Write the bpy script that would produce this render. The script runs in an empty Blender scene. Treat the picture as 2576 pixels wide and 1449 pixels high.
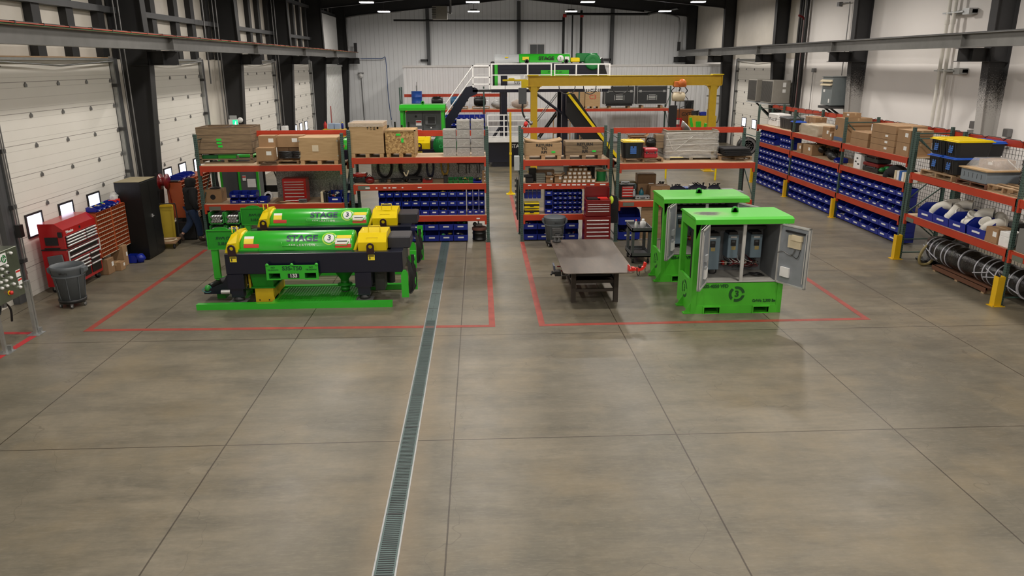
import bpy, bmesh, math, random
from mathutils import Matrix, Vector
random.seed(7)
C = bpy.context.scene.collection
SC = bpy.context.scene
# ---------------------------------------------------------------- camera, world, exposure, lights
cam = bpy.data.cameras.new('camera'); camo = bpy.data.objects.new('camera', cam); C.objects.link(camo)
cam.sensor_width = 36; cam.lens = 26.134; cam.clip_end = 200
camo.matrix_world = Matrix(((0.99904,0.01728,-0.04020,0),(-0.04195,0.28957,-0.95624,0),(-0.00489,0.95700,0.29001,4.65),(0,0,0,1)))
SC.camera = camo
w = bpy.data.worlds.new('world'); SC.world = w; w.use_nodes = True
w.node_tree.nodes['Background'].inputs[0].default_value = (.5,.55,.65,1)
w.node_tree.nodes['Background'].inputs[1].default_value = .15
SC.view_settings.view_transform = 'Standard'; SC.view_settings.look = 'None'
SC.view_settings.gamma = 1; SC.view_settings.use_curve_mapping = False
SC.view_settings.exposure = -0.1
LAMP_W = 210.0
LAMP_COL = (1.0,.925,.835)
LAMP_X = (-5.5,-0.25,5.5,11.1); LAMP_Y = (46.6,39.6,32.6,25.6,18.6,11.6,4.6,-2.4); LAMP_Z = 7.55
for ly in LAMP_Y:
    for lx in LAMP_X:
        l = bpy.data.lights.new('lamp_light','AREA'); l.shape='RECTANGLE'; l.size=.62; l.size_y=.4
        l.energy = LAMP_W; l.color = LAMP_COL; l.spread = math.radians(176)
        o = bpy.data.objects.new('lamp_light', l); C.objects.link(o); o.location=(lx,ly,LAMP_Z-.07)
# ---------------------------------------------------------------- materials
MATS = {}
def mat(name, col, rough=.5, metal=0, noise=.06, scale=6, bump=0, emit=0, emitc=None, coat=0, alpha=1, trans=0):
    if name in MATS: return MATS[name]
    m = bpy.data.materials.new(name); m.use_nodes = True; MATS[name] = m
    nt = m.node_tree; b = nt.nodes['Principled BSDF']
    b.inputs['Roughness'].default_value = rough; b.inputs['Metallic'].default_value = metal
    b.inputs['Base Color'].default_value = (*col,1)
    if noise or bump:
        tc = nt.nodes.new('ShaderNodeTexCoord'); nz = nt.nodes.new('ShaderNodeTexNoise')
        nz.inputs['Scale'].default_value = scale; nz.inputs['Detail'].default_value = 4
        nt.links.new(tc.outputs['Object'], nz.inputs['Vector'])
        if noise:
            mx = nt.nodes.new('ShaderNodeMix'); mx.data_type='RGBA'
            mx.inputs[6].default_value = (*[max(0,c*(1-noise*2)) for c in col],1)
            mx.inputs[7].default_value = (*[min(1,c*(1+noise*2)) for c in col],1)
            nt.links.new(nz.outputs['Fac'], mx.inputs[0]); nt.links.new(mx.outputs[2], b.inputs['Base Color'])
        if bump:
            bp = nt.nodes.new('ShaderNodeBump'); bp.inputs['Strength'].default_value = bump; bp.inputs['Distance'].default_value=.02
            nt.links.new(nz.outputs['Fac'], bp.inputs['Height']); nt.links.new(bp.outputs[0], b.inputs['Normal'])
    if emit:
        b.inputs['Emission Color'].default_value = (*(emitc or col),1); b.inputs['Emission Strength'].default_value = emit
    if coat: b.inputs['Coat Weight'].default_value = coat; b.inputs['Coat Roughness'].default_value=.1
    if alpha < 1: b.inputs['Alpha'].default_value = alpha
    if trans: b.inputs['Transmission Weight'].default_value = trans
    return m
def nodes(m): return m.node_tree, m.node_tree.nodes, m.node_tree.links, m.node_tree.nodes['Principled BSDF']
def mth(nt, op, a, b=None, c=None):
    n = nt.nodes.new('ShaderNodeMath'); n.operation = op
    for i, v in enumerate((a,b,c)):
        if v is None: continue
        if isinstance(v,(int,float)): n.inputs[i].default_value = v
        else: nt.links.new(v, n.inputs[i])
    return n.outputs[0]
def mixc(nt, fac, a, b):
    mx = nt.nodes.new('ShaderNodeMix'); mx.data_type='RGBA'
    nt.links.new(fac, mx.inputs[0]) if not isinstance(fac,float) else setattr(mx.inputs[0],'default_value',fac)
    for i, v in ((6,a),(7,b)):
        if isinstance(v,tuple): mx.inputs[i].default_value = (*v,1)
        else: nt.links.new(v, mx.inputs[i])
    return mx.outputs[2]
def coords(nt):
    tc = nt.nodes.new('ShaderNodeTexCoord'); sp = nt.nodes.new('ShaderNodeSeparateXYZ'); nt.links.new(tc.outputs['Object'], sp.inputs[0])
    return tc.outputs['Object'], sp.outputs[0], sp.outputs[1], sp.outputs[2]
def noise(nt, vec, scale, detail=5, rough=.6):
    n = nt.nodes.new('ShaderNodeTexNoise'); n.inputs['Scale'].default_value=scale; n.inputs['Detail'].default_value=detail; n.inputs['Roughness'].default_value=rough
    nt.links.new(vec, n.inputs['Vector']); return n.outputs['Fac']
def ramp(nt, fac, p0, p1):
    return mth(nt,'MULTIPLY_ADD', fac, 1/(p1-p0), -p0/(p1-p0))
def clampv(nt, v):
    n = nt.nodes.new('ShaderNodeClamp'); nt.links.new(v, n.inputs[0]); return n.outputs[0]
def line(nt, x, off, period, half):   # 1 on thin lines at off + k*period
    s = mth(nt,'ADD', mth(nt,'DIVIDE', mth(nt,'SUBTRACT', x, off), period), .5)
    fr = mth(nt,'ABSOLUTE', mth(nt,'SUBTRACT', mth(nt,'FRACT', s), .5))
    return mth(nt,'LESS_THAN', fr, half/period)

GREEN = mat('machine_green',(.028,.38,.022),.28,0,.05,3,coat=.3)
CGREEN = mat('cabinet_green',(.060,.40,.020),.42,0,.10,4)
DGREEN = mat('deep_green',(.006,.15,.03),.4)
NAVY = mat('navy_paint',(.0035,.005,.016),.3,0,.05,coat=.2)
YEL = mat('guard_yellow',(.72,.54,.003),.32,0,.04)
GYEL = mat('crane_yellow',(.56,.36,.010),.45)
ORG = mat('beam_orange',(.40,.035,.010),.45,0,.08,4)
BLUE = mat('bin_blue',(.004,.018,.26),.38,0,.08,3)
DBLUE = mat('lid_blue',(.02,.10,.50),.4)
WLAB = mat('paper_white',(.72,.72,.70),.6)
CARD = mat('cardboard',(.30,.18,.09),.8,0,.10,4)
CARD2 = mat('cardboard_dark',(.24,.14,.07),.8,0,.10,4)
TAPE = mat('packing_tape',(.45,.30,.16),.35)
BLK = mat('black_plastic',(.012,.012,.013),.45)
BLKM = mat('black_metal',(.012,.012,.012),.35,.3)
GREYM = mat('grey_steel',(.22,.22,.22),.4,.7)
DGREY = mat('dark_grey_steel',(.055,.055,.055),.5,.3)
GALV = mat('galvanised_steel',(.42,.43,.43),.38,.85,.10,12)
LGREY = mat('light_grey_paint',(.38,.40,.41),.45)
MGREY = mat('mid_grey_paint',(.085,.09,.095),.5)
WHITE = mat('white_paint',(.75,.75,.74),.45)
RED = mat('tool_red',(.34,.006,.008),.28,coat=.3)
DRED = mat('dark_red',(.15,.004,.006),.3,coat=.3)
REDT = mat('sign_red',(.55,.02,.015),.5)
CHROME = mat('bright_metal',(.80,.80,.80),.35,.65)
RUBBER = mat('rubber',(.010,.010,.010),.7)
PVC = mat('pvc_white',(.70,.68,.62),.35)
CREAM = mat('cream_plastic',(.60,.52,.36),.45)
TRASH = mat('trash_grey',(.095,.108,.118),.5)
LBLUE = mat('drive_blue_grey',(.17,.24,.29),.42)
GNOTE = mat('green_note',(.02,.62,.05),.6)
FABRIC = mat('dark_cloth',(.008,.008,.009),.9,0,.1,30,bump=.2)
JEANS = mat('denim',(.018,.035,.085),.9,0,.15,60,bump=.2)
SKIN = mat('skin',(.45,.25,.17),.55)
BROWN = mat('brown_leather',(.05,.028,.018),.7)
ROPE = mat('yellow_rope',(.45,.30,.06),.8)
MAROON = mat('maroon_cloth',(.08,.012,.014),.9)
def filmmat():
    m = mat('clear_film',(.85,.85,.83),.12,0,0,alpha=.32)
    nt,N,L,b = nodes(m); co,x,y,z = coords(nt)
    n = noise(nt,co,9,6,.7); bp = N.new('ShaderNodeBump'); bp.inputs['Strength'].default_value=1; bp.inputs['Distance'].default_value=.06
    L.new(n,bp.inputs['Height']); L.new(bp.outputs[0],b.inputs['Normal'])
    return m
FILM = filmmat()
def woodmat(name, c1, c2, period=None, dark=(.05,.03,.02)):
    m = mat(name,c1,.75,0,0); nt,N,L,b = nodes(m); co,x,y,z = coords(nt)
    mp = N.new('ShaderNodeMapping'); mp.inputs['Scale'].default_value=(1.2,1.2,9); L.new(co,mp.inputs[0])
    n = noise(nt, mp.outputs[0], 2.2, 6, .65)
    c = mixc(nt, clampv(nt,ramp(nt,n,.3,.7)), c1, c2)
    if period: c = mixc(nt, line(nt,z,0,period,.006), c, dark)
    L.new(c,b.inputs['Base Color']); return m
WOOD = woodmat('pallet_wood',(.40,.27,.15),(.24,.15,.08))
PLY = woodmat('plywood',(.46,.31,.16),(.36,.23,.11))
OLDW = woodmat('weathered_wood',(.27,.19,.11),(.15,.105,.06),.185)
OLDG = woodmat('grey_weathered_wood',(.30,.26,.19),(.17,.15,.11),.19)
DECK = woodmat('particle_board',(.50,.37,.24),(.40,.29,.18))
DWOOD = woodmat('brown_wood',(.13,.05,.022),(.08,.032,.015))
def osb():
    m = mat('osb_board',(.4,.25,.1),.8,0,0); nt,N,L,b = nodes(m); co,x,y,z = coords(nt)
    v = N.new('ShaderNodeTexVoronoi'); v.inputs['Scale'].default_value=26; L.new(co,v.inputs['Vector'])
    sp = N.new('ShaderNodeSeparateColor'); L.new(v.outputs['Color'],sp.inputs[0])
    L.new(mixc(nt,sp.outputs[0],(.23,.12,.04),(.55,.36,.15)),b.inputs['Base Color']); return m
OSB = osb()
def postmat():
    m = mat('rack_green',(.065,.125,.105),.5,.1,0); nt,N,L,b = nodes(m); co,x,y,z = coords(nt)
    zz = mth(nt,'LESS_THAN', mth(nt,'ABSOLUTE',mth(nt,'SUBTRACT',mth(nt,'FRACT',mth(nt,'DIVIDE',z,.05)),.5)),.22)
    hx = mth(nt,'LESS_THAN', mth(nt,'ABSOLUTE',mth(nt,'SUBTRACT',mth(nt,'ABSOLUTE',x),.018)),.007)
    hy = mth(nt,'LESS_THAN', mth(nt,'ABSOLUTE',mth(nt,'SUBTRACT',mth(nt,'ABSOLUTE',y),.018)),.007)
    k = mth(nt,'MULTIPLY',zz,mth(nt,'MAXIMUM',hx,hy))
    L.new(mixc(nt,k,(.055,.10,.085),(.004,.005,.005)),b.inputs['Base Color']); return m
POST = postmat()
# ---------------------------------------------------------------- mesh builder
class MB:
    def __init__(s): s.v=[]; s.f=[]; s.m=[]; s.mats=[]; s.sm=[]
    def mi(s,m):
        if m not in s.mats: s.mats.append(m)
        return s.mats.index(m)
    def add(s,vs,fs,m,smooth=False,T=None):
        o=len(s.v); k=s.mi(m)
        s.v += [tuple(T@Vector(p)) if T else tuple(p) for p in vs]
        for f in fs: s.f.append(tuple(i+o for i in f)); s.m.append(k); s.sm.append(smooth)
        return s
    def box(s,x0,x1,y0,y1,z0,z1,m,T=None,bev=0):
        if bev>0:
            b=min(bev,(x1-x0)/3,(y1-y0)/3,(z1-z0)/3)
            # chamfered box: rounded in plan, with top chamfer
            pr=[(x0+b,y0),(x1-b,y0),(x1,y0+b),(x1,y1-b),(x1-b,y1),(x0+b,y1),(x0,y1-b),(x0,y0+b)]
            cx,cy=(x0+x1)/2,(y0+y1)/2
            def inset(p): return (p[0]+(b if p[0]<cx else -b)*.9, p[1]+(b if p[1]<cy else -b)*.9)
            rings=[[(*inset(p),z0) for p in pr],[(*p,z0+b) for p in pr],[(*p,z1-b) for p in pr],[(*inset(p),z1) for p in pr]]
            vs=[q for r in rings for q in r]; fs=[tuple(range(7,-1,-1)),tuple(range(24,32))]
            for r in range(3):
                for i in range(8): j=(i+1)%8; fs.append((r*8+i,r*8+j,r*8+8+j,r*8+8+i))
            return s.add(vs,fs,m,False,T)
        vs=[(x0,y0,z0),(x1,y0,z0),(x1,y1,z0),(x0,y1,z0),(x0,y0,z1),(x1,y0,z1),(x1,y1,z1),(x0,y1,z1)]
        return s.add(vs,[(0,3,2,1),(4,5,6,7),(0,1,5,4),(1,2,6,5),(2,3,7,6),(3,0,4,7)],m,False,T)
    def prism(s,pts,axis,a,b,m,T=None,smooth=False):
        # pts: 2D outline; axis 'x': pts=(y,z); 'y': pts=(x,z); 'z': pts=(x,y)
        def P(p,t): return {'x':(t,p[0],p[1]),'y':(p[0],t,p[1]),'z':(p[0],p[1],t)}[axis]
        n=len(pts); vs=[P(p,a) for p in pts]+[P(p,b) for p in pts]
        s.add(vs,[tuple(range(n)),tuple(range(2*n-1,n-1,-1))],m,False,T)
        return s.add(vs,[(i,i+n,(i+1)%n+n,(i+1)%n) for i in range(n)],m,smooth,T)
    def tube(s,path,r,m,n=8,caps=True,T=None,rs=None):
        path=[Vector(p) for p in path]; vs=[]; fs=[]; up=None
        for i,p in enumerate(path):
            d=(path[min(i+1,len(path)-1)]-path[max(i-1,0)])
            if d.length<1e-9: d=Vector((0,0,1))
            d.normalize()
            if up is None: up=Vector((0,0,1)) if abs(d.z)<.9 else Vector((1,0,0))
            a=d.cross(up)
            if a.length<1e-6: a=d.cross(Vector((0,1,0)))
            a.normalize(); b=a.cross(d).normalized(); up=b
            R=rs[i] if rs else r
            for k in range(n):
                t=2*math.pi*k/n; vs.append(p+a*math.cos(t)*R+b*math.sin(t)*R)
        for i in range(len(path)-1):
            for k in range(n): q=(k+1)%n; fs.append((i*n+k,i*n+q,(i+1)*n+q,(i+1)*n+k))
        s.add(vs,fs,m,True,T)
        if caps: s.add(vs[:n],[tuple(range(n-1,-1,-1))],m,False,T); s.add(vs[-n:],[tuple(range(n))],m,False,T)
        return s
    def cyl(s,p0,p1,r,m,n=16,r2=None,T=None): return s.tube([p0,p1],r,m,n,True,T,[r,r2 if r2 is not None else r])
    def lathe(s,prof,m,c=(0,0,0),n=24,axis='z',T=None,smooth=True):
        vs=[];fs=[]
        for (r,h) in prof:
            for k in range(n):
                t=2*math.pi*k/n; a,b=r*math.cos(t),r*math.sin(t)
                vs.append({'z':(c[0]+a,c[1]+b,c[2]+h),'x':(c[0]+h,c[1]+a,c[2]+b),'y':(c[0]+a,c[1]+h,c[2]+b)}[axis])
        for i in range(len(prof)-1):
            for k in range(n): q=(k+1)%n; fs.append((i*n+k,i*n+q,(i+1)*n+q,(i+1)*n+k))
        s.add(vs,fs,m,smooth,T)
        if prof[0][0]>1e-6: s.add(vs[:n],[tuple(range(n-1,-1,-1))],m,False,T)
        if prof[-1][0]>1e-6: s.add(vs[-n:],[tuple(range(n))],m,False,T)
        return s
    def ball(s,c,r,m,n=12,k=8,sc=(1,1,1),T=None,jit=0):
        vs=[];fs=[]
        for i in range(k+1):
            ph=math.pi*i/k
            for j in range(n):
                t=2*math.pi*j/n; q=1+random.uniform(-jit,jit)
                vs.append((c[0]+r*sc[0]*math.sin(ph)*math.cos(t)*q,c[1]+r*sc[1]*math.sin(ph)*math.sin(t)*q,c[2]+r*sc[2]*math.cos(ph)*q))
        for i in range(k):
            for j in range(n): q=(j+1)%n; fs.append((i*n+j,(i+1)*n+j,(i+1)*n+q,i*n+q))
        return s.add(vs,fs,m,True,T)
    def mesh(s,name):
        me=bpy.data.meshes.new(name); me.from_pydata(s.v,[],s.f)
        for m in s.mats: me.materials.append(m)
        me.polygons.foreach_set('material_index',s.m); me.polygons.foreach_set('use_smooth',s.sm); me.update(); return me
    def build(s,name,parent=None,loc=(0,0,0),label=None):
        o=bpy.data.objects.new(name,s.mesh(name)); C.objects.link(o); o.location=loc
        if parent: o.parent=parent
        if label: o['label']=label
        return o
def B(x0,x1,y0,y1,z0,z1,m,bev=0): return MB().box(x0,x1,y0,y1,z0,z1,m,None,bev)
def tag(o,label,cat,group=None,kind=None):
    o['label']=label; o['category']=cat
    if group: o['group']=group
    if kind: o['kind']=kind
    return o
def thing(name,label,cat,loc=(0,0,0),rot=0,group=None):
    o=bpy.data.objects.new(name,None); C.objects.link(o); o.location=loc; o.rotation_euler=(0,0,math.radians(rot)); o.empty_display_size=.1
    return tag(o,label,cat,group)
def single(mb,name,label,cat,loc=(0,0,0),rot=0,group=None,kind=None):
    o=mb.build(name); o.location=loc; o.rotation_euler=(0,0,math.radians(rot)); return tag(o,label,cat,group,kind)
def struct(mb,name,loc=(0,0,0)):
    o=mb.build(name); o.location=loc; o['kind']='structure'; return o
def dup(root,loc=None,rot=None,label=None,group=None):
    r=root.copy(); C.objects.link(r)
    if loc is not None: r.location=loc
    if rot is not None: r.rotation_euler=(0,0,math.radians(rot))
    if label: r['label']=label
    if group: r['group']=group
    for ch in KIDS(root):
        c=ch.copy(); C.objects.link(c); c.parent=r
        for g in KIDS(ch): d=g.copy(); C.objects.link(d); d.parent=c
    return r
_kids={}
def KIDS(o):
    return [c for c in bpy.data.objects if c.parent==o] if o.name not in _kids else _kids[o.name]
def cachekids(o):
    _kids[o.name]=list(o.children)
    for c in o.children: _kids[c.name]=list(c.children)
TXT={}
def text(s,size,m,parent,loc,rx=90,rz=0,name='lettering',ext=.002,bold=0,align='CENTER',flip=False,sx=1):
    key=(s,size,m.name,ext,bold,align,sx,flip)
    if key not in TXT:
        cu=bpy.data.curves.new('txt','FONT'); cu.body=s; cu.size=size; cu.extrude=ext; cu.offset=bold; cu.align_x=align; cu.align_y='CENTER'
        t=bpy.data.objects.new('txt',cu); C.objects.link(t); bpy.context.view_layer.update()
        me=bpy.data.meshes.new_from_object(t.evaluated_get(bpy.context.evaluated_depsgraph_get()))
        bpy.data.objects.remove(t); me.materials.clear(); me.materials.append(m)
        k=-1 if flip else 1
        for v in me.vertices: v.co.x*=sx*k
        TXT[key]=me
    o=bpy.data.objects.new(name,TXT[key]); C.objects.link(o); o.parent=parent; o.location=loc
    o.rotation_euler=(math.radians(rx),0,math.radians(rz)); return o
ORD=['zeroth','first','second','third','fourth','fifth','sixth','seventh','eighth','ninth','tenth','eleventh','twelfth','thirteenth','fourteenth','fifteenth','sixteenth','seventeenth','eighteenth','nineteenth','twentieth']

# ---------------------------------------------------------------- building shell
def floormat():
    m = mat('polished_concrete',(.2,.18,.15),.35,0,0); nt,N,L,b = nodes(m); co,x,y,z = coords(nt)
    n1=noise(nt,co,.35,6,.65); n2=noise(nt,co,1.6,8,.7); n3=noise(nt,co,14,4,.6)
    c=mixc(nt,clampv(nt,ramp(nt,n1,.38,.62)),(.112,.102,.076),(.185,.160,.115))
    mp=N.new('ShaderNodeMapping'); mp.inputs['Scale'].default_value=(.35,1.6,1); L.new(co,mp.inputs[0])
    st=noise(nt,mp.outputs[0],1.1,7,.72)
    c=mixc(nt,mth(nt,'MULTIPLY',clampv(nt,ramp(nt,st,.46,.66)),.72),c,(.080,.073,.055))
    c=mixc(nt,mth(nt,'MULTIPLY',clampv(nt,ramp(nt,n2,.55,.8)),.55),c,(.24,.208,.152))
    c=mixc(nt,mth(nt,'MULTIPLY',clampv(nt,ramp(nt,n3,.4,.8)),.22),c,(.08,.07,.052))
    f1=noise(nt,mp.outputs[0],5.5,8,.75); f2=noise(nt,co,.75,6,.6); f3=noise(nt,mp.outputs[0],22,5,.7)
    c=mixc(nt,mth(nt,'MULTIPLY',clampv(nt,ramp(nt,f1,.48,.70)),.45),c,(.080,.076,.062))
    c=mixc(nt,mth(nt,'MULTIPLY',clampv(nt,ramp(nt,f2,.50,.68)),.40),c,(.215,.168,.098))
    c=mixc(nt,mth(nt,'MULTIPLY',clampv(nt,ramp(nt,f3,.50,.75)),.35),c,(.26,.235,.18))
    # sandy staining that follows both edges of the drain
    dr=mth(nt,'ABSOLUTE',mth(nt,'ADD',x,.98))
    k=clampv(nt,mth(nt,'SUBTRACT',1,mth(nt,'MULTIPLY',mth(nt,'ADD',dr,mth(nt,'MULTIPLY',n2,.25)),2.0)))
    c=mixc(nt,mth(nt,'MULTIPLY',k,.62),c,(.27,.205,.13))
    wob=mth(nt,'MULTIPLY',mth(nt,'SUBTRACT',n2,.5),.012)
    jl=mth(nt,'MAXIMUM',line(nt,mth(nt,'ADD',x,wob),-.404,2.90,.009),line(nt,mth(nt,'ADD',y,wob),8.63,3.84,.009))
    v=N.new('ShaderNodeTexVoronoi'); v.feature='DISTANCE_TO_EDGE'; v.inputs['Scale'].default_value=.28
    wv=N.new('ShaderNodeVectorMath'); wv.operation='ADD'; nn=N.new('ShaderNodeTexNoise'); nn.inputs['Scale'].default_value=1.5; L.new(co,nn.inputs['Vector'])
    L.new(co,wv.inputs[0]); L.new(nn.outputs['Color'],wv.inputs[1]); L.new(wv.outputs[0],v.inputs['Vector'])
    ck=mth(nt,'MULTIPLY',mth(nt,'LESS_THAN',v.outputs['Distance'],.0012),.30)
    c=mixc(nt,ck,c,(.05,.04,.03)); c=mixc(nt,mth(nt,'MULTIPLY',jl,.75),c,(.020,.012,.006))
    L.new(c,b.inputs['Base Color'])
    r=mth(nt,'ADD',.24,mth(nt,'MULTIPLY',n2,.28)); L.new(r,b.inputs['Roughness'])
    b.inputs['Specular IOR Level'].default_value=.33
    bp=N.new('ShaderNodeBump'); bp.inputs['Strength'].default_value=.12; bp.inputs['Distance'].default_value=.01; L.new(n2,bp.inputs['Height']); L.new(bp.outputs[0],b.inputs['Normal'])
    return m
FLOOR=floormat()
struct(B(-11.2,16.2,-8.2,53.5,-.2,0,FLOOR),'floor')
def panelmat(name,c,axis,period=.3,w=.012):
    m=mat(name,c,.5,0,0); nt,N,L,b=nodes(m); co,x,y,z=coords(nt); a={'x':x,'y':y,'z':z}[axis]
    n=noise(nt,co,.8,4); base=mixc(nt,n,tuple(q*.93 for q in c),tuple(min(1,q*1.05) for q in c))
    k=line(nt,a,0,period,w); L.new(mixc(nt,mth(nt,'MULTIPLY',k,.38),base,(.20,.20,.20)),b.inputs['Base Color']); return m
WPAN=panelmat('white_wall_panel',(.84,.86,.88),'x',.305)
WPANY=panelmat('white_wall_panel_side',(.74,.75,.74),'y',.305)
INSUL=mat('white_insulation',(.66,.62,.55),.45,0,.06,2,bump=.5)
DRYW=mat('painted_drywall',(.74,.715,.69),.75,0,.02,1)
STEELG=mat('primer_grey_steel',(.024,.024,.025),.55,.1,.08,3)
STEELL=mat('frame_grey',(.075,.078,.082),.5,.1)
ROOFM=mat('dark_roof',(.035,.035,.037),.8)
BEAMG=mat('runway_beam_grey',(.17,.168,.16),.38,.6,.12,3)
# shell
struct(B(-11.2,16.2,53.3,53.5,0,10,WPAN),'wall_back')
struct(B(-11.2,16.2,-8.2,-8,0,10,INSUL),'wall_front')
struct(B(-9.85,-9.66,-8,53.3,4.78,9.2,INSUL),'wall_left')
struct(B(14.72,14.9,-8,35.6,0,9.6,DRYW),'wall_right')
struct(B(14.74,14.9,35.6,53.3,4.8,9.6,INSUL),'wall_right_far')
mb=MB(); mb.prism([(-10.2,8.55),(2.6,9.75),(15.4,8.55),(15.4,8.7),(2.6,9.95),(-10.2,8.7)],'y',-8.2,53.5,ROOFM)
for k in range(-8,54):
    if k%2==0: mb.prism([(-9.6,8.38),(2.6,9.53),(14.8,8.38),(14.8,8.55),(2.6,9.75),(-9.6,8.55)],'y',k,k+.06,ROOFM)
struct(mb,'ceiling')
# lower left wall strips between the doors
DOORS=[(7.2,12.2),(15.1,20.2),(21.55,26.5),(30.7,35.75),(38.3,43.4)]
mb=MB(); ed=[-8]
for a,b_ in DOORS: ed+= [a,b_]
ed.append(53.3)
for i in range(0,len(ed),2):
    a,b_=ed[i],ed[i+1]
    if i==len(ed)-2: mb.box(-9.85,-9.5,a-.0,b_,0,4.78,WPANY)
    else: mb.box(-9.85,-9.5,a,b_,0,4.78,INSUL)
struct(mb,'wall_left_lower')
# the corrugated liner panel at the far end of the left wall
mb=MB(); mb.box(-9.3,-9.2,44.9,52.4,0,4.45,WPANY); mb.box(-9.36,-9.14,44.85,52.45,4.45,4.56,WHITE)
for k in range(24): mb.box(-9.2,-9.165,45+k*.31,45.05+k*.31,0,4.45,WPANY)
mb.box(-9.3,-9.2,46.0,51.6,5.0,7.5,WHITE)
struct(mb,'wall_left_liner')
# girts and studs on the upper left wall
mb=MB()
for Y0,Y1 in ((-6,5),(5.6,12.9),(13.5,20.8),(21.4,28.8),(29.4,36.6),(37.2,44.4),(45,52.8)):
    for z in (5.92,7.6): mb.box(-9.66,-9.40,Y0-.2,Y1+.2,z,z+.15,STEELL)
    for dy in (.5,2.35,4.1,5.5,7.0):
        if Y0+dy+.3<Y1+.4: mb.box(-9.66,-9.48,Y0+dy-.35,Y0+dy-.03,4.8,9,STEELG)
mb.box(-9.66,-9.42,14.3,20.4,4.77,4.83,WOOD)
struct(mb,'trim_1')
DOORM=mat('door_white',(.62,.60,.555),.5,0,0)
def doormat():
    m=DOORM; nt,N,L,b=nodes(m); co,x,y,z=coords(nt)
    k=line(nt,z,0,.616,.006); k2=mth(nt,'MULTIPLY',line(nt,z,.1,.205,.004),.35)
    n=noise(nt,co,1.2,3); base=mixc(nt,n,(.68,.66,.60),(.75,.73,.68))
    L.new(mixc(nt,mth(nt,'MAXIMUM',mth(nt,'MULTIPLY',k,.8),k2),base,(.16,.14,.12)),b.inputs['Base Color'])
doormat()
DAY=mat('daylight_pane',(.75,.85,1),.2,0,0,emit=3.6,emitc=(.74,.80,1.0))
def sectional_door(nm,X,y0,y1,side,wins,top=4.75):
    # side +1: the door faces +X (left wall), -1: faces -X
    s=side; a,b_=sorted((X-.06*s,X)); d=struct(B(a,b_,y0,y1,0,top,DOORM),nm)
    hy=[y0+.1+1.258*k for k in range(int((y1-y0)/1.258)+1)]
    hy=[y0+.08]+[y1-1.28-1.258*k for k in range(3)]+[y1-.08]
    for zz in [.56+.616*k for k in range(7)]:
        h=MB()
        for y in hy:
            h.prism([(y-.04,zz-.045),(y+.04,zz-.045),(y+.048,zz),(y,zz+.05),(y-.048,zz)],'x',min(X,X+.025*s),max(X,X+.025*s),GREYM)
        h.build('hinge_row',d)
    tr=MB()
    for y in (y0-.05,y1+.05): tr.box(min(X,X+.1*s),max(X,X+.1*s),y-.03,y+.03,0,top+.1,GALV)
    for z in (.8,1.9,3.0,4.1): 
        for y in (y0-.05,y1+.05): tr.box(min(X-.1*s,X+.14*s),max(X-.1*s,X+.14*s),y-.07,y+.07,z,z+.08,DGREY)
    tr.build('door_track',d)
    jb=MB()
    for y,dy in ((y0-.36,.26),(y1+.10,.26)): jb.box(min(X-.07*s,X+.06*s),max(X-.07*s,X+.06*s),y,y+dy,0,top+.05,STEELL)
    jb.build('door_jamb',d)
    st=MB(); st.tube([(X+.12*s,y0,top-.02),(X+.14*s,(y0+y1)/2,top-.12),(X+.12*s,y1,top-.02)],.02,GALV); st.box(min(X,X+.12*s),max(X,X+.12*s),y0,y1,top+.0,top+.05,GALV)
    st.build('strut',d)
    for (w0,w1) in wins:
        f=MB(); x0,x1=sorted((X,X+.03*s)); z0,z1=1.22,1.64
        f.box(x0,x1,w0-.04,w1+.04,z0-.04,z0,BLK).box(x0,x1,w0-.04,w1+.04,z1,z1+.04,BLK).box(x0,x1,w0-.04,w0,z0,z1,BLK).box(x0,x1,w1,w1+.04,z0,z1,BLK)
        fo=f.build('window_frame',d); p=MB(); x0,x1=sorted((X+.004*s,X+.012*s)); p.box(x0,x1,w0,w1,z0,z1,DAY); p.build('window_pane',fo)
    return d
sectional_door('door_1',-9.42,15.1,20.2,1,[(15.55,16.08),(16.82,17.35),(18.08,18.6)])
sectional_door('door_2',-9.42,21.55,26.5,1,[(22.6,23.1),(23.75,24.25),(25.0,25.5)])
sectional_door('door_3',-9.42,30.7,35.75,1,[(31.3,31.8),(32.6,33.1),(33.9,34.4)])
sectional_door('door_4',-9.42,38.3,43.4,1,[(38.9,39.4),(40.1,40.6),(41.3,41.8)])
sectional_door('door_5',-9.42,7.2,12.2,1,[(8,8.5)])
struct(B(14.76,14.9,35.6,37.6,0,4.8,DRYW),'wall_right_pier')
struct(B(14.76,14.9,43.4,53.3,0,4.8,DRYW),'wall_right_end')
sectional_door('door_6',14.74,37.6,43.4,-1,[(39.9,40.5),(41.5,42.1)])
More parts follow.
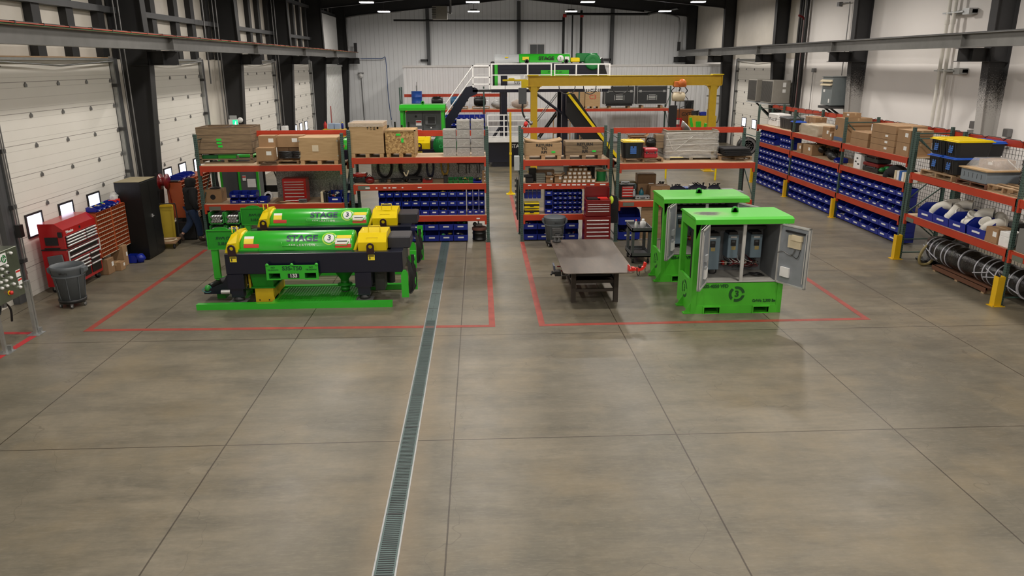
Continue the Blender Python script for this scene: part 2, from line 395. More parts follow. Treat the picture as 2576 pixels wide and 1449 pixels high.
# a wood header over the first door
# frame columns: tapered I sections with crane brackets and sloping rafters
def column(Y,side,Xw,xin_top,xin_mid,xin_base,label,speck=False):
    s=1 if side=='l' else -1
    t=thing('steel_column',label,'column',(Xw,Y,0),0)
    if s<0: t.rotation_euler=(0,0,math.pi)
    wi=abs(xin_top-Xw); wm=abs(xin_mid-Xw); wb=abs(xin_base-Xw)
    M=STEELG if not speck else SPECK
    MB().prism([(.02,0),(wb,0),(wm,4.6),(wi,8.2),(.02,8.2)],'y',-.008,.008,M).build('web',t)
    f=MB(); 
    for pts in ([(0,0),(.02,0),(.02,8.2),(0,8.2)],[(wb,0),(wb+.02,0),(wm+.02,4.6),(wm,4.6)],[(wm,4.6),(wm+.02,4.6),(wi+.02,8.2),(wi,8.2)]): f.prism(pts,'y',-.15,.15,M)
    f.build('flange',t)
    h=MB(); a=wm; e=1.62 if s>0 else 1.42
    h.box(a,e,-.008,.008,4.64,4.98,STEELG).box(a-.5,e,-.15,.15,4.62,4.64,STEELG).box(a,e,-.15,.15,4.97,4.99,STEELG).box(a,a+.015,-.15,.15,4.62,4.99,STEELG).box(e-.35,e-.335,-.14,.14,4.64,4.98,STEELG)
    h.build('crane_bracket',t)
    return t
def speckmat():
    m=mat('oversprayed_steel',(.1,.1,.1),.7,0,0); nt,N,L,b=nodes(m); co,x,y,z=coords(nt)
    n=noise(nt,co,38,3,.7)
    k=clampv(nt,ramp(nt,mth(nt,'ADD',n,mth(nt,'MULTIPLY',mth(nt,'SUBTRACT',z,3.7),.30)),.42,.60))
    L.new(mixc(nt,k,(.42,.405,.385),(.035,.035,.037)),b.inputs['Base Color']); return m
SPECK=speckmat()
nm=['behind the camera side','nearest the control panel','behind the black cabinet','second beyond the black cabinet','third beyond the black cabinet','fourth beyond the black cabinet','in the far left corner']
YC=[5.3,13.2,21.1,29.05,36.9,44.7,52.6]
for i,y in enumerate(YC):
    if i<1: continue
    column(y,'l',-9.62,-8.80,-8.74,-9.02,'dark grey tapered steel column on the left wall '+nm[i])
rn=['','','white-speckled at its foot, nearest on the right wall','white-speckled at its foot, beside the wall transformer','beside the air conditioners on the right wall','fifth on the right wall, by the partition end','in the far right corner']
for i,y in enumerate(YC):
    if i<2: continue
    column(y,'r',14.72,14.1,14.15,14.38,'dark grey tapered steel column '+rn[i],speck=i in(2,3))
# rafters
for i,y in enumerate(YC):
    if i<1: continue
    r=MB(); r.prism([(-9.6,8.35),(-9.6,7.3),(-8.6,7.6),(2.6,8.72),(13.9,7.6),(14.7,7.3),(14.7,8.35),(2.6,9.5)],'y',y-.01,y+.01,STEELG)
    for dz in (0,): r.prism([(-8.8,7.58),(2.6,8.70),(14.0,7.58),(14.0,7.6),(2.6,8.74),(-8.8,7.6)],'y',y-.13,y+.13,STEELG)
    tag(r.build('roof_rafter'),'dark steel roof rafter '+['','','','','second from the far wall','nearest the camera, above the shelving rows','over the far wall end'][i] if i>3 else 'dark steel roof rafter above the near floor, %s from the far wall'%ORD[7-i],'roof beam')
# back wall columns
for x,z1,lb in ((-3.4,8.4,'left of the gas pipes'),(2.75,8.6,'at the middle behind the platform'),(9.1,8.4,'right of the sprinkler risers')):
    z0=4.5
    mb=MB(); mb.box(x-.11,x+.11,53.0,53.02,z0,z1,STEELL).box(x-.11,x+.11,53.26,53.28,z0,z1,STEELL).box(x-.006,x+.006,53.02,53.26,z0,z1,STEELG).box(x-.55,x-.05,53.0,53.25,4.75,4.9,STEELG)
    single(mb,'wind_column','grey steel column on the white end wall '+lb,'column')
# runway beams
def runway(X,y0,y1,label,red):
    t=thing('crane_runway_beam',label,'crane rail',(X,y0,5.0)); L_=y1-y0
    MB().box(-.006,.006,0,L_,.015,.355,BEAMG).box(-.13,.13,0,L_,0,.016,BEAMG).box(-.15,.15,0,L_,.35,.366,BEAMG).build('i_beam',t)
    st=MB(); 
    for k in range(int(L_/7.9)+1): 
        yy=13.2+7.9*k-y0
        if 0<yy<L_: st.box(-.12,.12,yy-.005,yy+.005,.016,.35,BEAMG)
    st.build('stiffener',t)
    MB().box(-.025,.025,0,L_,.366,.40,DGREY).build('rail',t)
    if red:
        c=MB()
        for dx,dz in ((.13,.315),(.155,.35)): c.box(dx,dx+.03,0,L_,dz,dz+.022,RED2)
        c.box(.16,.175,0,L_,.325,.335,DGREEN); c.build('conductor_bar',t)
        h=MB()
        for k in range(int(L_/.9)): h.box(.10,.19,k*.9,k*.9+.03,.34,.39,BLK)
        h.build('bar_hanger',t)
    return t
RED2=mat('conductor_orange',(.38,.06,.02),.35)
runway(-8.2,5,52.5,'grey crane runway beam with orange conductor bars along the left columns',True)
runway(13.45,9,52.0,'plain grey crane runway beam along the right columns',False)
mb=MB(); mb.box(-8.3,-8.1,52.45,52.55,5.35,5.95,STEELG); single(mb,'end_stop','dark end stop plate at the far end of the left runway','stop')
mb=MB(); mb.box(13.35,13.55,51.95,52.05,5.35,5.95,STEELG); single(mb,'end_stop','dark end stop plate at the far end of the right runway','stop')
# partition wall with doorway
mb=MB()
def parti(x0,x1,z0,z1):
    mb.box(x0,x1,46,46.12,z0,z1,WPAN)
    n=int((x1-x0)/.305)
    for k in range(n): mb.box(x0+k*.305,x0+k*.305+.04,45.965,46,z0,z1,WPAN)
parti(-4.45,11.9,0,4.4); parti(11.9,12.95,2.35,4.4); parti(12.95,14.7,0,4.4)
mb.box(-4.5,14.7,45.93,46.15,4.4,4.52,WHITE); mb.box(-4.5,-4.4,46.1,53.3,0,4.5,WPAN)
struct(mb,'wall_partition')
mb=MB(); mb.box(11.84,11.9,45.95,46.1,0,2.4,DGREY).box(12.95,13.0,45.95,46.1,0,2.4,DGREY).box(11.84,13.0,45.95,46.1,2.35,2.42,DGREY)
struct(mb,'door_frame_partition')
# diffusers and housings of the high bay lamps
LENS=mat('lamp_lens',(1,1,1),.3,0,0,emit=18,emitc=(.92,.92,1.0))
rows=['in the farthest row','in the second row from the end wall']
cols=['leftmost','second from left','third from left','rightmost']
lp=None
for j,ly in enumerate(LAMP_Y):
    for i,lx in enumerate(LAMP_X):
        if ly<32: lab='white panel lamp above near floor, %s in lamp row %s from far wall'%(cols[i],ORD[3+int((32.6-ly)/7+.5)]); g='high bay lamps above the near floor'
        elif ly<33: lab='white panel lamp in the third row from the far wall, %s'%cols[i]; g='high bay lamps third row'
        else: lab='glowing white panel lamp %s, %s'%(cols[i],rows[j]); g='high bay lamps'
        if lp is None:
            lp=thing('high_bay_lamp',lab,'lamp',(lx,ly,LAMP_Z),0,g)
            MB().box(-.35,.35,-.22,.22,0,.05,WHITE,None,.02).box(-.2,.2,-.06,.06,.05,.11,DGREY).build('housing',lp)
            MB().box(-.33,.33,-.2,.2,-.03,0,LENS).build('diffuser',lp)
            MB().tube([(0,0,.1),(0,0,1.1)],.012,DGREY,6).build('hanger',lp)
            cachekids(lp)
        else: dup(lp,(lx,ly,LAMP_Z),None,lab,g)
# trench drain
GRT=mat('drain_grate',(.085,.125,.12),.5,.5,.1,5)
dr=thing('trench_drain','long steel grated trench drain running down the concrete floor','drain',(-.98,0,0))
d=MB(); d.box(-.115,-.098,2,32,0,.004,GALV).box(.098,.115,2,32,0,.004,GALV); d.build('frame_edge',dr)
g=MB(); y=2.0
g.box(-.098,.098,2,32,.0002,.0008,BLK)
g.box(-.098,-.08,2,32,.0008,.004,GRT).box(.08,.098,2,32,.0008,.004,GRT)
while y<13.3: g.box(-.08,.08,y,y+.017,.0008,.004,GRT); y+=.034
g.box(-.08,.08,13.3,32,.0008,.0035,GRT)
while y<20: g.box(-.004,.004,y,y+.1,.0035,.004,BLK); y+=.25
for k in range(15): g.box(-.098,.098,2+k*1.0,2.012+k*1.0,.004,.0045,BLK)
g.build('grate',dr)
# floor tape
FT=mat('floor_tape_red',(.26,.040,.026),.55,0,.25,5)
FT2=mat('floor_tape_bright',(.40,.02,.025),.5,0,.15,5)
def tape(label,pts,w=.115,m=FT):
    mb=MB()
    for k,(a,b_) in enumerate(zip(pts,pts[1:])):
        a=Vector((*a,0)); b_=Vector((*b_,0)); d=(b_-a).normalized(); n=Vector((-d.y,d.x,0))*w/2; z=Vector((0,0,.0022+.0003*(k%2)))
        vs=[a-n-d*w/2,a+n-d*w/2,b_+n+d*w/2,b_-n+d*w/2]; mb.add([v+z for v in vs]+[v+Vector((0,0,.0005)) for v in vs],[(0,3,2,1),(4,5,6,7),(0,1,5,4),(1,2,6,5),(2,3,7,6),(3,0,4,7)],m)
    single(mb,'floor_tape',label,'floor marking')
tape('red floor tape outlining the bay around the two long green machines',[(-7.22,19.2),(-7.22,13.1),(.165,12.93),(.165,19.6)])
tape('red floor tape outlining the bay around steel table and green cabinets',[(1.09,19.6),(1.09,12.93),(7.22,12.95),(7.25,15.9)])
tape('faded red tape strip on the aisle floor beside the yellow pole',[(1.1,27.3),(1.08,20.9)])
tape('bright red floor tape corner around the control panel stand',[(-12+2.6,13.08),(-8.05,13.0),(-8.05,9.5)],.12,FT2)

# ---------------------------------------------------------------- pallet racks, local frame: x along, y into depth, front at y=0
def rack(label,loc,rot,px,H,dep,levels,rear_top=None,back=None,nobrace=False,plate=None,hs=None):
    t=thing('pallet_rack',label,'shelving',loc,rot)
    post=MB().box(-.038,.038,-.035,.035,0,H,POST).box(-.06,.06,-.05,.05,0,.008,POST)
    pm=None
    for i,x in enumerate(px):
        for y in (.035,dep-.035):
            if pm is None: o=post.build('upright_post',t,(x,y,0)); pm=o.data
            else: o=bpy.data.objects.new('upright_post',pm); C.objects.link(o); o.parent=t; o.location=(x,y,0)
        br=MB(); z=.25; k=0
        while z+.9<H: br.tube([(x,.06,z+(.0 if k%2 else .85)),(x,dep-.06,z+(.85 if k%2 else 0))],.016,POST,6); z+=.9; k+=1
        br.tube([(x,.06,.15),(x,dep-.06,.15)],.016,POST,6); br.tube([(x,.06,H-.15),(x,dep-.06,H-.15)],.016,POST,6)
        br.build('frame_brace',t)
    for i in range(len(px)-1):
        a,b_=px[i]+.038,px[i+1]-.038
        for (z,deck) in levels:
            for side in (0,1):
                y0=-.02 if side==0 else dep-.035
                m=MB(); m.box(a,b_,y0,y0+.055,z-.155,z-.01,ORG); m.box(a,b_,y0+.018 if side==0 else y0,y0+.055 if side==0 else y0+.037,z-.155,z-.05,ORG)
                for x in (a,b_-.05): m.box(x,x+.05,y0-.006,y0+.055,z-.25,z-.0,ORG)
                m.build('shelf_beam',t)
            if deck: B(a-.0,b_+.0,.036,dep-.036,z-.03,z,DECK).build('shelf_deck',t)
        if rear_top: 
            m=MB(); m.box(a,b_,dep-.035,dep+.02,rear_top-.15,rear_top,ORG)
            m.box(a,b_,dep-.06,dep-.035,rear_top-.15,rear_top-.06,ORG); m.build('shelf_beam',t)
        if plate:
            MB().box(a+.12,a+.42,-.026,-.021,plate-.13,plate-.03,PLATE).build('capacity_plate',t)
        if back and back[i]:
            z0,z1=back[i]; B(a+.35,b_-.03,dep-.06,dep-.045,z0,z1,BACKP).build('back_panel',t)
    return t
PLATE=mat('capacity_plate_grey',(.12,.13,.10),.5)
def backp():
    m=mat('stucco_aluminium',(.3,.3,.3),.35,.6,0); nt,N,L,b=nodes(m); co,x,y,z=coords(nt)
    v=N.new('ShaderNodeTexVoronoi'); v.inputs['Scale'].default_value=28; L.new(co,v.inputs['Vector'])
    L.new(mixc(nt,v.outputs['Distance'],(.12,.12,.12),(.42,.42,.41)),b.inputs['Base Color']); return m
BACKP=backp()
R1=rack('orange and green pallet rack left of the line, loaded with wooden crates on top',(-7.29,19.62,0),0,[0,3.72],2.93,1.05,[(2.13,1),(1.12,1)],2.93,plate=1.1,back=None)
MB().box(1.7,3.6,.99,1.0,1.1,1.98,BACKP).build('back_panel',R1)
R2=rack('orange and green pallet rack with blue bins and a plywood crate on top',(-3.38,19.62,0),0,[0,3.56],3.0,1.05,[(2.30,1),(1.60,1),(.75,1)],2.9,back=[(1.6,2.2)],plate=1.6)
for k,(xx,ww) in enumerate(((.35,.12),(.62,.04),(.82,.08),(.95,.05),(1.05,.11),(1.30,.04),(1.72,.10),(3.25,.09))): MB().box(xx,xx+ww,-.0285,-.026,1.50,1.53,WLAB).build('shelf_tag',R2) if k<7 else MB().box(xx,xx+ww,-.0285,-.026,.65,.68,WLAB).build('shelf_tag',R2)
R3=rack('narrower orange and green rack holding the two stencilled return crates',(1.09,19.65,0),0,[0,2.36],3.0,1.05,[(2.20,1),(1.58,1),(.74,1)],2.95)
for xx,ww in ((.16,.07),(.46,.06),(.66,.13),(.90,.08),(1.05,.12),(1.20,.08),(1.33,.11),(1.47,.08),(1.60,.11),(1.82,.11),(2.08,.15)): MB().box(xx,xx+ww,-.0285,-.026,1.52,1.55,WLAB).build('shelf_tag',R3)
R4=rack('orange and green pallet rack behind the two green cabinets',(3.62,19.5,0),0,[0,3.68],2.9,1.15,[(2.10,1),(1.10,1)],2.93,plate=1.1)
R5=rack('long three bay orange rack on the right full of small blue bins',(10.96,29.55,0),-90,[0,3.45,7.20,10.85],3.04,1.05,[(2.28,1),(1.64,1),(.77,1)],None)
R6=rack('orange rack nearest on the right holding black totes and pipe fittings',(10.23,17.32,0),-90,[0,3.70,7.42],3.05,1.22,[(2.12,1),(1.13,1)],None,plate=1.1)
R7=rack('orange rack along the far partition with motors and flight cases',(-4.45,43.2,0),0,[0,4.7,10.1,15.3],3.35,1.1,[(2.13,1)],None)
R8=rack('low orange rack section behind the platform with blue bins',(-4.45,42.0,0),0,[0,4.7],1.0,.9,[(.95,1)],None)
mb=MB(); mb.box(-4.3,1.6,44.2,44.25,2.78,2.95,ORG); tag(mb.build('stop_beam'),'orange stop beam above the far rack, behind the blue drum','beam')
# safety netting with orange rails behind the right racks
NET=mat('net_black',(.01,.01,.01),.6)
def netting(label,X,y0,y1,ztop,cell=.10):
    t=thing('safety_net',label,'net',(X,y0,0))
    n=MB(); L_=y1-y0; k=0
    y=0
    while y<=L_: n.box(-.003,.003,y-.003,y+.003,.3,ztop-.12,NET); y+=cell
    z=.3
    while z<ztop-.1: n.box(-.0045,.0045,0,L_,z-.003,z+.003,NET); z+=cell
    n.build('net_mesh',t)
    r=MB(); y=0; i=0
    while y<L_-.1: r.box(-.03,.03,y+.012,min(y+.62,L_)-.012,ztop-.14,ztop,ORG); y+=.62
    r.build('top_rail',t)
    w_=MB(); pts=[]; y=0
    while y<L_:
        pts+=[(-.045,y,ztop-.02),(-.04,y+.1,ztop+.02),(.0,y+.31,ztop+.012),(-.04,y+.52,ztop+.02)]; y+=.62
    w_.tube(pts,.008,NET,5); w_.build('lacing_cord',t)
    for y in (0,L_/2,L_): MB().box(-.04,.04,y-.04,y+.04,0,ztop-.14,POST).build('net_post',t)
netting('black safety net with orange top rail behind the long blue bin rack',12.06,18.4,30.9,2.95)
netting('black safety net with orange top rail behind the nearest right rack',11.53,9.9,17.4,3.0)
# yellow post guards
def guard(x,y,label,h=.6):
    gs=.72 if x>10.5 else 1.0
    t=thing('post_guard',label,'post guard',(x,y,0))
    m=MB(); m.prism([(a*gs,c*gs) for a,c in [(-.07,-.07),(.07,-.07),(.07,.07),(.062,.07),(.062,-.055),(-.062,-.055),(-.062,.07),(-.07,.07)]],'z',.01,h,GYEL2); m.build('shield',t)
    b_=MB(); b_.box(-.13*gs,.13*gs,-.12,.08,0,.01,GYEL2); 
    for i in (-.1,.1): b_.cyl((i,-.095,.01),(i,-.095,.022),.012,GREYM,8)
    b_.build('base_plate',t)
GYEL2=mat('guard_post_yellow',(.66,.40,.004),.4,0,.05)
for x,y,l in ((10.88,26.1,'at the second upright from the far end of long rack'),(10.88,22.35,'at the third upright from the far end of long rack'),(10.15,17.3,'beside the brown vacuum hose'),(10.15,13.6,'nearest the camera in front of the wrapped black roll'),(10.88,29.5,'at the far end of the long right rack')):
    guard(x,y,'yellow steel post guard '+l)
# ---------------------------------------------------------------- stacking bins
BINM={}
def binproto(w,d,h,col=None,lab=True):
    key=(round(w,3),round(d,3),round(h,3),(col or BLUE).name,lab)
    if key in BINM: return BINM[key]
    c=col or BLUE; t=.006; g=.006; W=w/2-g; m=MB()
    f=h*.52; s=d*.22
    m.box(-W,W,-d/2+.02,d/2,0,.008,c)                                  # floor
    m.prism([(-d/2+.0,f),(-d/2+.012,f),(-d/2+.035,.0),(-d/2+.02,.0)],'x',-W,W,c)  # sloping front
    m.box(-W,W,d/2-.008,d/2,0,h*.97,c)                                 # back
    for sx in (-1,1):
        a,b_=sorted((sx*W,sx*(W-t)))
        m.prism([(-d/2,f),(-d/2+.02,0),(d/2,0),(d/2,h*.97),(-d/2+s+.02,h*.97),(-d/2+s*.5,h*.75)],'x',a,b_,c)
    m.box(-W-.003,W+.003,-d/2-.008,-d/2+.008,f-.01,f+.006,c)
    lb=None
    if lab:
        l=MB(); l.box(-W*.42,W*.42,-d/2-.004,-d/2+.0035,f*.48,f*.48+min(.038,f*.26),WLAB); lb=l.mesh('bin_label')
    BINM[key]=(m.mesh('bin_body'),lb); return BINM[key]
def addbin(loc,rot,w,d,h,label,group,col=None,lab=True,name='storage_bin'):
    bm,lb=binproto(w,d,h,col,lab)
    t=thing(name,label,'bin',loc,rot,group)
    o=bpy.data.objects.new('bin_body',bm); C.objects.link(o); o.parent=t
    if lb: q=bpy.data.objects.new('bin_label',lb); C.objects.link(q); q.parent=o
    return t
FILLM=[mat('small_parts_%s'%n,c,.45,me,.1,20) for n,c,me in (('steel',(.35,.35,.35),.8),('black',(.02,.02,.02),0),('white',(.65,.65,.62),0),('brown',(.3,.18,.09),0),('red',(.45,.05,.03),0),('green',(.05,.3,.1),0),('yellow',(.7,.55,.05),0))]
def lumps(mb,cx,cy,cz,w,d,h,n,T=None):
    for _ in range(n):
        m=random.choices(FILLM,[5,5,3,2,1,1,1])[0]; r=random.uniform(.16,.3)*min(w,d)
        mb.ball((cx+random.uniform(-.28,.28)*w,cy+random.uniform(-.3,.3)*d,cz+random.uniform(.5,.9)*h),r*.55,m,6,4,(random.uniform(.6,1.6),random.uniform(.6,1.6),random.uniform(.4,.9)),T,.15)
def bingrid(x0,x1,y,z,ncol,nrow,h,d,where,group,rot=0,X=None,fill=.5,side=None,col=None,rowpitch=None,flab='small parts lying in the blue bins'):
    # front-facing: x0..x1 along world x, y = front.  side: bins facing -X, x0..x1 are world y (far..near), X front plane
    rp=rowpitch or h; F=MB(); w=(x1-x0)/ncol if side is None else (x0-x1)/ncol
    for r_ in range(nrow):
        for k in range(ncol):
            rn='top' if r_==nrow-1 else ('bottom' if r_==0 else ('middle' if nrow==3 else ORD[nrow-r_]+' highest'))
            if nrow==1: rn='only'
            if side is None: loc=(x0+(k+.5)*w,y+d/2,z+r_*rp); ro=rot
            else: loc=(X+d/2,x0-(k+.5)*w,z+r_*rp); ro=-90
            nth='leftmost' if k==0 else ('rightmost' if k==ncol-1 else ORD[k+1]+' from left')
            addbin(loc,ro,w,d,h,'blue bin %s in %s row %s'%(nth,rn,where),group,col)
            if random.random()<fill:
                T=Matrix.Translation(loc)@Matrix.Rotation(math.radians(ro),4,'Z'); lumps(F,0,-d*.15,0,w,d*.55,h*.62,6,T)
    if F.v: single(F,'loose_parts','assorted '+flab,'hardware',kind='stuff')
Z2=.752
# rack 2
bingrid(-2.72,-2.12,19.68,.752,3,3,.245,.42,'of narrow bins on rack two','blue bins on the second rack',flab='hardware in the narrow bins at left of second rack')
bingrid(-2.11,-.02-.38,19.68,.752,7,3,.245,.45,'of wide bins on rack two','blue bins on the second rack',flab='hardware in the wide bins on the second rack')
bingrid(-.38,.10,19.68,.752,3,3,.245,.42,'at the right end of rack two','blue bins on the second rack',flab='hardware in the bins at the right end of the second rack')
bingrid(-1.93,-.37,19.72,.03,4,2,.30,.55,'on the floor under rack two','large floor bins under the second rack',flab='hardware in the large floor bins under the second rack')
# rack 3
bingrid(1.71,1.92,19.70,.742,1,3,.245,.4,'of medium bins on rack three','blue bins on the third rack',flab='hardware in the medium bins on the third rack')
bingrid(1.93,2.72,19.72,.742,6,5,.128,.28,'of tiny bins on rack three','tiny blue bins on the third rack',fill=.35,flab='fasteners in the tiny bins on the third rack')
addbin((2.125,19.86,1.386),0,.13,.28,.128,'single tiny blue bin perched on top of the tiny bins on rack three','tiny blue bins on the third rack')
bingrid(1.14,2.64,19.72,.03,4,2,.29,.5,'on the floor under rack three','large floor bins under the third rack',flab='hardware in the floor bins under the third rack')
for k in range(4): 
    for r_ in range(2): addbin((1.22+k*.115,20.0,1.14+r_*.2),180,.11,.25,.2,'dark blue bin turned backwards above the yellow tool cases, %s in its %s row'%(['leftmost','second','third','rightmost'][k],['lower','upper'][r_]),'reversed bins on the third rack')
# rack 4
bingrid(3.70,4.30,19.6,.03,1,2,.40,.7,'of big bins on the floor under rack four','big bins under the fourth rack',flab='hardware in the big bins under the fourth rack')
# rack 5 : three bays
bays=[(29.45,26.15),(26.05,22.40),(22.3,18.75)]
bn=['in far bay of long right rack','in middle bay of long right rack','in near bay of long right rack']
for i,((a,b_),n1,n2) in enumerate(zip(bays,(10,12,9),(7,9,7))):
    bingrid(a,b_,0,.772,n1,3,.235,.38,bn[i],'small blue bins on the long right rack',X=10.98,side=1,flab='small parts in the bins '+bn[i])
    bingrid(a,b_,0,.03,n2,2,.27,.45,['on floor, far bay right rack','on floor, middle bay right rack','on floor, near bay right rack'][i],'floor level blue bins of the long right rack',X=10.98,side=1,flab='parts in the floor bins '+bn[i])
bingrid(29.3,27.7,0,1.642,5,2,.24,.38,'on third shelf beside the far end','third shelf bins of the long right rack',X=10.98,side=1,fill=0)
bingrid(27.2,26.2,0,1.642,4,2,.22,.38,'on third shelf by second upright','third shelf bins of the long right rack',X=10.98,side=1,fill=0)
# far rack bins
bingrid(-2.6,.3,42.1,1.0,10,3,.30,.5,'on the far rack behind the stairs','blue bins on the far rack',fill=.2,flab='parts in the bins on the far rack')
# big hopper bins of rack 6
for k,yy in enumerate((16.55,15.95,15.35,14.7)):
    addbin((10.62,yy,1.132),-90,.6,.72,.36,'large blue hopper bin of white pipe fittings, '+['farthest of four','second farthest of four','second nearest of four','nearest of four with its side showing'][k],'hopper bins of pipe fittings')

# ---------------------------------------------------------------- generic goods. Each takes x,y,z,w,d,h (base centre and size)
def carton(label,x,y,z,w,d,h,rot=0,m=None,open_=False,labels=1,name='cardboard_box',group=None,strip=True):
    m=m or CARD; t=thing(name,label,'box',(x,y,z),rot,group)
    b=MB(); 
    if open_:
        e=.006; b.box(-w/2,w/2,-d/2,d/2,0,.006,m).box(-w/2,w/2,-d/2,-d/2+e,0,h,m).box(-w/2,w/2,d/2-e,d/2,0,h,m).box(-w/2,-w/2+e,-d/2,d/2,0,h,m).box(w/2-e,w/2,-d/2,d/2,0,h,m)
    else: b.box(-w/2,w/2,-d/2,d/2,0,h,m,None,.006)
    b.build('box_body',t)
    if strip and not open_: MB().box(-w/2-.001,w/2+.001,-.025,.025,h-.0005,h+.001,TAPE).box(-w/2-.0015,-w/2,-.025,.025,h-.07,h,TAPE).box(w/2,w/2+.0015,-.025,.025,h-.07,h,TAPE).build('packing_tape',t)
    if open_:
        f=MB(); f.box(-w/2,w/2,-d/2-.1,-d/2,h-.004,h,m,Matrix.Translation((0,0,0))).prism([(-w/2,h),(-w/2-.08,h+.05),(-w/2-.085,h+.045),(-w/2-.004,h-.006)],'y',-d/2,d/2,m).prism([(w/2,h),(w/2+.08,h+.05),(w/2+.085,h+.045),(w/2+.004,h-.006)],'y',-d/2,d/2,m); f.build('flap',t)
    if labels: 
        lw=min(.14,w*.3); MB().box(w*.1,w*.1+lw,-d/2-.002,-d/2,h*.45,h*.45+min(.1,h*.35),WLAB).build('paper_label',t)
    return t
def pallet(label,x,y,z,w,d,h=.12,rot=0,m=None,group=None):
    m=m or WOOD; t=thing('wooden_pallet',label,'pallet',(x,y,z),rot,group)
    a=MB(); n=max(4,int(d/.16))
    for k in range(n): yy=-d/2+k*(d-.09)/(n-1); a.box(-w/2,w/2,yy,yy+.09,h-.018,h,m)
    a.build('top_board',t)
    for xx in (-w/2,-.03,w/2-.05): MB().box(xx,xx+.05,-d/2,d/2,.015,h-.018,m).build('stringer',t)
    c=MB()
    for yy in (-d/2,-.05,d/2-.1): c.box(-w/2,w/2,yy,yy+.1,0,.015,m)
    c.build('bottom_board',t); return t
def crate(label,x,y,z,w,d,h,m,rot=0,feet=True,openTop=False,boards=False,name='wooden_crate'):
    t=thing(name,label,'crate',(x,y,z),rot); b=MB(); f=.1 if feet else 0
    if openTop:
        e=.03; b.box(-w/2,w/2,-d/2,d/2,f,f+.03,m).box(-w/2,w/2,-d/2,-d/2+e,f,h,m).box(-w/2,w/2,d/2-e,d/2,f,h,m).box(-w/2,-w/2+e,-d/2+e,d/2-e,f,h,m).box(w/2-e,w/2,-d/2+e,d/2-e,f,h,m)
    else: b.box(-w/2,w/2,-d/2,d/2,f,h,m,None,.01)
    b.build('crate_body',t)
    if feet:
        s=MB()
        for xx in (-w/2+.02,-.05,w/2-.12): s.box(xx,xx+.1,-d/2,d/2,0,f,m)
        s.build('skid_foot',t)
    if boards:
        s=MB()
        for xx in (-w/2,w/2-.09): s.box(xx,xx+.09,-d/2-.02,-d/2,f,h,m)
        s.build('corner_board',t)
    return t
def notes(t,pts,d,m=None,name='paper_note'):
    for (x,z,w,h) in pts: MB().box(x-w/2,x+w/2,-d/2-.006,-d/2-.0005,z-h/2,z+h/2,m or GNOTE).build(name,t)
def tote(label,x,y,z,w,d,h,lid,rot=0,body=None,lab=True,group=None):
    t=thing('storage_tote',label,'tote',(x,y,z),rot,group); m=body or BLK; b=MB()
    tp=.07
    def ring(f,zz): a,c=w/2*f,d/2*f; q=.05; return [(-a+q,-c,zz),(a-q,-c,zz),(a,-c+q,zz),(a,c-q,zz),(a-q,c,zz),(-a+q,c,zz),(-a,c-q,zz),(-a,-c+q,zz)]
    vs=ring(.84,0)+ring(.94,h*.9); b.add(vs,[tuple(range(7,-1,-1))]+[(i,(i+1)%8,8+(i+1)%8,8+i) for i in range(8)],m)
    for k in range(5):
        xx=-w*.32+k*w*.16; b.prism([(-d/2*.845,.03),(-d/2*.845-.01,.03),(-d/2*.93-.01,h*.8),(-d/2*.93,h*.8)],'x',xx-.012,xx+.012,m)
    b.build('tote_body',t)
    l=MB(); l.box(-w/2,w/2,-d/2,d/2,h*.88,h*.93,lid,None,.012).box(-w/2*.93,w/2*.93,-d/2*.9,d/2*.9,h*.92,h,lid,None,.02)
    for k in range(4): l.box(-w*.36+k*w*.2,-w*.36+k*w*.2+.03,-d/2*.8,d/2*.8,h,h+.006,lid)
    l.build('lid',t)
    if lab:
        T=Matrix.Translation((0,-d*.452,h*.45))@Matrix.Rotation(math.radians(-5),4,'X'); q=MB()
        for k in range(4): q.box(-w*.14,w*.14,-.014,-.010,-h*.2+k*h*.11,-h*.2+k*h*.11+h*.085,LABB,T)
        q.build('blue_label',t)
    return t
LABB=mat('tote_label_blue',(.03,.12,.40),.5)
def toolcase(label,x,y,z,w,d,h,m,rot=0,trim=None,name='tool_case',group=None):
    t=thing(name,label,'tool case',(x,y,z),rot,group); MB().box(-w/2,w/2,-d/2,d/2,0,h*.58,m,None,.02).build('case_base',t)
    MB().box(-w/2,w/2,-d/2,d/2,h*.6,h,trim or m,None,.02).build('case_lid',t)
    MB().tube([(-w*.15,-d/2,h*.5),(-w*.15,-d/2-.03,h*.5),(w*.15,-d/2-.03,h*.5),(w*.15,-d/2,h*.5)],.009,BLK,6).build('handle',t)
    for s in (-1,1): MB().box(s*w*.32-.02,s*w*.32+.02,-d/2-.008,-d/2+.01,h*.45,h*.7,DGREY).build('latch',t)
    return t
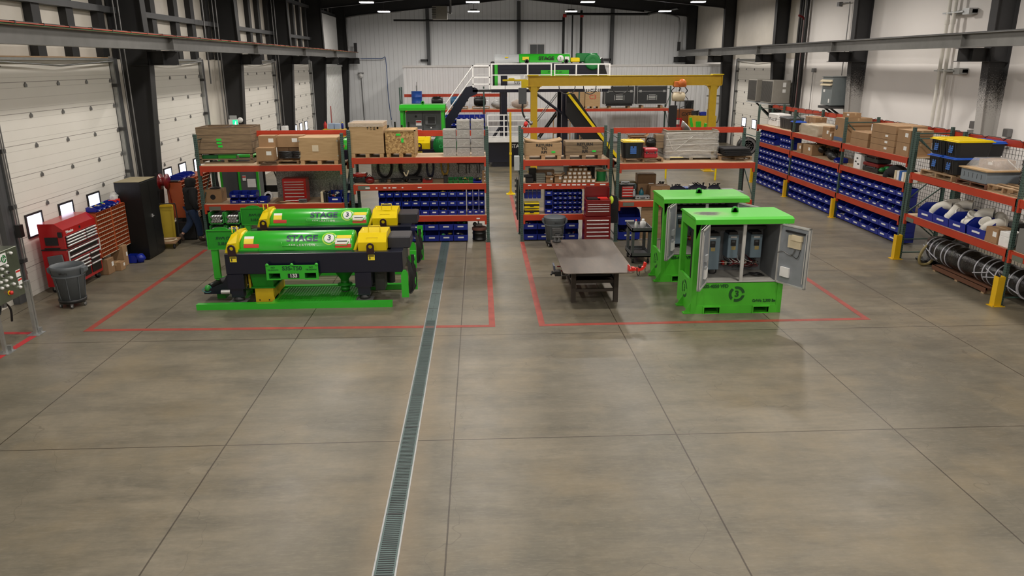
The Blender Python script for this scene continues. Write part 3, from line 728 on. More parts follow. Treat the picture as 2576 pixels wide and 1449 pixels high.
def motor(label,x,y,z,w,d,h,m,rot=0):
    t=thing('electric_motor',label,'motor',(x,y,z),rot); r=h*.46; b=MB(); b.lathe([(r*.5,-w/2),(r*.95,-w/2+.04),(r,-w/2+.08),(r,w*.28),(r*.9,w*.33),(r*.5,w*.36)],m,(0,0,h*.52),20,'x')
    for k in range(16):
        a=k*math.pi/8; T=Matrix.Translation((0,0,h*.52))@Matrix.Rotation(a,4,'X'); b.box(-w*.35,w*.2,-.006,.006,r*.95,r*1.08,m,T)
    b.build('motor_housing',t); MB().cyl((w*.36,0,h*.52),(w*.5,0,h*.52),.025,CHROME,10).build('shaft',t)
    MB().box(-w*.14,w*.14,-d*.36,-d*.2,h*.45,h*.8,m,None,.02).build('terminal_box',t)
    MB().box(-w*.3,w*.25,-d*.35,d*.35,0,.03,m).box(-w*.3,-w*.2,-d*.3,d*.3,.03,h*.2,m).box(w*.15,w*.25,-d*.3,d*.3,.03,h*.2,m).build('foot',t)
    MB().lathe([(.012,-.012),(.03,0),(.012,.012)],GREYM,(0,0,h*1.02),10,'y').build('lifting_eye',t); return t
def coil(name,label,x,y,z,r,m,n=5,tr=.014,flat=True,cat='cable',sy=1,group=None,kind=None):
    mb=MB(); pts=[]
    for k in range(n*20+1):
        a=k*math.pi/10; rr=r*(1-.22*random.random()*(1 if k%7==0 else .3))
        pts.append((rr*math.cos(a),rr*sy*math.sin(a),tr+k/(n*20)*n*tr*1.6) if flat else (rr*math.cos(a),k/(n*20)*n*tr*1.5,rr*math.sin(a)))
    mb.tube(pts,tr,m,6); return single(mb,name,label,cat,(x,y,z),0,group)
def wrap(t,w,d,h,z0=0,e=.02,m=None):
    mb=MB(); a,c=w/2+e,d/2+e; n=10
    vs=[];
    per=[]
    for k in range(n): per.append((-a+2*a*k/n,-c))
    for k in range(n): per.append((a,-c+2*c*k/n))
    for k in range(n): per.append((a-2*a*k/n,c))
    for k in range(n): per.append((-a,c-2*c*k/n))
    N_=len(per); rows=8
    for r_ in range(rows+1):
        for (px_,py_) in per:
            q=random.uniform(-.6,.9)*e; vs.append((px_+(q if abs(px_)>a*.99 else 0)*(1 if px_>0 else -1),py_+(q if abs(py_)>c*.99 else 0)*(1 if py_>0 else -1),z0+h*r_/rows))
    fs=[(r_*N_+i,r_*N_+(i+1)%N_,(r_+1)*N_+(i+1)%N_,(r_+1)*N_+i) for r_ in range(rows) for i in range(N_)]
    mb.add(vs,fs,m or FILM,True); mb.build('plastic_wrap',t)
def lidded_chest(label,x,y,z,w,d,h,m,drawers,rot=0,lidopen=False,name='tool_chest',legs=0,handle=CHROME,face=None):
    t=thing(name,label,'tool chest',(x,y,z),rot); z0=legs
    b=MB(); b.box(-w/2,w/2,-d/2,d/2,z0,h,m,None,.01); b.build('cabinet_body',t)
    for (x0,x1,a,b_) in drawers:
        q=MB(); q.box(x0,x1,-d/2-.012,-d/2,a,b_,face or m); o=q.build('drawer',t)
        MB().box(x0+.01,x1-.01,-d/2-.035,-d/2-.012,b_-min(.035,(b_-a)*.35),b_-.006,handle,None,.006).build('drawer_pull',o)
    return t

GLOSS=mat('film_crease',(.7,.7,.68),.15,0,0)
# ---------------------------------------------------------------- rack one, top shelf
def bigcrate():
    x,y,z,w,d,h=-6.708, 20.552, 2.130, 1.409, 0.950, 0.938; t=thing('wooden_crate','long weathered open-topped wooden crate with green notes, top left of the racks','crate',(x,y,z))
    f=.24; e=.03; m=OLDW; b=MB()
    b.box(-w/2,w/2,-d/2,-d/2+e,f,h,m).box(-w/2,w/2,d/2-e,d/2,f,h,m).box(-w/2,-w/2+e,-d/2+e,d/2-e,f,h,m).box(w/2-e,w/2,-d/2+e,d/2-e,f,h,m).box(-w/2,w/2,-d/2,d/2,f,f+.02,m)
    b.build('crate_body',t)
    MB().box(-.04,.04,-d/2+e,d/2-e,h-.06,h-.01,m).build('cross_brace',t)
    l=MB()
    for xx in (-w/2,-.05,w/2-.09):
        l.box(xx,xx+.09,-d/2,d/2,.03,.1,m)
    for xx in (-w/2+.01,w/2-.07): l.box(xx,xx+.06,-d/2,-d/2+.06,.1,f,m).box(xx,xx+.06,d/2-.06,d/2,.1,f,m)
    l.box(-w/2,w/2,-d/2,-d/2+.1,0,.03,m).box(-w/2,w/2,d/2-.1,d/2,0,.03,m).box(-w/2,w/2,-d/2,-d/2+.1,.1,.12,m); l.build('base_frame',t)
    notes(t,[(-.13,h*.66,.13,.055),(-.13,h*.57,.13,.055),(-.11,h*.48,.11,.055)],d)
    g=MB(); g.box(-w*.46,-w*.17,-d*.42,-d*.3,.125,.215,DGREEN).box(-w*.16,w*.17,-d*.42,-d*.3,.125,.215,GREEN)
    single(g,'steel_channel','green steel channels lying under the long weathered crate','steel stock',(x,y,z))
bigcrate()
pallet('short wooden pallet carrying cartons and black cable on the left rack',-5.295, 20.248, 2.130, 1.090, 0.900, 0.093)
z=2.13+.13
def at(a,z=None,dy=0):
    a=list(a)
    if z is not None: a[2]=z
    a[1]+=dy; return a
carton('small carton with white label, lower of the stacked pair on left rack',-5.512, 19.616, 2.260, 0.429, 0.350, 0.332)
carton('small carton, upper of the stacked pair on left rack',-5.512, 19.915, 2.564, 0.426, 0.330, 0.309)
carton('long plastic-wrapped carton with white label on left rack',-4.987, 20.175, 2.553, 0.689, 0.450, 0.297)
carton('dark carton behind the black cable, left one',-5.185, 20.150, 2.186, 0.300, 0.300, 0.363,m=CARD2)
carton('dark carton behind the black cable, right one',-4.884, 20.150, 2.183, 0.280, 0.300, 0.363,m=CARD2)
for k in range(2): coil('cable_coil','loose black cable coil on the pallet, %s'%['under the long carton','beside the pale plywood crate'][k],-5.05+.33*k,19.85,2.265,.2,BLK,7,.016,sy=.7)
x,y,z,w,d,h=-4.194, 20.131, 2.130, 1.007, 0.850, 0.694
c=crate('pale plywood crate with a white smudge, right end of the left rack top',x,y,z,w,d,h,PLY,boards=False)
notes(c,[(-.08,h*.6,.16,.16)],d,mat('chalk_smudge',(.62,.52,.38),.9))
MB().box(-w/2-.005,-w/2+.03,-d/2-.006,-d/2,h*.3,h*.34,GALV).box(-w/2-.005,-w/2+.03,-d/2-.006,-d/2,h*.85,h*.89,GALV).box(w/2-.03,w/2+.005,-d/2-.006,-d/2,h*.3,h*.34,GALV).box(w/2-.03,w/2+.005,-d/2-.006,-d/2,h*.85,h*.89,GALV).build('metal_clip',c)
# rack one, second shelf z=1.12
x,y,z,w,d,h=-7.120, 20.137, 1.120, 0.469, 0.400, 0.340
c=carton('tan carton printed with a black disc, left end of the lower shelf',x,y,z,w,d,h,labels=0); MB().lathe([(.07,-.002),(.07,0)],BLK,(0,-d/2,h*.42),20,'y').build('printed_disc',c)
single(MB().lathe([(.0,0),(.13,0),(.14,.02),(.13,.03),(0,.03)],BLK),'round_tray','black round tray on top of the disc-printed carton','tray',(x+.02,y,z+h+.004))
for k in range(3):
    for r_ in range(2 if k<3 else 1): addbin((-6.50+k*.235,19.87,1.125+r_*.155),0,.23,.34,.15,'small blue bin %s in the %s row beside the disc-printed carton'%(['left','middle','right'][k],['lower','upper'][r_]),'blue bins on the left rack shelf')
addbin((-5.77,19.87,1.125),0,.25,.34,.15,'lone small blue bin in front of the white tape roll','blue bins on the left rack shelf')
single(MB().lathe([(.07,-.03),(.12,-.03),(.12,.03),(.07,.03),(.07,-.03)],WHITE,(0,0,.12),20,'y'),'tape_roll','white roll standing behind the lone blue bin','roll',(-5.72,20.15,1.125))
mb=MB()
for k in range(4): mb.box(-.3+k*.03,.25-k*.05,-.12,.14-k*.03,k*.01,k*.01+.008,CARD if k%2 else CARD2,Matrix.Rotation(k*.2,4,'Z'))
single(mb,'cardboard_sheet','flattened cardboard scraps left of the red drawer chest','cardboard',(-5.15,19.85,1.125))
toolcase('small grey tool case between cardboard scraps and red chest',-4.72,19.8,1.125,.22,.16,.1,MGREY)
x,y,z,w,d,h=-4.923, 19.979, 1.120, 0.616, 0.400, 0.633
dr=[]; hh=[.13,.11,.11,.16,.16,.17]; zz=h-.07
for q in [.11,.10,.10,.14,.14,.15,.13]:
    q*=h/.97; dr.append((-w*.43,w*.43,zz-q+.01,zz)); zz-=q
lidded_chest('red seven drawer tool chest standing on the left rack shelf',x,y,z,w,d,h,RED,dr)
for k in range(3): single(MB().box(-.035,.035,-.15,.15,0,.29-.02*k,[CREAM,BLK,BLK][k],None,.01),'upright_case',['cream','black','second black'][k]+' slim case standing right of the red drawer chest','case',(-4.20+k*.08,19.85,1.125))
addbin((-3.86,19.87,1.125),0,.36,.40,.28,'medium blue bin of tools near the right end of left rack','blue bins on the left rack shelf')
addbin((-3.60+.02,19.87,1.125),0,.17,.40,.2,'narrow blue bin at the right end of left rack shelf','blue bins on the left rack shelf')
mb=MB(); lumps(mb,-3.9,19.85,1.13,.3,.3,.25,10)
for k in range(3): mb.cyl((-4.0+k*.09,19.9,1.2),(-4.02+k*.1,19.95,1.62-.05*k),.012,FILLM[1])
single(mb,'loose_parts','assorted tools standing in the medium blue bin','hardware',kind='stuff')
# pipes in green trays under rack one
def cradle(x,y,z,w,h,d,label,mp=None):
    t=thing('pipe_cradle',label,'pipe rack',(x,y,z)); b=MB()
    b.box(-w/2,w/2,-d/2,d/2,0,.03,DG2).box(-w/2,-w/2+.03,-d/2,d/2,.0,h,DG2).box(w/2-.03,w/2,-d/2,d/2,0,h,DG2).prism([(-w/2+.03,.03),(-w/2+.09,.03),(-w/2+.03,.14)],'y',-d/2,d/2,DG2); b.build('tray',t)
    k=0; r=.035
    for row in range(3):
        for c in range(int((w-.08)/(2*r))-row%2):
            px=-w/2+.06+r+c*2*r+(row%2)*r; pz=.035+r+row*r*1.75; m=GALV if mp is None else mp
            q=MB(); q.lathe([(r*.72,-d/2-.03),(r*.96,-d/2-.03),(r*.96,d/2),(r*.72,d/2)],m,(0,0,0),12,'y').lathe([(r*.5,-d/2-.028),(r*.72,-d/2-.028)],BLK,(0,0,0),12,'y')
            o=q.build('pipe'); o.location=(x+px,y,z+pz); tag(o,'pipe end, %s from left, %s row of the %s'%(ORD[c+1],['bottom','middle','top'][row],label),'pipe','pipes in the green trays')
DG2=mat('tray_green',(.03,.28,.04),.45)
cradle(-6.95,19.95,.62,.40,.30,.9,'upper left green pipe tray')
cradle(-6.53,19.95,.62,.40,.30,.9,'upper middle green pipe tray')
cradle(-6.95,19.95,.30,.40,.28,.9,'lower left green pipe tray')
cradle(-6.53,19.95,.30,.40,.28,.9,'lower middle green pipe tray')
cradle(-6.11,19.95,.62,.40,.30,.9,'upper right green pipe tray')
t=thing('tray_stand','green welded stand carrying the pipe trays under the left rack','stand',(-6.53,19.95,0))
m=MB()
for sx in (-.63,-.21,.21,.63): 
    for yy in (-.45,.4): m.box(sx-.02,sx+.02,yy,yy+.05,0,.3,DG2)
m.build('leg',t); MB().box(-.65,.65,-.45,.45,.26,.3,DG2).build('frame',t)
mb=MB()
for k in range(8): mb.ball((random.uniform(-.3,.3),random.uniform(-.1,.1),.12+.09*k*.6),.17,MAROON,10,6,(1.3,.8,.7),None,.12)
single(mb,'folded_tarp','maroon cloth heap hanging behind the two sign posts','cloth',(-5.35,19.6,.05))
# ---------------------------------------------------------------- rack two
x,y,z,w,d,h=-2.931, 20.088, 2.300, 0.873, 0.900, 0.881
c=crate('tall clean plywood crate with shipping symbols and plastic wrap on top',x,y,z,w,d,h,PLY); 
MB().box(-w/2-.012,w/2+.012,-d/2-.012,d/2+.012,h-.09,h+.012,FILM).build('plastic_wrap',c)
for k in range(4):
    q=MB(); xx=w*.05+k*.085; zz=h*.86
    if k==0: q.prism([(xx-.03,zz),(xx,zz+.03),(xx+.03,zz)],'y',-d/2-.004,-d/2-.001,BLK).box(xx-.004,xx+.004,-d/2-.004,-d/2-.001,zz-.04,zz,BLK)
    elif k==1: q.prism([(xx-.015,zz+.03),(xx+.015,zz+.03),(xx+.008,zz),(xx-.008,zz)],'y',-d/2-.004,-d/2-.001,BLK).box(xx-.003,xx+.003,-d/2-.004,-d/2-.001,zz-.04,zz,BLK).box(xx-.015,xx+.015,-d/2-.004,-d/2-.001,zz-.045,zz-.037,BLK)
    elif k==2: q.box(xx-.02,xx-.01,-d/2-.004,-d/2-.001,zz-.04,zz+.03,BLK).box(xx+.01,xx+.02,-d/2-.004,-d/2-.001,zz-.04,zz+.03,BLK).box(xx-.03,xx+.03,-d/2-.004,-d/2-.001,zz-.045,zz-.037,BLK)
    else: q.lathe([(.012,0),(.026,0)],BLK,(xx,-d/2-.003,zz),12,'y')
    q.build('shipping_symbol',c)
x,y,z,w,d,h=-2.062, 20.048, 2.300, 0.784, 0.800, 0.702
c=crate('square OSB board crate with two green notes',x,y,z,w,d,h,OSB); notes(c,[(-.05,h*.83,.11,.05),(.05,h*.62,.06,.11)],d)
MB().box(-w/2-.01,w/2+.01,-d/2-.012,-d/2,h-.035,h,PLY).box(w/2-.035,w/2+.005,-d/2-.012,-d/2,.1,h,PLY).build('edge_board',c)
for c_,(u0,nr) in enumerate((((1),3),((2),4),((3),4))):
    for r_ in range(nr):
        x=-.775+.365*c_; x=[-.80,-.435,-.065][c_]; zz=2.302+r_*.235
        t=thing('wrapped_box','grey plastic-wrapped box, %s from the bottom of the %s wrapped stack'%(ORD[r_+1],['left','middle','right'][c_]),'box',(x,19.95,zz),0,'plastic wrapped boxes on the second rack')
        MB().box(-.165,.165,-.22,.22,0,.215,mat('grey_box',(.20,.18,.15),.7),None,.015).build('box_body',t); wrap(t,.325,.44,.215,.002,.012,FILM2) if False else None
        q=MB()
        for k in range(4):
            a=random.uniform(-.15,.15); b_=random.uniform(.02,.2); e=random.uniform(-.15,.15); f=random.uniform(.02,.2)
            q.tube([(a,-.223,b_),((a+e)/2+random.uniform(-.02,.02),-.228,(b_+f)/2),(e,-.223,f)],.0018,GLOSS,5)
        q.build('film_crease',t)
        MB().box(-.17,.17,-.225,.225,.0,.222,FILM).build('film',t)
# shelf 1.60
S2=1.602
toolcase('red topped black tool case, left end of the tool shelf',-3.221, 20.114, 1.600, 0.348, 0.300, 0.244,BLK,trim=RED)
mb=MB(); mb.ball((0,0,.09),.16,DRED,12,8,(.8,.6,.6),None,.08).tube([(-.1,0,.15),(0,-.02,.24),(.1,0,.15)],.012,BLK,6); single(mb,'tool_bag','small dark red tool bag beside the red topped case','bag',(-2.93,19.8,1.60))
toolcase('small flat black case, second from left on tool shelf',-2.614, 20.018, 1.600, 0.221, 0.200, 0.085,BLK)
toolcase('flat black case under the black gloves on tool shelf',-2.205, 20.011, 1.600, 0.400, 0.250, 0.095,BLK)
mb=MB(); mb.ball((0,0,.04),.06,FABRIC,8,6,(1.5,1,.8),None,.1).tube([(0,0,.05),(.06,0,.18),(.08,0,.24)],.02,CREAM,6).tube([(0.02,0,.05),(-.05,0,.2)],.02,CREAM,6); single(mb,'work_gloves','pair of work gloves with pale cuffs lying on a flat black case','gloves',(-1.98,19.8,1.70))
toolcase('large black power tool case in the middle of the tool shelf',-1.764, 20.002, 1.600, 0.390, 0.300, 0.148,BLK)
carton('shallow red box in the middle of the tool shelf',-1.414, 19.950, 1.600, 0.263, 0.250, 0.085,m=RED,labels=0,strip=False)
carton('small black and white carton on top of the shallow red box',-1.40+.02,19.8,1.695,.17,.15,.05,m=BLK)
single(B(-.05,.05,-.1,.1,0,.2,BLK,.01),'upright_case','black upright box left of the small green bins','case',(-.98+.05,19.8,1.60))
for k in range(5): addbin((-.80+k*.135,19.8,1.602),0,.13,.2,.14,'small green bin, %s of the five on the tool shelf'%['leftmost','second from left','middle','second from right','rightmost'][k],'small green bins on the second rack',col=DGREEN,lab=False)
addbin((-.03-.06,19.8,1.602),0,.24,.25,.09,'low blue tray of pipe fittings on the tool shelf','trays on the second rack',lab=False)
mb=MB(); lumps(mb,-.07,19.78,1.60,.24,.25,.16,14); lumps(mb,-.5,19.8,1.60,.6,.18,.14,12); single(mb,'loose_parts','metal fittings heaped in the low blue tray and green bins','hardware',kind='stuff')
for k in range(3): carton('tiny carton, %s of the three stacked at the right end of tool shelf'%['lowest','middle','topmost'][k],.085,19.78,1.602+k*.105,.09,.18,.1,group=None,strip=False)
# hoses on the back panel
def hang(name,label,x,z,r,m,n,tr,y=20.55,cat='hose',sx=.7):
    mb=MB(); pts=[]
    for k in range(n*24+1):
        a=k*math.pi/12; rr=1+.12*math.sin(k*.37)
        pts.append((x+r*sx*rr*math.cos(a),y-(k%24)*.001-k*.0004,z+r*rr*math.sin(a)))
    mb.tube(pts,tr,m,6); single(mb,name,label,cat)
hang('hanging_hose','thin black hose coil hanging leftmost on the back panel',-2.62,1.93,.27,BLK,4,.016)
hang('hanging_hose','thick black cable coil hanging beside the thin hose',-1.93,1.95,.27,BLK,8,.016,sx=1)
hang('hanging_hose','dark blue hose bundle hanging right of the thick black coil',-1.38,1.92,.26,mat('navy_hose',(.015,.02,.05),.5),5,.014,sx=.35)
hang('hanging_rope','yellow rope bundle hanging on the back panel',-.98,1.95,.24,ROPE,6,.012,cat='rope',sx=.4)
t=thing('hook_rail','black hook rail with hanging straps on the back panel','rail',(-.2,20.55,2.0)); MB().box(-.45,.45,-.02,0,-.01,.04,BLK).build('rail_bar',t)
for k,xx in enumerate((-.3,0,.28)): 
    q=MB(); pts=[(xx+.11*math.cos(a/10*math.pi),-.05,.05*math.sin(a/10*math.pi)-(.25 if a in(0,10) else 0)) for a in range(0,11)]
    q.tube(pts,.014,BLK,6); q.build('strap',t)
# drum on floor
t=thing('steel_drum','short rusty drum at the right foot of the second rack','drum',(.0-.06,19.95,.02)); 
MB().lathe([(0,0),(.19,0),(.2,.02),(.185,.03),(.185,.17),(.2,.18),(.185,.19),(.185,.26),(.2,.27)],BLKM,n=28).build('drum_body',t); MB().lathe([(.2,.27),(.2,.33),(.19,.34),(.18,.33),(0,.33)],mat('rust',(.13,.045,.03),.7,0,.2,10),n=28).build('drum_rim',t)
mb=MB(); mb.cyl((-.08,0,.05),(.1,0,.05),.045,GREYM).cyl((0,0,.05),(0,0,.2),.02,GREYM).lathe([(.05,.2),(.06,.21),(.05,.22)],BLKM).ball((-.1,0,.08),.06,DGREY); single(mb,'pipe_valve','old valve resting on the short rusty drum','valve',(-.08,19.95,.36))
# ---------------------------------------------------------------- rack three
def rcrate(label,a,lid):
    x,y,z,w,d,h=a; c=crate(label,x,y,z,w,d,h,OLDW if lid else WOODC,feet=True); 
    for s,zz in (('RETURN',h*.85),('TO',h*.64),('RPI',h*.43)): text(s,.098,BLK,c,(.02,-d/2-.002,zz),bold=.003,sx=1.15)
    notes(c,[(w*.27,h*.45,.10,.045)],d); return c
WOODC=woodmat('tan_wood',(.42,.28,.15),(.33,.21,.105))
a=1.660, 20.020, 2.200, 0.979, 0.600, 0.435
c=rcrate('tan stencilled crate with a warped loose lid, left of the two',a,False)
x,y,z,w,d,h=a; q=MB(); n=10
for k in range(2):
    top=[(-w/2+w*i/n,.02+.07*abs(i/n-.5)**2*4-.015*k+h) for i in range(n+1)]; bot=[(p[0],p[1]-.03) for p in reversed(top)]
    q.prism(top+bot,'y',-d/2+k*.02,d/2+.0,WOODC)
q.build('warped_lid',c)
c=rcrate('weathered dark stencilled crate with closed lid, right of the two',(2.735, 20.013, 2.200, 0.983, 0.600, 0.456),True)
# shelf 1.58
S3=1.582
carton('black carton at the left end of the small box shelf',1.30,19.85,S3,.2,.25,.13,m=BLK,labels=0,strip=False)
carton('flat black binder box stacked in front of the black carton',1.27,19.95,S3+.135,.22,.22,.06,m=BLK,labels=0,strip=False)
carton('tall dark carton behind the black boxes',1.40,20.15,S3,.2,.2,.34,m=BLKM,labels=0,strip=False)
for k in range(5): single(B(-.12,.12,-.15,.15,0,.04,mat('grey_tray',(.16,.165,.14),.6),.006),'flat_tray','grey flat tray, %s in the stack on the small box shelf'%['lowest','second lowest','middle','second highest','topmost'][k],'tray',(1.60,19.85,S3+k*.048))
carton('open carton with white label right of the grey trays',1.83,19.83,S3,.2,.25,.17,open_=True)
carton('taller open carton with white label beside the small boxes',2.06,19.83,S3,.2,.25,.21,open_=True)
carton('dark brown long carton lying behind the grey trays',1.75,20.3,S3,.5,.3,.28,m=CARD2)
sb=None
for r_,(n,x0,yy) in enumerate(((7,2.23,19.78),(6,2.26,19.86),(5,2.38,19.94),(4,2.42,20.02))):
    for k in range(n):
        lab='little white-labelled carton, %s from left in the %s row of the stack'%(ORD[k+1],['lowest','second','third','topmost'][r_])
        if sb is None:
            sb=carton(lab,x0+k*.128,yy,S3+r_*.092,.118,.25,.088,labels=0,strip=False,group='little cartons on the third rack'); MB().box(-.035,.035,-.1275,-.1255,.018,.07,WLAB).build('paper_label',sb); cachekids(sb)
        else: dup(sb,(x0+k*.128,yy,S3+r_*.092),None,lab)
for k in range(3): carton('grey-white carton standing behind the little cartons, %s'%['left','middle','right'][k],2.35+k*.22,20.35,S3,.16,.2,.36,m=[LGREY,CARD2,LGREY][k],strip=False,labels=0)
def spool(label,x,y,z,r,h,m,fl):
    t=thing('wire_spool',label,'spool',(x,y,z)); MB().lathe([(0,0),(r,0),(r,.02),(r*.4,.02)],fl,n=24).build('lower_flange',t); MB().lathe([(r*.85,.02),(r*.85,h-.02)],m,n=24).build('wire',t); MB().lathe([(r*.4,h-.02),(r,h-.02),(r,h),(.03,h),(.03,h-.01)],fl,n=24).build('upper_flange',t)
spool('large wire spool with green wire at the right of rack three',3.24,19.9,S3,.15,.30,DGREEN,CARD2)
spool('smaller black wire spool beside the green one',3.0,20.25,S3,.14,.36,BLK,BLKM)
carton('dark carton left of the green wire spool',2.98,19.9,S3,.18,.2,.12,m=BLK,strip=False,labels=0)
# shelf .74
for k in range(2):
    t=thing('parts_organizer','yellow latched parts organiser case, %s of the pair on rack three'%['lower','upper'][k],'tool case',(1.36,19.85,.742+k*.17))
    MB().box(-.2,.2,-.16,.16,0,.10,BLK,None,.015).build('case_base',t); MB().box(-.205,.205,-.165,.165,.10,.135,YEL,None,.012).build('clear_lid',t); MB().box(-.2,.2,-.175,-.16,.0,.05,YEL).box(-.05,.05,-.19,-.165,.04,.09,BLK).build('handle',t)
# floor chest in front of rack three
x0,x1=2.72,3.42
t_=[]
def bigchest():
    x,y=3.02,19.1; w,d=.68,.46
    dr=[(-w*.44,w*.44,.62,.68),(-w*.44,w*.44,.52,.60),(-w*.44,w*.44,.42,.50),(-w*.44,w*.44,.32,.40),(-w*.44,w*.44,.12,.20)]
    dr=[(-.3,.3,.66,.74),(-.3,.3,.56,.645),(-.3,.3,.45,.545),(-.3,.3,.34,.435),(-.3,.3,.14,.33)]
    c=lidded_chest('dark red rolling tool cabinet, the base below the open chest',x,y,0,w,d,.82,DRED,dr,legs=.1,name='rolling_tool_cabinet')
    for sx in (-.28,.28):
        for sy in (-.17,.17): MB().lathe([(.01,-.02),(.05,-.02),(.05,.02),(.01,.02)],RUBBER,(sx,sy,.05),14,'x').build('caster',c)
    dr=[(-.29,.29,.28,.325),(-.29,.29,.22,.27),(-.29,.29,.16,.21),(-.29,.29,.06,.15)]
    e=lidded_chest('dark red top chest with its lid raised, on the rolling cabinet',x+.01,y,.825,.64,.42,.42,DRED,dr,name='top_tool_chest')
    MB().box(-.32,.32,.18,.2,.42,.72,DRED).box(-.32,-.305,.05,.2,.42,.7,DRED).box(.305,.32,.05,.2,.42,.7,DRED).build('lid',e)
    mb=MB(); mb.box(-.28,.05,-.15,.1,.425,.455,BLK).box(.0,.25,-.15,.05,.425,.46,REDT); single(mb,'hand_tools','red and black tools lying in the open top chest','tool',(x+.01,y,.825))
bigchest()
mb=MB(); mb.prism([(-.14,0),(.12,0),(.14,.5),(.08,.72),(-.08,.72),(-.16,.45)],'y',-.07,.07,FABRIC); mb.ball((-.06,-.06,.62),.09,mat('hi_vis',(.65,.85,.05),.6),10,6,(.7,.5,1.2),None,.1)
single(mb,'hanging_jacket','black jacket with hi-vis patch hanging beside the dark red chest','jacket',(3.50,19.4,.55))
# trash cans
def trashcan(label,x,y,s,lid,dolly=.15):
    t=thing('trash_can',label,'trash can',(x,y,0)); h=.70*s; r0=.235*s; r1=.30*s; z0=dolly
    MB().lathe([(0,z0),(r0,z0),(r1*.97,z0+h*.88),(r1,z0+h*.9),(r1*1.03,z0+h),(r1*.97,z0+h),(r1*.94,z0+h*.86),(r0*.95,z0+.02),(0,z0+.02)],TRASH,n=32).build('can_body',t)
    for sx in (-1,1):
        q=MB(); q.prism([(sx*r1*.97,z0+h*.72),(sx*r1*1.2,z0+h*.82),(sx*r1*1.2,z0+h*.93),(sx*r1*1.0,z0+h*.95)],'y',-.08*s,.08*s,TRASH); q.build('handle',t)
    f=MB(); f.lathe([(r1*1.0,z0+h*.70),(r1*1.0,z0+h*.74)],TRASH,n=32)
    for k in range(8):
        a=k*math.pi/4+.3; f.tube([(r0*1.02*math.cos(a),r0*1.02*math.sin(a),z0+.03),(r1*.96*math.cos(a),r1*.96*math.sin(a),z0+h*.7)],.008,TRASH,5)
    f.build('rib',t)
    if lid: MB().lathe([(0,z0+h+.035),(r1*.85,z0+h+.03),(r1*1.02,z0+h+.02),(r1*1.07,z0+h-.01),(r1*1.03,z0+h-.02)],TRASH,n=32).build('lid',t)
    if dolly:
        MB().lathe([(0,dolly-.05),(r0*1.05,dolly-.05),(r0*1.1,dolly+.02),(r0*1.0,dolly+.02)],BLK,n=28).build('dolly',t)
        for k in range(5):
            a=k*2*math.pi/5-1.2; MB().lathe([(.01,-.013),(.04,-.013),(.04,.013),(.01,.013)],GREYM,(r0*.95*math.cos(a),r0*.95*math.sin(a),.04),12,'x').box(r0*.95*math.cos(a)-.02,r0*.95*math.cos(a)+.02,r0*.95*math.sin(a)-.02,r0*.95*math.sin(a)+.02,.07,dolly-.05,GREYM).build('caster',t)
    text('BRUTE',.055,BLK,t,(.06*s,-r1*.99,z0+h*.83),ext=.001)
    return t
trashcan('open grey round trash can on a wheeled dolly beside the red tool chest',-8.24,14.62,1.0,False)
trashcan('lidded grey trash can on wheels in front of the third rack',1.92,19.12,.92,True,.13)
# ---------------------------------------------------------------- rack four
pallet('wooden pallet under the yellow lidded tote on rack four',4.333, 20.206, 2.100, 1.044, 1.000, 0.115,m=WOOD)
tote('black tote with a yellow lid and blue label on rack four',4.010, 19.752, 2.230, 0.579, 0.450, 0.463,YEL)
toolcase('red plastic case beside the yellow lidded tote on rack four',4.488, 19.746, 2.230, 0.359, 0.350, 0.249,mat('case_red',(.40,.02,.03),.4))
carton('open brown carton behind the yellow lidded tote',4.300, 20.525, 2.471, 0.447, 0.350, 0.256,open_=True)
motor('black electric motor behind the red case on rack four',4.651, 20.350, 2.408, 0.293, 0.300, 0.276,BLKM)
carton('slatted wooden box behind the motor on rack four',4.884, 20.475, 2.395, 0.218, 0.350, 0.362,m=OLDW,labels=0,strip=False)
x,y,z,w,d,h=5.711, 20.596, 2.100, 1.396, 1.000, 0.795
t=thing('wooden_crate','large grey wooden crate wrapped in loose plastic, open top with scrap','crate',(x,y,z)); b=MB(); e=.03; m=OLDG
b.box(-w/2,w/2,-d/2,-d/2+e,.12,h,m).box(-w/2,w/2,d/2-e,d/2,.12,h,m).box(-w/2,-w/2+e,-d/2+e,d/2-e,.12,h,m).box(w/2-e,w/2,-d/2+e,d/2-e,.12,h,m).box(-w/2,w/2,-d/2,d/2,.12,.15,m); b.build('crate_body',t)
s=MB()
for xx in (-w/2+.02,-.05,w/2-.12): s.box(xx,xx+.1,-d/2,d/2,0,.12,m)
s.box(w/2-.16,w/2-.08,-d/2-.02,-d/2,.02,h,m); s.build('skid_foot',t); wrap(t,w,d,h-.1,.06,.02)
s=MB()
for k in range(4): z0=h*(.3+.2*k); s.tube([(-w/2-.02,-d/2-.03,z0),(-w*.1,-d/2-.035,z0+.02),(w/2+.02,-d/2-.03,z0+.04*(k%2))],.004,GLOSS,5)
s.tube([(-w*.5,-d/2-.03,h*.85),(-w*.36,-d/2-.035,h*.3),(0,-d/2-.035,h*.8)],.004,GLOSS,5); s.build('film_fold',t)
for k,(dx,a,hh) in enumerate(((.33,-.25,.62),(.42,-.1,.5),(.50,-.12,.5),(.57,.1,.45))):
    o=MB().box(-.035,.035,-.012,.012,0,hh,GREEN).build('green_plank'); o.location=(x+dx-.12,y+.1,z+h*.62); o.rotation_euler=(.15,a,0); tag(o,'bright green metal plank sticking out of the wrapped crate, %s'%['leftmost and tallest','second from left','third from left','rightmost'][k],'plank')
mb=MB(); 
for k in range(3): mb.lathe([(.02,.0),(.15,.02),(.24,.12),(.25,.14),(.15,.04)],GALV,(-.1+.08*k,0,0),20,'z',Matrix.Rotation(.9-.15*k,4,'Y'))
single(mb,'metal_dish','nested grey metal dishes lying in the wrapped crate','scrap metal',(x-.05,y,z+h*.82))
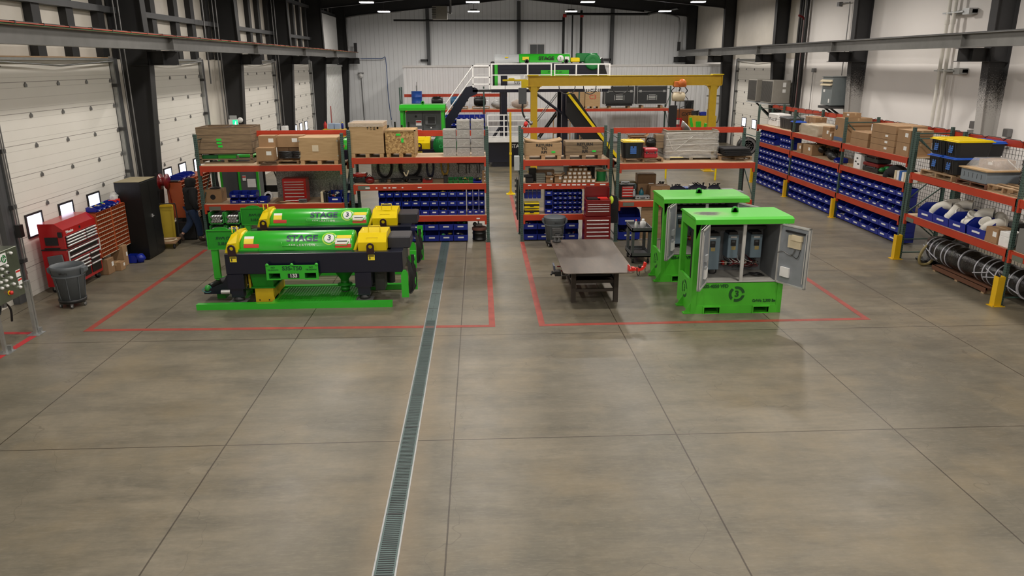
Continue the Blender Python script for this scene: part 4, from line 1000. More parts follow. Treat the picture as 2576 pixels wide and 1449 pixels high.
pallet('flat wooden pallet under the black foam mats on rack four',6.905, 20.493, 2.100, 0.883, 1.000, 0.096,m=WOOD)
for k in range(4): single(B(-.36,.36,-.35,.35,0,.045,FABRIC,.01),'foam_mat','square black foam mat, %s in the stack on rack four'%['lowest','second lowest','second highest','topmost'][k],'mat',(6.88-.02*k,20.05,2.245+k*.05))
# shelf 1.10
t=lidded_chest('black toolbox with four red drawers on rack four',3.948, 19.939, 1.100, 0.379, 0.300, 0.399,BLK,[(-.15,.15,.06+.075*k,.125+.075*k) for k in range(4)],face=REDT,handle=WLAB,name='small_drawer_box')
toolcase('grey level case on top of the red drawer toolbox',3.86,19.68,1.10+.445,.22,.15,.06,LGREY)
toolcase('long flat grey tool case on the shelf edge of rack four',4.351, 19.808, 1.100, 0.400, 0.220, 0.108,LGREY)
def bottle(label,x,y,z,r,h,m,cap):
    t=thing('drink_bottle',label,'bottle',(x,y,z)); MB().lathe([(0,0),(r,0),(r,h*.65),(r*.45,h*.82),(r*.45,h*.9)],m,n=16).build('bottle_body',t); MB().lathe([(r*.5,h*.88),(r*.5,h),(0,h)],cap,n=12).build('cap',t)
bottle('clear plastic water bottle standing on the long grey case',4.10,19.66,1.20,.033,.2,mat('clear_plastic',(.6,.65,.7),.1,0,0,alpha=.5),WHITE)
bottle('teal water jug standing behind the long grey case',4.34,19.85,1.10,.065,.30,mat('teal_plastic',(.005,.12,.16),.3),BLK)
toolcase('upright grey-blue machine case behind the clear bottle',4.05,20.0,1.10,.32,.25,.4,mat('slate_case',(.06,.09,.10),.5))
carton('plain brown carton left of the far green cabinet',4.827, 19.925, 1.100, 0.520, 0.400, 0.356)
toolcase('olive coloured tarp-topped case at the back left of rack four',3.98,20.3,1.10,.55,.3,.42,BLK,trim=mat('olive',(.12,.09,.025),.7))
carton('dark brown carton at the back of rack four shelf',4.55,20.35,1.10,.5,.35,.62,m=CARD2)
for k,(dx,ww,hh) in enumerate(((4.95,.4,.38),(5.42,.55,.30),(5.98,.55,.34),(6.45,.4,.32))):
    mb=MB(); m=mat('navy_bag',(.01,.012,.03),.7)
    mb.ball((0,0,hh*.45),hh*.5,m if k!=0 else BROWN,14,8,(ww/hh,.6,.9),None,.06); mb.tube([(-ww*.25,0,hh*.8),(0,0,hh*1.05),(ww*.25,0,hh*.8)],.014,BLK,6)
    for q in range(4): mb.cyl((random.uniform(-.15,.15),random.uniform(-.05,.05),hh*.6),(random.uniform(-.2,.2),0,hh*1.05),.015,BLK,6)
    single(mb,'tool_bag','%s tool bag on the back of rack four'%['brown rounded','wide navy','bulging navy','rightmost navy'][k],'bag',(dx,20.25,1.105))
carton('translucent white plastic box behind the far green cabinet',6.076, 20.544, 1.100, 0.438, 0.300, 0.245,m=mat('milk_plastic',(.5,.48,.44),.4),strip=False,labels=0)
tote('shallow tote with bright blue lid behind the far green cabinet',5.642, 20.601, 1.100, 0.449, 0.350, 0.179,DBLUE,lab=False)
for k in range(6):
    cx=5.95+(k%3)*.42+(.12 if k>2 else 0); cy=20.1-(k//3)*.33; t=thing('grey_fan_unit','light grey metal fan unit, %s on rack four'%['back left','back middle','back right','front left','front middle','front right with its fan showing'][k],'fan unit',(min(cx,7.03),cy,1.10),0,'grey fan units')
    MB().box(-.17,.17,-.15,.15,0,.2,LGREY,None,.008).build('housing',t); MB().lathe([(.02,-.003),(.07,-.003),(.07,0)],DGREY,(0,-.15,.1),18,'y').build('fan_grille',t)

# ---------------------------------------------------------------- long right rack, top shelf z=2.28 (things face -X)
def rs(fn,label,y0,y1,z,d,h,*a,X=10.99,rot=-90,**k):
    return fn(label,X+d/2,(y0+y1)/2,z,abs(y0-y1),d,h,*a,rot=rot,**k)
T5=2.282
toolcase('white cooler box at the far end of the long right rack',11.5,28.75,T5,.95,.5,.46,WHITE,rot=-90)
tote('dark grey tote with latches beside the white cooler',11.45,27.45,T5,1.0,.6,.42,MGREY,rot=-90,body=DGREY,lab=False)
tote('black tote with blue rim by the second upright',11.2,26.25,T5,.5,.4,.36,DBLUE,rot=-90,lab=False)
rs(carton,'plain carton standing behind the blue rimmed tote',26.4,25.6,T5,.4,.52,X=11.5)
t=rs(carton,'wide flat box wrapped in beige plastic, second bay of right rack',25.5,24.2,T5,.75,.34,m=mat('beige_wrap',(.50,.42,.31),.5),labels=0); wrap(t,1.3,.75,.36,0,.03,mat('beige_film',(.6,.52,.4),.3,alpha=.5))
rs(carton,'medium carton with label right of the beige wrapped box',23.85,23.35,T5,.55,.38)
rs(carton,'small carton with colourful print in front of the medium one',23.4,23.15,T5,.25,.25,X=10.97)
t=rs(carton,'tall carton with a blue band at its foot, tallest on right rack',23.05,22.45,T5,.85,.72,labels=0); MB().box(-.29,.29,-.4265,-.4255,.03,.14,mat('print_blue',(.06,.11,.22),.7)).build('printed_band',t)
MB().lathe([(.05,-.002),(.08,0),(.05,.002)],mat('print_grey',(.10,.10,.12),.7),(-.17,-.426,.42),14,'y').build('printed_figure',t)
rs(carton,'small flat carton on top of the tall banded carton',22.95,22.5,T5+.722,.35,.15,X=11.15)
mb=MB()
for k in range(7): mb.ball((random.uniform(-.2,.2),random.uniform(-.3,.3),.05+.03*k),.09,[CREAM,FILLM[4],CARD][k%3],8,5,(1,1.2,.6),None,.15)
single(mb,'packing_paper','crumpled cream and red packing on the right rack','packing',(11.75,21.9,T5))
for k in range(2): rs(carton,'long flat carton, %s of the pair right of the tall banded carton'%['lower','upper'][k],21.95,20.95,T5+k*.205,.8,.2,labels=0)
for k in range(4): rs(carton,'wide flat carton, %s in the big stack of four on right rack'%['lowest','second lowest','second highest','topmost'][k],20.8,19.55,T5+k*.165,.85,.16 if k<3 else .22,labels=1 if k<3 else 0)
for k in range(2): rs(carton,'cube carton with label, %s beside the stack of flat cartons'%['lower','upper'][k],19.45,18.85,T5+k*.335,.6,.33)
# third shelf
M5=1.642
for a,b_,h,l,xx in ((25.7,25.35,.3,'square carton at the left of the third shelf, second bay',11.0),(25.2,24.5,.34,'plain carton in front of the tall dark one on third shelf',11.0),(25.3,24.4,.52,'dark brown carton at the back of the third shelf',11.5)): rs(carton,l,a,b_,M5,.4,h,X=xx,m=CARD2 if h>.5 else None)
mb=MB()
for k in range(9): mb.ball((random.uniform(-.3,.3),random.uniform(-.3,.3),.1+.02*k),.13,BLKM if k%2 else DGREY,8,5,(1,1,.8),None,.2)
mb.tube([(0,-.3,.2),(-.2,-.6,.34),(-.1,-.8,.42)],.04,BLK,6)
single(mb,'machine_parts','heap of black machine parts with a strap on third shelf','machine parts',(11.35,24.0,M5))
mb=MB(); mb.ball((0,0,.12),.17,BLK,10,6,(.8,1.1,.8),None,.12).ball((0,-.25,.1),.12,BLK,8,6,(.9,1.3,.8),None,.15); single(mb,'plastic_bag','black plastic bundle right of the machine parts heap','bag',(11.2,23.45,M5))
addbin((11.15,22.72,M5+.002),-90,.35,.3,.14,'small blue bin lying near the third upright on the third shelf','single bins on the right rack')
mb=MB()
for k in range(2): mb.box(-.2,.2,-.35,.35,k*.03,k*.03+.02,PLY)
single(mb,'timber_piece','thin timber pieces lying on the third shelf, near bay','timber',(11.3,21.85,M5))
t=rs(carton,'white printed product box with dark tools pictured, third shelf',21.6,21.2,M5,.45,.42,m=WHITE,labels=0,strip=False)
for (a,b_) in ((-.08,.2),(.08,.14),(0,.3)): MB().box(a-.05,a+.05,-.2275,-.2255,b_-.02,b_+.02,BLK).build('printed_picture',t)
toolcase('black lidded tool case on the red lidded one, third shelf',11.25,20.75,M5+.26,.75,.4,.24,BLK,rot=-90,trim=mat('dark_maroon',(.05,.006,.01),.4))
toolcase('black tool case with maroon lid under the other, third shelf',11.25,20.7,M5,.85,.45,.25,BLK,rot=-90,trim=DRED)
mb=MB()
for k in range(6): mb.ball((random.uniform(-.1,.1),random.uniform(-.1,.1),.07+.02*k),.09,DGREEN,8,5,(1,1,.7),None,.2)
single(mb,'net_bag','green mesh bundle in front of the maroon lidded case','bag',(11.15,20.15,M5))
t=thing('winter_jacket','black quilted jacket draped over the third shelf edge','jacket',(11.2,19.6,M5)); mb=MB()
mb.ball((0,0,.16),.22,FABRIC,12,8,(1.1,1.4,.8),None,.07).ball((-.15,.2,.0),.14,FABRIC,10,7,(.7,.9,1.4),None,.06).ball((.1,-.45,.2),.14,FABRIC,10,7,(1,2.2,.7),None,.05); mb.build('jacket_body',t)
for k in range(6): rs(carton,'slim white carton, number %s along the near end of third shelf'%ORD[k+1],19.35-.12*k,19.25-.12*k,M5,.25,.24 if k!=2 else .26,X=10.99,m=[CREAM,WLAB,LABB,WLAB,CREAM,WLAB][k],labels=0,strip=False)
# ---------------------------------------------------------------- nearest right rack, top shelf z=2.12
T6=2.122
pallet('wooden pallet under the black totes on the near right rack',10.72,16.35,T6,1.2,.95,.12,rot=-90)
tote('black tote with blue lid, lower far one by the green upright',10.72,16.62,T6+.13,.5,.85,.37,DBLUE,rot=-90)
tote('black tote with blue lid, lower near one on the pallet',10.72,16.08,T6+.13,.52,.85,.37,DBLUE,rot=-90)
tote('black tote with yellow lid, upper far one by the green upright',10.72,16.62,T6+.50,.5,.85,.37,YEL,rot=-90)
tote('black tote with yellow lid, upper near one on the pallet',10.72,16.08,T6+.50,.52,.85,.37,YEL,rot=-90)
tote('black tote with blue lid at the back, lower',11.25,15.95+.45,T6,.8,.36,.37,DBLUE,rot=-90,lab=False)
tote('black tote with blue lid at the back, topmost with white sticker',11.3,16.4,T6+.38,.9,.45,.45,DBLUE,rot=-90,lab=False)
pallet('dark wooden pallet under the grey electrical enclosure',10.72,15.15,T6,1.0,.9,.1,rot=-90,m=DWOOD)
t=thing('electrical_enclosure','low grey electrical enclosure with a wooden top board','enclosure',(10.74,15.15,T6+.10),-90)
MB().box(-.42,.42,-.44,.44,.0,.25,mat('enclosure_grey',(.17,.20,.225),.45),None,.01).build('housing',t); MB().box(-.46,.46,-.48,.48,.25,.275,PLY).build('top_board',t)
sl=MB()
for k in range(5): sl.box(-.3+k*.14,-.29+k*.14,-.443,-.44,.08,.18,BLK)
sl.build('slot',t)
c=carton('carton strapped under clear film on the grey enclosure',10.80,15.2,T6+.377,.5,.45,.17,rot=-90)
# clear film tent over carton and enclosure
f=MB(); f.add([(-.30,-.3,.19),(-.3,.3,.19),(.3,.3,.19),(.3,-.3,.19),(-.46,.55,-.28),(-.46,-.35,-.0),(.46,-.35,-.0),(.46,.55,-.28)],[(0,1,2,3),(0,3,6,5),(1,4,7,2),(0,5,4,1),(2,7,6,3)],FILM,True)
f.tube([(.30,.0,.2),(.44,.3,-.1),(.46,.4,-.25)],.012,GLOSS,5).tube([(-.3,.28,.2),(-.42,.4,-.05),(-.46,.55,-.28)],.01,GLOSS,5)
single(f,'clear_film','clear plastic film tented over the carton on the enclosure','film',(10.80,15.2,T6+.377),-90)
pallet('worn wooden pallet at the near end of the near right rack shelf',10.78,14.2,T6,.95,.95,.13,rot=-90)
coil('hose_coil','stack of black hose coils on the worn pallet, cut by picture edge',11.0,14.15,T6+.135,.34,BLK,14,.022,cat='hose')
coil('hose_coil','upper loose black hose coil on the stack near picture edge',11.0,14.15,T6+.42,.33,BLK,6,.022,cat='hose')
# hopper contents: pvc fittings
def fitting(x,y,z,r,L_,elbow,yaw,pitch,label):
    mb=MB()
    if elbow:
        pts=[(0,0,0)]+[(L_*(1-math.cos(a)),0,L_*.2+L_*math.sin(a)) for a in [k*math.pi/16 for k in range(9)]]+[(L_*1.5,0,L_*1.2)]
        mb.tube(pts,r,PVC,16); mb.cyl((0,0,-.02),(0,0,L_*.3),r*1.12,PVC,16); mb.cyl((L_*1.3,0,L_*1.2),(L_*1.55,0,L_*1.2),r*1.12,PVC,16); mb.cyl((0,0,-.021),(0,0,-.019),r*.9,DGREY,16); mb.cyl((L_*1.551,0,L_*1.2),(L_*1.553,0,L_*1.2),r*.9,DGREY,16)
    else:
        mb.lathe([(r*.88,0),(r*1.08,0),(r*1.08,L_*.3),(r,L_*.32),(r,L_*.7),(r*1.08,L_*.7),(r*1.08,L_),(r*.9,L_),(r*.88,0)],PVC,n=20)
    o=mb.build('pvc_fitting'); o.location=(x,y,z); o.rotation_euler=(pitch,0,yaw); tag(o,label,'pipe fitting','pvc fittings')
bn6=['farthest hopper bin','second farthest hopper bin','second nearest hopper bin','nearest hopper bin']
bodyc=[(16.55,4),(15.95,5),(15.35,5),(14.7,5)]
words=['white elbow pipe fitting','short white pipe collar','wide white pipe coupling','tilted white pipe sleeve','cream pipe elbow']
for b_,(yy,n) in enumerate(bodyc):
    for k in range(n):
        fitting(10.42+.14*k,yy+random.uniform(-.13,.13),1.30+.035*(k%3),.098+.015*(k%2),.19,k%2==0 and k<4,random.uniform(-1.5,1.5),random.uniform(.2,1.5),'%s, %s from the shelf edge in the %s'%(words[k],ORD[k+1],bn6[b_]))
rs(carton,'small brown carton on the lower shelf of near right rack',14.42,14.05,1.132,.35,.3,X=10.27)
rs(carton,'white carton with green print, lower of two by the near upright',14.0,13.7,1.132,.3,.2,X=10.27,m=WHITE,strip=False)
rs(carton,'flat white carton on the green printed one by the near upright',14.0,13.72,1.334,.3,.09,X=10.27,m=WHITE,strip=False,labels=0)
single(B(-.1,.1,-.12,.12,0,.1,MGREY,.01),'junction_box','small blue and grey electrical box behind the brown carton','electrical box',(10.75,14.2,1.132+.31-.0))
single(B(-.2,.2,-.16,.16,0,.305,BLK,.01),'upright_case','black case behind the small brown carton','case',(10.85,14.2,1.132))
tote('green tote with yellow lid turned upside down near picture edge',11.0,13.95+.0,1.132+.42-.25,.5,.55,.0+.42,YEL,rot=-90,body=mat('tote_green',(.004,.06,.025),.45),lab=False) if False else None
t=thing('storage_tote','dark green tote standing on yellow lids near the picture edge','tote',(11.1,13.55,1.132)); MB().box(-.3,.3,-.25,.25,.40,.44,YEL,None,.01).build('lid',t); MB().box(-.26,.26,-.22,.22,.44,.75,mat('tote_green',(.004,.07,.03),.45),None,.03).build('tote_body',t); MB().box(-.24,.24,-.2,.2,0,.4,BLK,None,.03).build('lower_tote',t)
rs(carton,'grey fibre box at the right picture edge on lower shelf',13.5,13.1,1.132,.4,.45,X=10.27,m=mat('fibre_grey',(.16,.16,.15),.8),strip=False,labels=0)
# wrapped roll on pallet
def roll():
    t=thing('wrapped_roll','long black plastic wrapped roll bound with white tape on a pallet','roll',(10.72,15.25,.145),0)
    m=MB(); R=.27; L0,L1=-1.95,1.55; prof=[]; n=36
    BP=mat('black_wrap_film',(.010,.009,.009),.16,0,.1,20,bump=.8)
    for k in range(n+1):
        s=k/n; yy=L0+(L1-L0)*s; r=R*(min(1,(s/.06)**.5 if s<.06 else 1))*(min(1,((1-s)/.08)**.5+.15 if s>.92 else 1))*(1+.04*math.sin(k*1.7)); prof.append((max(r,.02),yy))
    m.lathe(prof,BP,(0,0,R),28,'y'); m.build('film_wrap',t)
    WT=mat('white_binding_tape',(.38,.38,.42),.5)
    for yy in (-1.75,-1.5,-1.1,-.85,-.7,-.45,.1,.6,.75,1.0,1.2,1.35):
        MB().lathe([(R*1.035,yy-.017),(R*1.05,yy),(R*1.035,yy+.017)],WT,(0,0,R),28,'y').build('tape_band',t)
    d=MB()
    for (y0,y1,a0,a1) in ((-1.8,-.8,2.6,3.5),(-1.6,-.75,3.6,2.8),(.9,1.45,2.6,3.4),(-.9,-.4,3.3,2.8)):
        pts=[(R*1.05*math.cos(a0+(a1-a0)*q/8),y0+(y1-y0)*q/8,R+R*1.05*math.sin(a0+(a1-a0)*q/8)*-1) for q in range(9)]; d.tube(pts,.012,WT,5)
    d.build('tape_diagonal',t)
    p=thing('wooden_pallet','narrow reddish brown pallet under the wrapped black roll','pallet',(10.72,15.25,0))
    B(-.3,.3,-.95,.95,.09,.135,DWOOD).build('top_board',p); B(-.31,-.27,-.95,.95,.04,.135,DWOOD).build('side_board',p)
    for yy in (-.9,0,.82): B(-.3,.3,yy,yy+.09,0,.09,WOOD).build('block',p)
roll()
m=MB(); m.lathe([(0,-1.7),(.17,-1.68),(.2,-1.2),(.22,-.6),(.19,.0),(.21,.7),(.19,1.4),(.12,1.5),(0,1.5)],BROWN,(0,0,.2),18,'y'); single(m,'rolled_tarp','dark brown rolled tarp lying behind the wrapped black roll','tarp',(11.3,15.2,.02))
# vacuum
t=thing('shop_vacuum','worn shop vacuum with a tan hose under the near right rack','vacuum',(10.78,17.0-.1,0)); mb=MB()
mb.box(-.25,.25,-.2,.2,.02,.10,BLKM,None,.02).box(-.12,.02,-.1,.1,.1,.5,GALV); mb.build('cart',t)
MB().lathe([(.16,.46),(.2,.5),(.2,.58),(.14,.62),(0,.63)],BROWN,(.1,0,0),18).build('motor_head',t)
MB().lathe([(.02,-.04),(.09,-.04),(.09,.04),(.02,.04)],RUBBER,(-.1,-.22,.09),14,'y').build('wheel',t)
pts=[(.1,-.1,.55),(-.1,-.25,.60),(-.35,-.3,.45),(-.45,-.3,.22),(-.40,-.3,.05),(-.22,-.32,.06),(-.05,-.3,.25),(.1,-.3,.45),(.35,-.3,.56),(.42,-.28,.66)]
def smooth(p,n=6):
    out=[]; P_=[Vector(q) for q in p]; P_=[P_[0]]+P_+[P_[-1]]
    for i in range(1,len(P_)-2):
        for k in range(n):
            s=k/n; a,b_,c,d=P_[i-1],P_[i],P_[i+1],P_[i+2]
            out.append(.5*((2*b_)+(c-a)*s+(2*a-5*b_+4*c-d)*s*s+(3*b_-a-3*c+d)*s**3))
    out.append(P_[-2]); return out
MB().tube(smooth(pts),.032,mat('tan_hose',(.24,.19,.075),.55),10).build('hose',t)
m=MB(); m.ball((0,0,.1),.14,BLK,10,7,(1.2,.9,.6),None,.1).cyl((-.1,0,.2),(.3,.2,.32),.02,BLK); single(m,'black_machine_cover','black bagged tool head resting behind the wrapped roll end','tool',(10.95,16.55,.62-.02))
m=B(-.25,.25,-.25,.25,0,.6,DGREY,.02); single(m,'steel_box','dark steel box under the black bagged tool head','box',(11.05,16.55,.0))
# wall fittings, right
t=thing('wall_transformer','grey wall transformer with louvred hood on a steel bracket','transformer',(14.18,29.9,2.98))
TG=mat('transformer_grey',(.16,.185,.19),.45)
MB().box(-.42,.42,-.45,.45,0,1.08,TG,None,.01).build('cabinet',t)
f=MB(); f.prism([(-.44,.98),(-.52,.92),(-.52,.89),(-.44,.9)],'y',-.47,.47,CREAM).prism([(-.43,.84),(-.52,.78),(-.52,.75),(-.43,.78)],'y',-.44,.44,CREAM); f.box(-.46,.44,-.47,.47,1.08,1.1,TG).build('hood',t)
MB().box(-.424,-.42,-.3,-.2,.1,.25,WLAB).build('rating_label',t); MB().box(-.424,-.42,.15,.3,.5,.6,WLAB).build('rating_label',t)
b=MB(); b.box(-.5,.5,-.47,.47,-.12,-.03,DGREY).prism([(-.35,-.12),(-.25,-.12),(.5,-.6),(.5,-.75)],'y',-.3,-.24,BLKM).prism([(-.35,-.12),(-.25,-.12),(.5,-.6),(.5,-.75)],'y',.24,.3,BLKM); b.build('wall_bracket',t)
for i,(a,b_) in enumerate(((37.3,38.5),(35.2,36.65))):
    t=thing('air_conditioner','beige wall mounted air conditioner, %s'%['farther of the two','nearer of the two with white labels'][i],'air conditioner',(14.05,(a+b_)/2,2.76))
    L_=(b_-a)/2; AC=mat('ac_beige',(.25,.235,.205),.5); MB().box(-.42,.42,-L_,L_,0,1.05,AC,None,.02).build('casing',t)
    g=MB(); k=-L_+.06
    while k<L_-.05: g.box(-.428,-.42,k,k+.025,.06,1.0,DGREY); k+=.06
    g.build('louvre_grille',t)
    if i: MB().box(.05,.2,-L_-.004,-L_,.75,.95,WLAB).box(.05,.2,-L_-.004,-L_,.5,.65,WLAB).build('label',t)
    MB().box(-.45,.6,-L_-.05,L_+.05,-.06,-.01,LGREY).prism([(-.4,-.06),(-.3,-.06),(.6,-.8),(.6,-.95)],'y',-L_,-L_+.06,BLKM).build('wall_bracket',t)
def wallpipe(name,label,pts,r,m,cat='pipe'):
    mb=MB(); mb.tube(pts,r,m,10); return single(mb,name,label,cat)
for k,yy in enumerate((23.72,23.42)):
    t=thing('pvc_pipe','tall white vertical wall pipe, %s of the pair'%['left','right'][k],'pipe',(14.45,yy,0))
    MB().cyl((0,0,1.9),(0,0,8.6),.055,PVC,14).build('pipe',t)
    for z in (2.35,5.72): MB().lathe([(.07,z),(.07,z+.14)],PVC,n=14).build('coupling',t)
    MB().lathe([(.075,2.52),(.075,2.6)],mat('purple_primer',(.08,.07,.35),.5),n=14).build('primer_band',t)
for z in (4.35,6.05):
    t=thing('pipe_strut','galvanised strut clamping both white pipes, %s one'%('lower' if z<5 else 'upper'),'bracket',(14.6,23.45,z)); MB().box(-.06,.1,-.75,.55,-.05,.05,GALV).build('strut',t); MB().box(-.2,-.06,-.5,.5,-.02,.02,GALV).build('clamp',t); MB().box(-.16,.1,-.75,-.45,-.09,.09,GALV).build('end_box',t)
for i,(y,z0,z1,r) in enumerate(((35.0,2.2,8.5,.06),(34.75,2.4,8.5,.05),(34.3,2.2,8.5,.085))):
    wallpipe('gas_pipe','black vertical pipe beside the far drywall edge, %s'%['leftmost thick','middle thin','thickest nearest'][i],[(14.5,y,z0),(14.5,y,z1)],r,BLKM)
wallpipe('sprinkler_pipe','dark red sprinkler pipe bending between the black pipes',[(14.55,34.55,2.6),(14.55,34.55,6.4),(14.4,34.5,6.55),(14.2,34.45,6.6)],.05,DRED)
wallpipe('conduit','thin conduit with hooked top above the wall transformer',smooth([(14.62,30.6,4.1),(14.62,30.6,6.6),(14.62,30.75,6.85),(14.62,31.5,6.85)]),.018,GREYM)
wallpipe('conduit','short conduit with outlet box left of the transformer',[(14.62,33.3,2.0),(14.62,33.3,4.2)],.014,GREYM)
single(B(14.58,14.7,33.2,33.4,4.2,4.36,GREYM),'outlet_box','small grey outlet box on the short conduit','electrical box')
single(B(14.58,14.7,31.45,31.65,6.78,6.94,GREYM),'outlet_box','small grey outlet box on the hooked conduit','electrical box')
for k in range(2): wallpipe('conduit','slim conduit running up beside the transformer column, %s'%['outer','inner'][k],[(14.5,29.6+.12*k,4.1),(14.5,29.6+.12*k,8.6)],.018,GREYM)
for i,(y,z) in enumerate(((21.9,2.72),(20.4,2.62))):
    t=thing('disconnect_switch','grey wall switch box, %s of the pair behind the totes'%['left','right'][i],'switch box',(14.62,y,z)); MB().box(-.06,.08,-.1,.1,0,.22,GREYM,None,.01).box(-.1,.08,-.08,.08,-.28,-.04,GALV).build('housing',t)
single(B(13.3,13.6,19.2,19.8,1.2,1.7,BLK,.02),'dark_panel','dark wall panel seen through the net behind the clear film','panel') if False else None

# ---------------------------------------------------------------- left wall side
# stainless control panel on stand
t=thing('operator_station','stainless control panel with many switches on a strut stand','control panel',(-8.05,12.32,0),90)
SS=mat('stainless',(.20,.22,.17),.30,.75,.12,3)
# local: front -y -> +X ; x -> world +Y
MB().box(-.42,.38,-.11,.19,.85,1.70,SS,None,.008).build('enclosure',t)
n_=MB(); n_.box(-.34,.05,-.118,-.111,1.48,1.66,WHITE); o=n_.build('sign_plate',t)
text('STAGE',.072,NAVY,t,(-.22,-.12,1.57),bold=.002); 
def ring3(parent,x,y,z,r,m,txtm,s,arrows=True,rz=0):
    q=MB()
    for k in range(3):
        a0=k*2.094+.2; pts=[]
        outer=[(math.cos(a0+i*.19)*r,math.sin(a0+i*.19)*r) for i in range(10)]; inner=[(math.cos(a0+i*.19-.1)*r*.66,math.sin(a0+i*.19-.1)*r*.66) for i in range(9,-1,-1)]
        for i in range(9):
            p=[outer[i],outer[i+1],inner[8-i],inner[9-i]]; q.prism([(x+a,z+b_) for a,b_ in p],'y',y-.003,y,m)
    q.build('logo_ring',parent); text('3',s,txtm,parent,(x,y-.002,z),bold=.006)
ring3(t,-.03,-.121,1.57,.065,DGREEN,DGREEN,.07)
for k,(a,z) in enumerate(((-.26,1.40),(-.12,1.42),(.02,1.44),(.18,1.62),(-.30,1.30),(-.14,1.31),(.0,1.33),(-.22,1.22),(-.08,1.21),(.06,1.22),(-.22,1.12),(-.08,1.12),(.1,1.10),(.25,1.0))):
    MB().lathe([(.028,-.02),(.03,-.01),(.03,0)],CHROME,(a,-.112,z),14,'y').lathe([(0,-.035),(.018,-.035),(.02,-.02)],BLK if k in(5,6,4) else WHITE,(a,-.112,z),12,'y').build('selector_switch',t)
MB().lathe([(.0,-.06),(.035,-.05),(.035,-.03),(.02,-.025),(.02,0)],REDT,(-.05,-.112,.99),16,'y').lathe([(.04,-.006),(.04,0)],YEL,(-.05,-.112,.99),16,'y').build('emergency_stop',t)
MB().box(.22,.34,-.116,-.111,1.18,1.30,WHITE).box(.22,.34,-.118,-.116,1.26,1.29,REDT).box(.24,.34,-.116,-.111,1.04,1.15,WHITE).box(.24,.34,-.118,-.116,1.11,1.14,REDT).build('warning_label',t)
for xx in (-.28,.62):
    s=MB()
    if xx>0: s.box(xx-.025,xx+.025,-.02,.03,.01,1.0,GALV).box(xx+.035,xx+.085,-.02,.03,.01,1.0,GALV)
    else: s.box(xx-.025,xx+.025,-.02,.03,.01,.9,GALV)
    s.build('strut_post',t); MB().box(xx-.1,xx+.14,-.1,.12,0,.012,GALV).box(xx+.08,xx+.13,-.05,.05,.012,.1,GALV).build('foot_plate',t)
MB().box(-.3,.7,.0,.03,.88,.93,GALV).build('cross_strut',t)
c=MB(); c.tube(smooth([(-.1,.05,.85),(-.1,.1,.7),(0,.15,.6),(.2,.2,.75),(.45,.25,.55),(.5,.3,.3)]),.018,BLK,6); c.cyl((-.25,.05,.85),(-.25,.05,.75),.04,GREYM).cyl((.0,.05,.85),(.0,.05,.72),.04,GREYM); c.build('cable',t)
# wall post and chain hoist left
t=thing('door_operator_chain','loop of steel chain with dark operator box at the first door edge','chain hoist',(-9.22,14.95,0)); MB().box(-.05,.05,-.06,.06,1.35,1.6,BLKM).build('operator_box',t); MB().cyl((0,.03,.9),(0,.03,4.9),.012,GREYM,6).cyl((0,-.03,.9),(0,-.03,4.9),.012,GREYM,6).build('chain',t)
# red rolling chest. faces +X
def redchest():
    t=thing('rolling_tool_chest','large red rolling tool chest with black drawers and chrome pulls','tool chest',(-8.92,16.13,0),90)
    w,d=1.34,.50   # local x -> +Y
    MB().box(-w/2,w/2,-d/2,d/2,.15,.94,RED).build('lower_body',t)
    MB().prism([(-d/2,.96),(d/2,.96),(d/2,1.50),(-d/2+.16,1.50),(-d/2,1.37)],'x',-w/2,w/2,RED).build('upper_body',t)
    MB().box(-w/2-.01,w/2+.01,-d/2-.012,d/2,.94,.965,BLK).build('seam',t)
    def drawer(x0,x1,z0,z1):
        o=MB().box(x0,x1,-d/2-.012,-d/2,z0,z1,BLKM).build('drawer',t); MB().box(x0,x1,-d/2-.045,-d/2-.012,z1-.035,z1-.008,CHROME,None,.006).build('drawer_pull',o)
    for k in range(4): drawer(-w*.46,w*.10,.985+k*.062+ (0),1.04+k*.062)
    for k in range(4): drawer(w*.13,w*.46,.985+k*.062,1.04+k*.062)
    drawer(-w*.46,w*.46,.80,.92) ; drawer(-w*.46,w*.46,.715,.79)
    for a,b_ in ((.22,.44),(.45,.52),(.53,.60),(.61,.68)): drawer(-w*.46,w*.12,a,b_)
    for a,b_ in ((.22,.44),(.45,.56),(.57,.68)): drawer(w*.16,w*.46,a,b_)
    for sx in (-1,1): MB().cyl((sx*w*.48,-d/2-.03,.62),(sx*w*.48,-d/2-.03,.92),.016,CHROME,8).build('side_handle',t)
    MB().box(-w/2-.015,-w/2,-.12,.14,1.05,1.22,BLK).box(-w/2-.04,-w/2,-.14,.16,.98,1.0,BLK).box(-w/2-.03,-w/2,-.23,-.14,1.22,1.33,BLK,None,.01).build('side_rack',t)
    MB().box(-.04,.02,-d/2+.001-.006,-d/2+.02,1.28,1.33,BLK).build('lid_latch',t)
    text('Milwaukee',.085,WHITE,t,(-.42,-d/2-.002,1.30),sx=.8,bold=.001)
    for sx in (-w*.42,w*.42):
        for sy in (-.17,.17): MB().lathe([(.015,-.022),(.06,-.022),(.06,.022),(.015,.022)],RUBBER,(sx,sy,.062),16,'x').box(sx-.03,sx+.03,sy-.02,sy+.02,.06,.15,GALV).build('caster',t)
redchest()
m=MB(); m.box(-.14,.14,-.015,.015,0,.2,MGREY,Matrix.Rotation(.25,4,'X'),.02); single(m,'cutting_board','grey rounded pad leaning on the open trash can rim','pad',(-8.72,15.27,.80-.0)) if False else None
t=thing('folding_pad','dark grey rounded pad leaning against the red chest side','pad',(-8.88,15.42,.62)); MB().box(-.16,.16,-.02,.02,0,.22,MGREY,Matrix.Rotation(-.1,4,'X')@Matrix.Rotation(-.15,4,'Y'),.03).build('pad_body',t)
